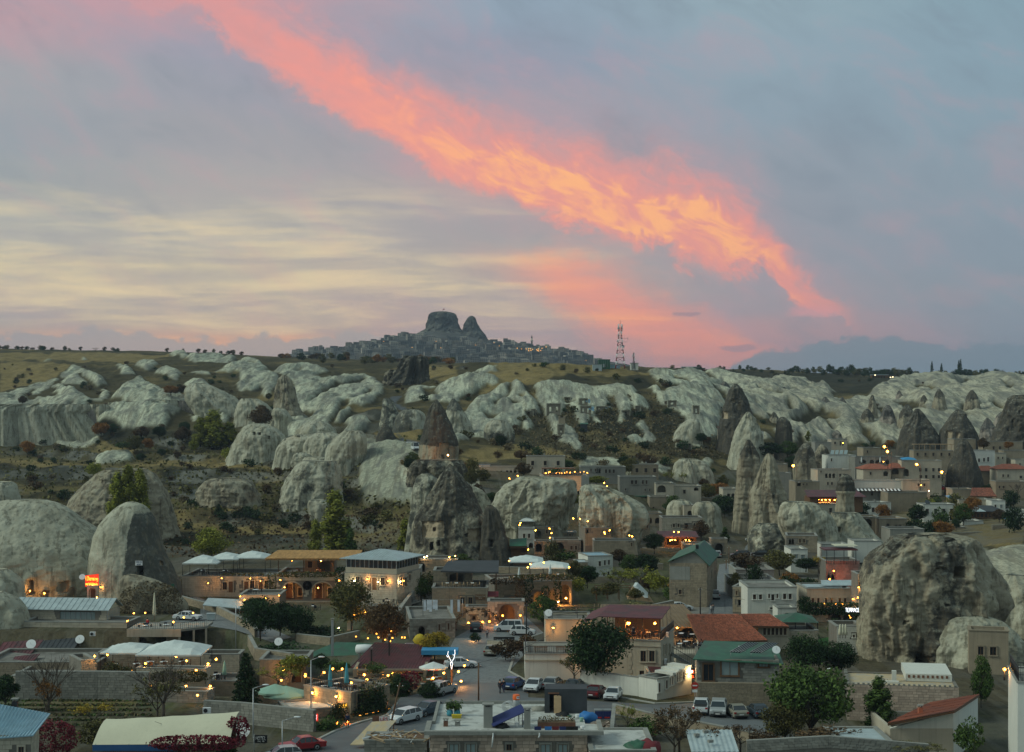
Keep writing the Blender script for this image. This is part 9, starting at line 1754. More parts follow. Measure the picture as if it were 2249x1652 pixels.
mast(1362,810,712,862,5.,'tall red and white lattice telecom mast on the hill top',12,True);mast(1392,812,775,870,1.6,'short thin antenna mast beside the tall lattice one',10)
for i,(x0,x1,yt,yb,m_,l_)in enum([(1302,1322,801,812,RMT,'low fenced technical hut left of the mast'),(1314,1340,790,804,RGN,'green container hut near the tall mast'),(1334,1362,801,813,'roof_blue','blue grey cabin at the foot of the tall mast'),(1385,1402,798,806,WWH,'small distant white hut right of the masts')]):
 D_=868+i*6;t=Thg('equipment_hut',l_,'hut',W(x0,yb+3,D_));w_=(x1-x0)/F*D_;h_=(yb+3-yt)/F*D_;MB().bo(0,w_,0,4,-1,h_).mk('wall',m_,t);MB().bo(-.2,w_+.2,-.2,4.2,h_,h_+.2).mk(ROO,CON,t);b=MB()
 for k in rng(int(w_/1.2)):b.bo(.3+k*1.2,.38+k*1.2,-.05,-.01,.1,h_-.1)
 b.mk('panel_joint',MGR,t);MB().bo(w_*.4,w_*.4+.8,-.06,-.01,0,1.9).mk('door',MGR,t)
for i,(x0,x1,y,l_)in enum([(1915,1950,825,'dark cafe shed with lights on the right plateau edge'),(1980,2010,825,'low green roofed building on the plateau edge'),(2052,2076,827,'low pale shed among the plateau trees'),(2118,2142,826,'open white shelter on the right plateau edge'),(2185,2215,827,'long dark shed near the right end of the plateau'),(1498,1530,811,'low white viewpoint cafe right of the masts'),(1532,1548,812,'long green shed right of the viewpoint cafe')]):
 D_=1395 if x0>1600 else 1240;z_=gz((x0+x1)/2,D_);p=W(x0,y,D_);t=Thg('plateau_building',l_,BLD,(p.x,D_,z_-1));w_=(x1-x0)/F*D_;MB().bo(0,w_,0,6,-1,3.4).mk('wall',WTN if i%2 else WDD,t);MB().bo(-.5,w_+.5,-1,6.5,3.4,3.9).mk(ROO,RGN if 'green' in l_ else RMT,t);b=MB()
 for k in rng(int(w_/2.4)):b.bo(.6+k*2.4,1.8+k*2.4,-.06,-.01,.9,2.4)
 b.mk('window',GDK,t)
for x,y in [(1922,824),(1961,828),(1956,829)]:lmp(W(x,y,1390),'distant bright light on the right plateau',None,0,.5,BWH,light=False)
hx=np.linspace(-1100,1500,260);HD=np.linspace(2600,4300,150)
HX,HY=np.meshgrid(hx,HD);prof=np.interp(HX/3500*3500+1124.5,[400,560,680,760,840,900,960,1010,1070,1160,1250,1310,1400,1500,1700],[815,800,778,764,754,740,733,735,752,764,778,795,815,830,840])
rise=sst(HY,2700,3500)*(1-sst(HY,3650,4300)*.9);ZL=(885-prof)/F*3500;ZB=(885-812)/F*HY-6
HZ=ZB+(np.maximum(ZL-ZB,-30))*rise+2.5*fbm(HX*.012,HY*.012,2,4)*rise*2
idx=np.arange(HX.size).reshape(HX.shape);me=npm('distant_hill',np.stack([HX,HY,HZ],-1).reshape(-1,3),np.stack([idx[:-1,:-1],idx[:-1,1:],idx[1:,1:],idx[1:,:-1]],-1).reshape(-1,4),[mat('hill_far',(.05,.05,.042),.95,.3,.02,col2=(.09,.085,.07))],True)
tag(link(bpy.data.objects.new('distant_hill',me)),kind='structure')
def hlz(px,D):x=(px-1124.5)/F*D;i=int(np.clip((D-2600)/1700*149,0,149));j=int(np.clip((x+1100)/2600*259,0,259));return float(HZ[i,j])
rock_mat('tuff_far',(.10,.095,.08,1),(.07,.065,.05,1),(.05,.05,.048,1));rok('castle_rock','massive flat topped castle rock crowning the distant hill',3520,Pr3(684,966,976,687,952,992,692,945,999,705,943,1003,722,941,1007,729,928,1014,740,905,1045,752,890,1068),'tuff_far',.7,7,8,11,crt=.35,cat='castle rock',res=2.6,sc_=5,sink=30,cuts=[(960,705,2,2,12),(975,712,2,2,12),(985,703,2,2,12),(966,720,2,2,12),(992,716,2,2,12),(953,716,2,2,12)])
rok('castle_rock','narrow castle rock tower beside the massive one',3510,Pr3(694,1033,1038,698,1029,1042,708,1024,1044,720,1020,1049,730,1018,1058,742,1014,1066,754,1010,1072),'tuff_far',.8,7,6,8,crt=.4,cat='castle rock',res=2.6,sc_=8,sink=30)
rok('castle_rock','small blunt rock stump right of the hillside town',3450,Pr3(768,1247,1254,771,1245,1259,778,1244,1262,788,1241,1266),'tuff_far',.8,4,3,7,crt=.6,cat='rock stump',res=3,sc_=6,sink=20)
for i,(x,t_,b_,w_,l_)in enum([(735,768,792,22,'bare eroded cone at the left of the hillside town'),(800,775,800,30,'pale eroded slope below the hillside town'),(1070,778,800,26,'pink eroded cone below the castle rocks'),(1052,742,758,8,'little spur right of the castle tower')]):rok('eroded_cone',l_,3300,[(t_,x-2,x+2),(t_+(b_-t_)*.3,x-w_*.4,x+w_*.4),(b_,x-w_,x+w_)],'tuff_far',.7,5,4,9,crt=.3,cat='eroded cone',res=2,sc_=6,sink=20)
mat('wall_farA',(.34,.31,.26));mat('wall_farB',(.2,.18,.15));mat('wall_farC',(.13,.13,.12));FH=[];rg=random.Random(21)
for k in rng(7):
 b=MB();w,d,h=rg.uniform(13,24),12,rg.uniform(8,15);b.bo(-w/2,w/2,0,d,-8,h);
 if k%2:b.bo(-w/2,w*.1,1,d,h,h+4)
 if k==3:b._add([(-w/2-1,-1,h),(w/2+1,-1,h),(w/2+1,d+1,h),(-w/2-1,d+1,h),(0,d/2,h+4)],Pr3(0,1,4,1,2,4,2,3,4,3,0,4))
 b.bo(-w/2-.4,w/2+.4,-.4,.2,h-.5,h+.5);b.cur=1;n=int(w/4)
 for r_ in rng(2 if h<11 else 3):
  for i in rng(n):x=-w/2+w*(i+.5)/n;z=1.5+r_*4.2;b.bo(x-.8,x+.8,-.5,-.1,z,z+2.4)
 FH.append(b.mesh('hillside_house',[WGR,GDK]))
FHt=[]
for me in FH:
 for m_ in('wall_farA','wall_farB','wall_farC'):
  q=me.copy();q.materials[0]=MAT[m_];FHt.append(q)
placed=[]
n=0
for tries in rng(6000):
 if n>=285:break
 x=rg.uniform(640,1315);D=rg.uniform(2900,3500);z=hlz(x,D);y=885-z*F/D
 top=np.interp(x,[560,700,780,850,900,960,1070,1160,1250,1310],[789,772,756,746,740,738,752,762,776,796])
 if y<top-2 or y>801:continue
 if 930<x<1060 and y<745:continue
 if any(abs(x-a)<7. and abs(y-c)<3.6 for a,c in placed):continue
 placed.append((x,y));o=put('hillside_house',rg.choice(FHt),None,((x-1124.5)/F*D,D,z-1),rg.uniform(-.5,.5),(.8,.8,rg.uniform(.7,.95)));tag(o,'small stone house crowded on the distant castle hillside',HSE,'houses crowded on the distant castle hillside');n+=1
for i in rng(30):
 x,y=placed[rg.randrange(len(placed))]if i>14 else(rg.uniform(1135,1200),rg.uniform(762,772));lmp(W(x,y,2880+rg.random()*200),'tiny warm light in the distant hillside town',None,0,.5 if i>14 else .7,light=False)
t=Thg('minaret','slender minaret above the distant hillside town','minaret',W(1168,764,3380));MB().lth(Pr2(2.2,0,1.8,14,2.8,14.5,2.8,15.5,1.5,16,1.4,21),n=10).mk('shaft',WCR,t);MB().lth([(1.9,21),(.2,27)],n=10).mk('spire',RFD,t)
t=Thg('flag','flag on a pole on top of the castle rock','flag',W(973,686,3520));MB().tub((0,0,0),(0,0,8),.25).mk('pole',MBK,t);MB().bo(.2,3.6,-.05,.05,5.6,7.8).mk('cloth','paint_red',t)
for x,t_,l_ in [(258,1042,'left'),(282,1028,'middle'),(306,1036,'right')]:tree('poplar.ygreen.3',x,1150,t_,46,l_+' of three yellow green poplars behind the cone',D=396)
tree('poplar.ygreen.2',735,1225,1088,78,'tall green poplar behind the straw roof',D=392);tree('poplar.ygreen.3',692,1225,1145,34,'slender yellow poplar left of the tall green one',D=398);tree('poplar.ygreen.2',890,1225,1145,40,'green poplar against the tall grey chimney',D=385);tree('poplar.green.2',768,1225,1165,30,'low leafy poplar right of the tall green one',D=390)
tree('walnut.ygreen.4',466,1235,1158,96,'round yellow green tree behind the canvas pavilions',D=362)
for x,b_,t_,w_,l_ in [(470,985,905,62,'pale green orchard tree cluster, tallest in the valley'),(440,980,920,40,'slim green orchard tree left of the tallest'),(505,985,930,45,'green orchard tree right of the tallest')]:tree('poplar.ygreen.3',x,b_,t_,w_,l_,D=668)
tree(RBR,573,945,888,56,'dark rust brown tree under the grey tower rock',D=665)
L=[(60,1000,965,34,ROR,'russet bush under the left cliff'),(145,1005,970,30,'sparse.olive.7','feathery tree before the carved cliff'),(222,960,925,42,ROR,'orange tree under the stepped cliff'),(245,955,932,30,RDK,'dark tree beside the orange one'),(205,988,975,22,'bare.brown.9','small bare tree on the terrace'),(295,995,955,34,ROL,'rusty green orchard tree'),(325,990,960,28,ROR,'orange orchard tree in the middle'),(350,965,935,36,RDK,'dark green orchard tree'),(310,965,935,38,RBR,'grey brown leafless looking orchard tree'),(400,975,935,40,RBR,'brown orchard tree beside the poplars'),(405,955,925,30,RDK,'dark conifer like orchard tree'),(425,990,968,22,BYG,'yellow green bush in the orchard'),(355,1005,985,24,RDK,'low dark orchard bush'),(270,985,970,34,BGN,'green bush at the end of the cliff'),(550,985,960,34,RG3,'bright green tree before the cave outcrop'),(500,1010,985,28,BYG,'yellow bush on the terrace edge'),(530,1015,990,26,RBR,'brown shrub on the terrace edge'),(310,1015,995,26,RDK,'dark shrub on the upper terrace'),(50,890,868,22,RBR,'lone dark tree on the left hillside'),(205,1045,1018,34,BYG,'yellow shrub at the dark ravine'),(480,1130,1105,26,'fir.dark.14','small dark fir in the ravine'),(590,880,862,16,ROL,'small tree on the brown slope'),(385,868,850,16,RBR,'pair tree left of the brown slope'),(375,868,845,34,ROR,'orange thicket at the top of the white ridge'),(400,865,845,34,RBR,'grey bush beside the orange thicket'),(210,773,760,20,'bare.brown.9','bare tree standing on the skyline')]
for x,b_,t_,w_,k_,l_ in L:
 if k_:tree(k_,x,b_,t_,w_,l_,D=fD(x,b_+2)-2)
tree(RG3,1235,1035,1008,60,'bright green willow like tree above the lantern terrace',D=500)
for x,b_,t_,w_,k_,l_,D_ in [(1080,1110,1080,36,RDK,'dark green tree on the left of the pale wrinkled rock',420),(1050,1105,1060,30,RBR,'brown tree beside the tall grey chimney',430),(1150,1050,1015,40,RBR,'brown tree between the terrace hotels',470),(1310,1065,1045,50,'round.ygreen.15','yellow green tree beside the stepped hotel',455),(1262,1112,1085,28,'round.ygreen.15','string lit green tree on the stair',400),(1590,1140,1085,60,RDK,'large dark green tree left of the banded pillar',465),(1545,1070,1050,26,RBR,'brown tree behind the small arcade',500),(1555,1100,1060,40,ROL,'olive tree above the white rock knob',480),(1500,1060,1035,24,'sparse.ygreen.16','lone yellow sapling on the pale outcrop',525),(1437,1215,1170,50,RDK,'dark green tree left of the low maroon restaurant',370),(1420,1268,1215,62,RDK,'dark tree in the garden hollow left of the green gabled house',325),(1385,1262,1218,50,RG3,'green garden tree behind the garden hollow',330),(1440,1298,1262,58,BYG,'yellow green shrub before the green gabled house',292),(1290,1290,1240,58,RDK,'dark tree beside the turquoise roofed house',305),(1262,1275,1228,36,ROL,'brown green tree over the arches terrace',300),(1360,1240,1205,45,RBR,'grey bare looking shrub below the long tan house',335),(1240,1230,1208,56,BGN,'green vine mass in front of the arch house',350),(1340,1300,1280,52,'bush.olive.17','vine covered pergola in the plaza gardens',280),(1395,1320,1290,40,ROL,'small vine tree beside the yellow tent',280),(1270,1302,1270,36,BYG,'yellow green shrub right of the tall arches',290),(1540,1190,1140,40,RBR,'bare brown tree before the white rock knob',405),(1592,1195,1160,22,'poplar.green.2','dark narrow cypress by the street end',410),(1193,1378,1308,72,RG3,'leafy green tree beside the large gate arch',256),(1615,1300,1255,34,ROL,'shrub at the bend of the narrow street',285),(1655,1290,1240,36,BDK,'dark shrub behind the white plastered house',292),(1640,1250,1215,70,BB9,'brown thicket below the black van',300),(1712,1262,1205,70,ROL,'olive brown tree left of the tan paired arch house',318),(1770,1255,1225,60,RDK,'dark green tree below the tan paired arch house',308),(1800,1258,1215,40,'sparse.yellow.20','yellowing tree beside the red lights',306),(1728,1295,1265,36,BDK,'round dark shrub on the white house roof line',278),(1770,1292,1270,50,BDK,'dark shrubs behind the cream six window hotel',285),(1768,1350,1310,30,BDK,'ivy shrub at the left of the six window hotel',258),(1835,1395,1360,44,BGN,'climbing green bush below the neon lettering',246),(1885,1395,1345,46,BDK,'dark hedge bush beside the crag foot',246),(1905,1260,1240,20,BDK,'tiny shrub on the arcade roof',262),(1685,1010,970,76,RDK,'dark green grove in the ravine, left part',600),(1730,1005,968,50,RG3,'green grove in the ravine, right part',600),(1775,970,948,16,'tpop.ygreen.21','short yellow poplar pair in the ravine',640),(1740,1035,1000,36,RDK,'dark tree hugging the terrace cone',565),(1955,985,965,24,ROR,'orange tree behind the far houses',590),(2160,990,960,26,RBR,'brown tree beside the black capped cone',590),(2215,988,968,22,ROR,'orange brown tree at the crag foot',596),(2100,1165,1138,24,RDK,'small round tree on the right terrace',425),(2065,1160,1140,16,RBR,'thin bare tree on the right terrace',428),(2105,1078,1050,40,'bare.brown.9','bare tree by the far car park',505),(2235,1095,1050,46,'bare.brown.9','bare tree at the right edge quarter',500),(1100,985,955,30,RDK,'dark shrub at the foot of the rounded rock bulge',560),(1145,1012,988,38,RBR,'dark thicket on the tan slope below the mast hill',520),(1540,975,950,30,RDK,'green shrub at the ravine house',620),(1280,1012,995,20,BDK,'tiny dark shrub at the centre slope',540)]:tree(k_,x,b_,t_,w_,l_,D=D_)
for x,b_,t_,w_,k_,l_,D_ in [(572,1408,1310,95,'walnut.dark.22','big dark tree mass left of the garden beds',241),(650,1408,1328,80,'walnut.dark.22','dark green tree right of the big dark mass',243),(615,1400,1320,70,RDK,'dark tree between the two big dark ones',246),(772,1390,1270,110,'walnut.olive.23','tall green brown tree before the glazed top hotel',252),(840,1425,1322,100,'walnut.brown.24','thin brown tree hung with lanterns on the plaza',227),(760,1345,1290,60,RG3,'green tree beside the right lit arch',262),(560,1345,1312,60,RDK,'dark shrub before the lower terrace',262),(955,1452,1385,78,'round.yellow.25','yellow autumn tree by the plaza cafe',222),(540,1565,1425,82,'fir.dark.14','tall dark fir before the green parasols',186),(497,1668,1592,62,'fir.green.26','small dense conifer beside the cane chairs',160),(105,1585,1395,150,'bare.brown.9','large bare tree in the left garden',186),(100,1585,1470,70,'sparse.orange.27','orange leaved low crown of the bare garden tree',185),(358,1592,1412,165,'bare.brown.28','large bare tree before the walled terraces',181),(345,1590,1470,120,'sparse.olive.7','thin leaved tree tangled with the bare one',183),(256,1535,1450,78,ROL,'small spreading green tree behind the bare tree',198),(12,1560,1478,64,RDK,'dark shrub tree at the left edge',186),(205,1600,1535,90,'sparse.yellow.20','yellow shrub at the end of the garden',172),(205,1640,1585,80,'bush.olive.17','olive shrub under the yellow one',164),(1310,1510,1352,150,'walnut.dark.29','large dark walnut tree before the cream hotel',200),(1262,1500,1430,80,'sparse.olive.7','trailing lower branches of the dark walnut tree',201),(1770,1490,1392,96,'walnut.dark.22','dark dense tree beside the green roofed house',203),(1838,1490,1405,100,'walnut.dark.29','dark dense tree against the crag foot',206),(1780,1640,1455,190,'walnut.green.30','big bright green tree in front of the block building',171),(1725,1640,1540,110,'walnut.olive.23','olive lower tree left of the big bright one',169),(1930,1615,1495,70,'poplar.green.31','upright green tree before the block wall',170),(1492,1660,1522,120,'sparse.brown.32','brown bare autumn tree in front of the road',160),(1480,1665,1560,110,'sparse.brown.32','low brown branches of the autumn tree',159),(1625,1650,1580,110,'sparse.brown.32','brown bush before the beige cars',160),(1570,1660,1600,90,BB9,'dark brown thicket beside the corrugated shed',158),(1680,1650,1605,90,BB9,'brown thicket along the block wall',160),(1378,1605,1540,50,'sparse.ygreen.16','bamboo like pale green stems by the rubble',172),(1420,1618,1575,90,BGN,'green weeds along the garden wall',171),(2155,1560,1440,52,RG3,'slim green tree climbing beside the rock house',188),(2130,1650,1580,70,BGN,'green vines beside the orange roofed house',155),(1830,1640,1600,160,BB9,'reddish brown creeper on the bottom wall',160),(2010,1665,1625,120,'sparse.olive.7','leafy branches in the bottom right',150),(720,1620,1575,70,BGN,'bright green feathery shrub by the street corner',176),(745,1600,1545,40,BDK,'ivy shrub at the corner hotel entrance',181),(800,1590,1550,60,BDK,'dark planting along the corner hotel side',184),(835,1585,1540,50,BDK,'dark shrub behind the white estate car',186),(880,1555,1480,60,RDK,'dark shrub between cafe and estate car',196),(945,1550,1495,60,RDK,'dark round shrub beside the silver cafe car',195),(870,1510,1480,60,'bush.olive.17','climbing plants under the restaurant',203),(610,1510,1460,100,'sparse.ygreen.16','pale green shrub tangle behind the green parasols',204),(645,1480,1440,70,BYG,'yellow green vine above the timber gate',212),(705,1478,1435,50,RDK,'dark shrub behind the corner terrace',212),(740,1476,1450,60,BGN,'green bush before the maroon restaurant roof',211),(820,1478,1455,60,BGN,'green bush row beneath the maroon roof',210),(1110,1445,1405,70,BB9,'reddish shrub along the pierced fence',222),(1150,1435,1395,60,BB9,'climbing brown shrub at the plaza fence',224),(1043,1410,1390,26,BDK,'plant at the plaza gate post',238),(620,1450,1410,120,BDK,'dark garden bed beneath the tall flue',232),(700,1402,1375,100,BDK,'dark shrubs along the garden wall',244),(1260,1370,1335,60,BGN,'leafy patch before the balustrade pillars',262),(1330,1352,1335,90,BGN,'low green planting in the plaza gardens',268),(1400,1345,1325,80,'bush.olive.17','olive planting in the plaza gardens',272)]:
 if k_:tree(k_,x,b_,t_,w_,l_,D=D_)
def ivy(name,label,px,py,D,w,h,d,m,n,size=.2,seed=1):
 rr=np.random.RandomState(seed);P=rr.uniform(-1,1,(n,3));P/=np.maximum(1,np.linalg.norm(P,axis=1))[:,None];P=P*np.array([w/2,d/2,h/2]);P+=np.stack([fbm(P[:,2],P[:,0],seed,2)*.4,0*P[:,0],0*P[:,0]],-1)
 tag(put(name,leafy(P,size,m,seed),None,W(px,py,D)),label,name.replace('_',' '))
ivy('creeper','dark red creeper spilling over the wall beside the yellow shrub',115,1620,160,5.2,3.6,2,'leaf_red',1900);ivy('creeper','long crimson creeper hedge below the cream awning',430,1632,157,9.5,1.6,1.6,'leaf_red',2200);ivy('creeper','crimson creeper climbing at the right end of the cream awning',520,1605,160,2.4,3.,1.4,'leaf_red',900)
ivy('creeper','trailing creeper along the parapet over the two arches',675,1262,286.8,13,1.1,.9,LOL,1700);ivy('creeper','dark creeper hanging at the corner by the glazed top hotel',752,1268,285,3.,4.2,1.2,'leaf_dark',900);ivy('creeper','orange lit creeper beside the slanting stair',596,1280,293,2,4,1,LOL,500)
for i,(x,y,h)in enum(Pr3(1143,1302,5,1160,1300,6,1199,1308,4,1226,1302,5)):ivy('creeper',['first','second','third','fourth'][i]+' dark creeper column on the tall arches front',x,y,280.5,1.6,h,.8,'leaf_dark' if i else 'leaf_brown',600,.2,i)
ivy('planting','dense planting along the terrace rail over the tall arches',1195,1268,281,13,1.1,1.2,LOL,1600);ivy('planting','dark planting at the left of the terrace over the arches',1110,1277,279,7,1.2,1.,'leaf_brown',900);ivy('creeper','red creeper over the little pink niche wall',900,1495,196,2.6,2.4,1.5,'leaf_red',700);ivy('creeper','dark creeper over the low house gate',905,1374,244,6.5,1.4,1.5,'leaf_brown',900)
ivy('planting','flower boxes along the long hotel terrace',535,1262,296,9,.7,.8,LOL,700)
ivy('hedge','dark hedge beneath the two large white pavilions',395,1486,202,8,1.6,1.5,LOL,1500)
ivy('vine','vine over the pergola in the plaza gardens',1325,1298,284,5,1.4,3,LOL,1200,.22)
t=Thg('yellow_tent','ochre and white tent roof in the plaza gardens','tent',W(1378,1316,283));MB()._add(Pr3(0,0,0,4.6,-.6,-.5,4.2,3,.2,0,3,.3,1.,0,2.3,1.6,3,2.6),[(0,1,4),(1,2,5,4),(3,0,4,5),(2,3,5)]).mk('cloth',WDP,t);MB().hx8(Pr3(1.,-.05,2.3,1.5,-.05,2.3,3.6,-.65,.3,3.,-.65,.3,1.6,3,2.65,2.1,3,2.6,3.9,3,.8,3.3,3,.8)).mk('stripe','canvas',t)
t=Thg('vine_pergola','wooden pergola frame carrying vines in the plaza gardens','pergola',W(1310,1320,284));b=MB()
for x in(0,2,4,6):
 b.bo(x,x+.12,0,.12,0,2.2).bo(x,x+.12,3,3.12,0,2.2).bo(x,x+.12,-.3,3.4,2.2,2.32)
b.mk('frame',WDD,t);MB().bo(-.3,6.4,.0,.1,2.33,2.43).bo(-.3,6.4,3.,3.1,2.33,2.43).mk('rail',WDD,t)
rg=random.Random(31);SK='trees along the plateau skyline';keys=['tiny.dark.33','tiny.olive.34','tiny.dark.35']
def sky(x,h,w,k,D):
 z=gz(x,D);o=fod(TK(k),((x-1124.5)/F*D,D,z-.3),rg.uniform(0,6),(w/TK(k)['_w'],w/TK(k)['_w'],h/TK(k)['_h']),'small tree standing on the plateau skyline');o['group']=SK
for i in rng(74):
 x=1735+i*7.+rg.uniform(-3,3);big=(1820<x<2000)or(2090<x<2200);sky(x,rg.uniform(5,10)if big else rg.uniform(3.5,7),rg.uniform(6,10)if big else rg.uniform(4,7),rg.choice(keys),1440+rg.uniform(-40,20))
for x,h in((2047-0,14),(2068,12),(2110,16),(2106,15)):
 o=fod(TK('tpop.dark.36'),((x-0-1124.5)/F*1440,1440,gz(x,1440)-.5),0,(1,1,h/12),'pointed poplar on the plateau skyline');o['group']='pointed poplars on the plateau'
for i in rng(30):sky(rg.uniform(0,260)if i<20 else rg.uniform(300,560),rg.uniform(2.5,5),rg.uniform(3,6),rg.choice(keys[:2]+['tiny.brown.37']),rg.uniform(1400,1455))
for i in rng(34):sky(rg.uniform(610,1000),rg.uniform(4,9),rg.uniform(6,10),rg.choice(['tiny.dark.33','tiny.olive.34','tiny.orange.38','tiny.brown.37']),rg.uniform(1180,1400))
for i in rng(22):sky(rg.uniform(1440,1740),rg.uniform(2,5),rg.uniform(3,6),rg.choice(keys),rg.uniform(1350,1450))
for x in(1236,1290):fod(TK('tiny.olive.34'),W(x,817 if x<1250 else 822,850),0,.8,'lone small tree on the hill top, %s one'%('left' if x<1250 else 'right'))
BG='dry shrubs dotted over the valley slopes';nb=0;rgb=random.Random(77)
while nb<285:
 x=rgb.uniform(0,2249);y=rgb.uniform(800,1200);D=fD(x,y)
 if D<425 or D>1350:continue
 j=int(np.searchsorted(colpx,x));i=int(np.searchsorted(rowD,D))
 if j>=nC or i>=nR or town[i,j]>.1 or pale[i,j]>.3:continue
 k=rgb.choice(['tbush.dark.40','tbush.brown.41','tbush.olive.42','tbush.dark.43','tiny.brown.37','tbush.dry.44']);s_=rgb.uniform(.6,1.5)*(1. if 'tbush' in k else .5)
 o=fod(TK(k),((x-1124.5)/F*D,D,gz(x,D)-.15),rgb.uniform(0,6),(s_,s_,s_),'dry shrub growing on the open valley slope');o['group']=BG;nb+=1
def tufts(name,n,region,size,m,seed,lim=(120,420)):
 rr=np.random.RandomState(seed);P=[]
 while len(P)<n:
  x=rr.uniform(region[0],region[2]);y=rr.uniform(region[1],region[3]);D=fD(x,y)
  if not(lim[0]<D<lim[1])or pale[min(nR-1,int(np.searchsorted(rowD,D))),min(nC-1,int(np.searchsorted(colpx,x)))]>.2:continue
  P.append(((x-1124.5)/F*D+rr.normal()*.2,D+rr.normal()*.3,gz(x,D)+size*.4))
 o=put(name,leafy(np.array(P),size,m,seed,0));tag(o,kind='stuff')
tufts('grass',5000,(0,1500,330,1600),.22,'leaf_green',1);tufts('grass',2600,(60,1480,330,1600),.3,'leaf_dry',2);tufts('undergrowth',2600,(0,1130,900,1230),.7,'leaf_brown',3,(360,480));tufts('undergrowth',3200,(0,960,900,1130),.9,LOL,4,(440,720));tufts('undergrowth',2600,(1150,860,1600,1010),.8,'leaf_dry',5,(520,800));tufts('dry_grass',2600,(268,1265,420,1350),.45,'leaf_dry',6,(240,330))
b_=None
rok('grassy_bank','steep bank of dry grass at the foot of the cone',276,Pr3(1262,275,300,1275,268,345,1300,270,385,1325,275,405,1350,280,412,1362,285,412),TTN,.5,.8,.5,7,crt=.1,cat='bank')
rr=np.random.RandomState(12);Q=rr.uniform(-1,1,(4200,3));Q/=np.maximum(1,np.linalg.norm(Q,axis=1))[:,None];o=put('dry_grass',leafy(Q*np.array([5.6,3.,3.8])+np.array([0,-2.5,0]),.28,'leaf_dry',14),None,W(338,1322,276));tag(o,kind='stuff')
LM=[(1000,1150,'the tall grey chimney'),(1190,1110,'the pale wrinkled rock'),(1350,1120,'the bulging pale rock'),(1500,1150,'the broad cream house'),(1510,1270,'the green gabled house'),(1640,1080,'the banded pillar'),(1770,1020,'the terrace cone'),(1857,1090,'the capped column'),(2020,1035,'the square cream hotel'),(2115,1010,'the tall grey cone'),(2150,1130,'the wooden verandah'),(2040,1180,'the massive crag'),(1320,1240,'the turquoise roofed house'),(1750,1190,'the paired arch house'),(1690,1320,'the white plastered house'),(1100,1260,'the arched terrace hotel'),(1330,1050,'the long grey hotel'),(480,1290,'the long hotel wing'),(130,1340,'the glazed restaurant'),(380,1430,'the large white pavilions')]
seen=set()
def where(x,y):
 a,b,c=min(LM,key=lambda q:(x-q[0])**2+((y-q[1])*1.6)**2);return('left of ' if x<a-18 else 'right of ' if x>a+18 else 'above ' if y<b else 'below ')+c
def free(x0,x1,y0,y1,m=2):
 return not any(a-m<x1 and x0<b+m and c<y1 and y0<d for a,b,c,d in HB)and not any(c-4<x1 and x0<d+4 and a<y1 and y0<b for a,b,c,d,e in RK)and not(1552<x1 and x0<1655 and y1>1155 and y0<1350)
rg=random.Random(5);made=0
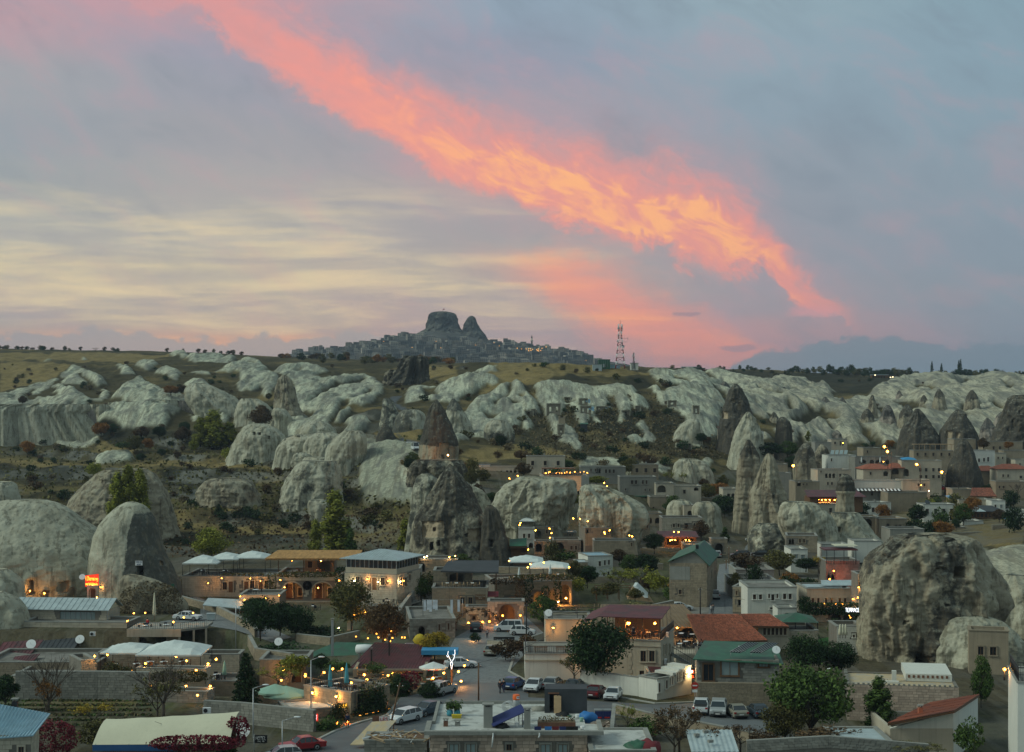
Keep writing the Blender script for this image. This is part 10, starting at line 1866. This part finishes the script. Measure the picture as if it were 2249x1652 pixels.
for k in rng(2600):
 if made>=88:break
 x=rg.uniform(1105,2235)if rg.random()<.85 else rg.uniform(880,1100);y=rg.uniform(1040,1262);
 if x>1650:y=rg.uniform(1000,1185)
 if y<1120 and x<1560 and x>1480:continue
 D=fD(x,y);w=rg.uniform(7,13)*F/D;h=rg.uniform(3.2,6.2)*F/D
 if x+w>2240 or not free(x,x+w,y-h,y,3 if y>1100 else 1):continue
 m_=rg.choice([WCR,WTN,WGR,WCR,WTN,WWH]);n=rg.randint(1,4);z=F/D;ws=[(x+w*(i+.5)/n+rg.uniform(-1,1),y-h*(.62 if h>4.5*z else .5),.9*z,1.4*z)for i in rng(n)]
 if h>5*z:ws+=[(a,y-h*.25,b,c)for a,_,b,c in ws[1:]]
 hs=[(x+w*.18,y-2.3*z,y,1.8*z,1)]if rg.random()<.35 and n<3 else []
 l_='%s %s with %s %s %s'%({WCR:'small cream',WTN:'small tan',WGR:'small grey',WWH:'small white'}[m_],rg.choice(['stone house','block house','flat roofed house','village house']),['one','two','three','four'][n-1],'window' if n==1 else 'windows',where(x+w/2,y))
 for e in(' behind a parapet',' near the slope',' among the trees'):
  if l_ in seen:l_+=e if l_+e not in seen else ''
 if l_ in seen:continue
 seen.add(l_);H=Hous(SHO,l_,HSE,x,x+w,y-h,y,D,yaw=rg.uniform(-14,14),dep=rg.uniform(6,9),m=m_,wns=ws,hol=hs,foot=4,roof=rg.choice([RFF,RFF,CON,RFW,RFD]));made+=1
 b=MB();q=rg.uniform(.5,H.W-1);b.bo(q,q+.5,2,2.5,H.H-.5,H.H+.8);H.part(b,'chimney',CON)
 if rg.random()<.4:H.part(MB().hx8([(1,1,H.H+.1),(2.2,1,H.H+.1),(2.2,2.4,H.H+.9),(1,2.4,H.H+.9),(1,1,H.H+.2),(2.2,1,H.H+.2),(2.2,2.4,H.H+1),(1,2.4,H.H+1)]).lth([(.3,0),(.3,.5)],1.6,2.8,H.H+.6,8),'water_heater',GDK)
made=0
for k in rng(900):
 if made>=34:break
 x=rg.uniform(900,2200);y=rg.uniform(1060,1300);D=fD(x,y)if y<1190 else DG(y);w=rg.uniform(8,20)*F/D
 if not free(x,x+w,y-8,y,0):continue
 l_='low dry stone garden wall '+where(x+w/2,y)
 if l_ in seen:continue
 seen.add(l_);p=W(x,y,D);q=W(x+w,y,D-rg.uniform(-4,4));q.z=p.z;wrun('garden_wall',l_,[p,q],1.3,WTN,.4,(.7,.33));made+=1
made=0
for k in rng(1500):
 if made>=70:break
 x=rg.uniform(880,2240);y=rg.uniform(1010,1330)if x<1900 else rg.uniform(1000,1200);D=fD(x,y)if y<1190 else DG(y);w=rg.uniform(4,7)*F/D;h=rg.uniform(3.5,6.5)*F/D
 if(1552<x+w/2 and x-w/2<1655 and y>1150)or any(a-2<x<b+2 and d-4<y<d+6 for a,b,c,d in HB)or any(c<x<d and a<y<b for a,b,c,d,e in RK)or(x>1000 and y>1270 and x<1300):continue
 o=tree(rg.choice([RDK,RG3,ROL,RBR,BGN,BDK,'sparse.ygreen.16',ROR,'bush.olive.17']),x,y,y-h,w,'',D=D);o['label']='garden tree growing %s'%where(x,y);o['group']='garden trees '+where(x,y);made+=1
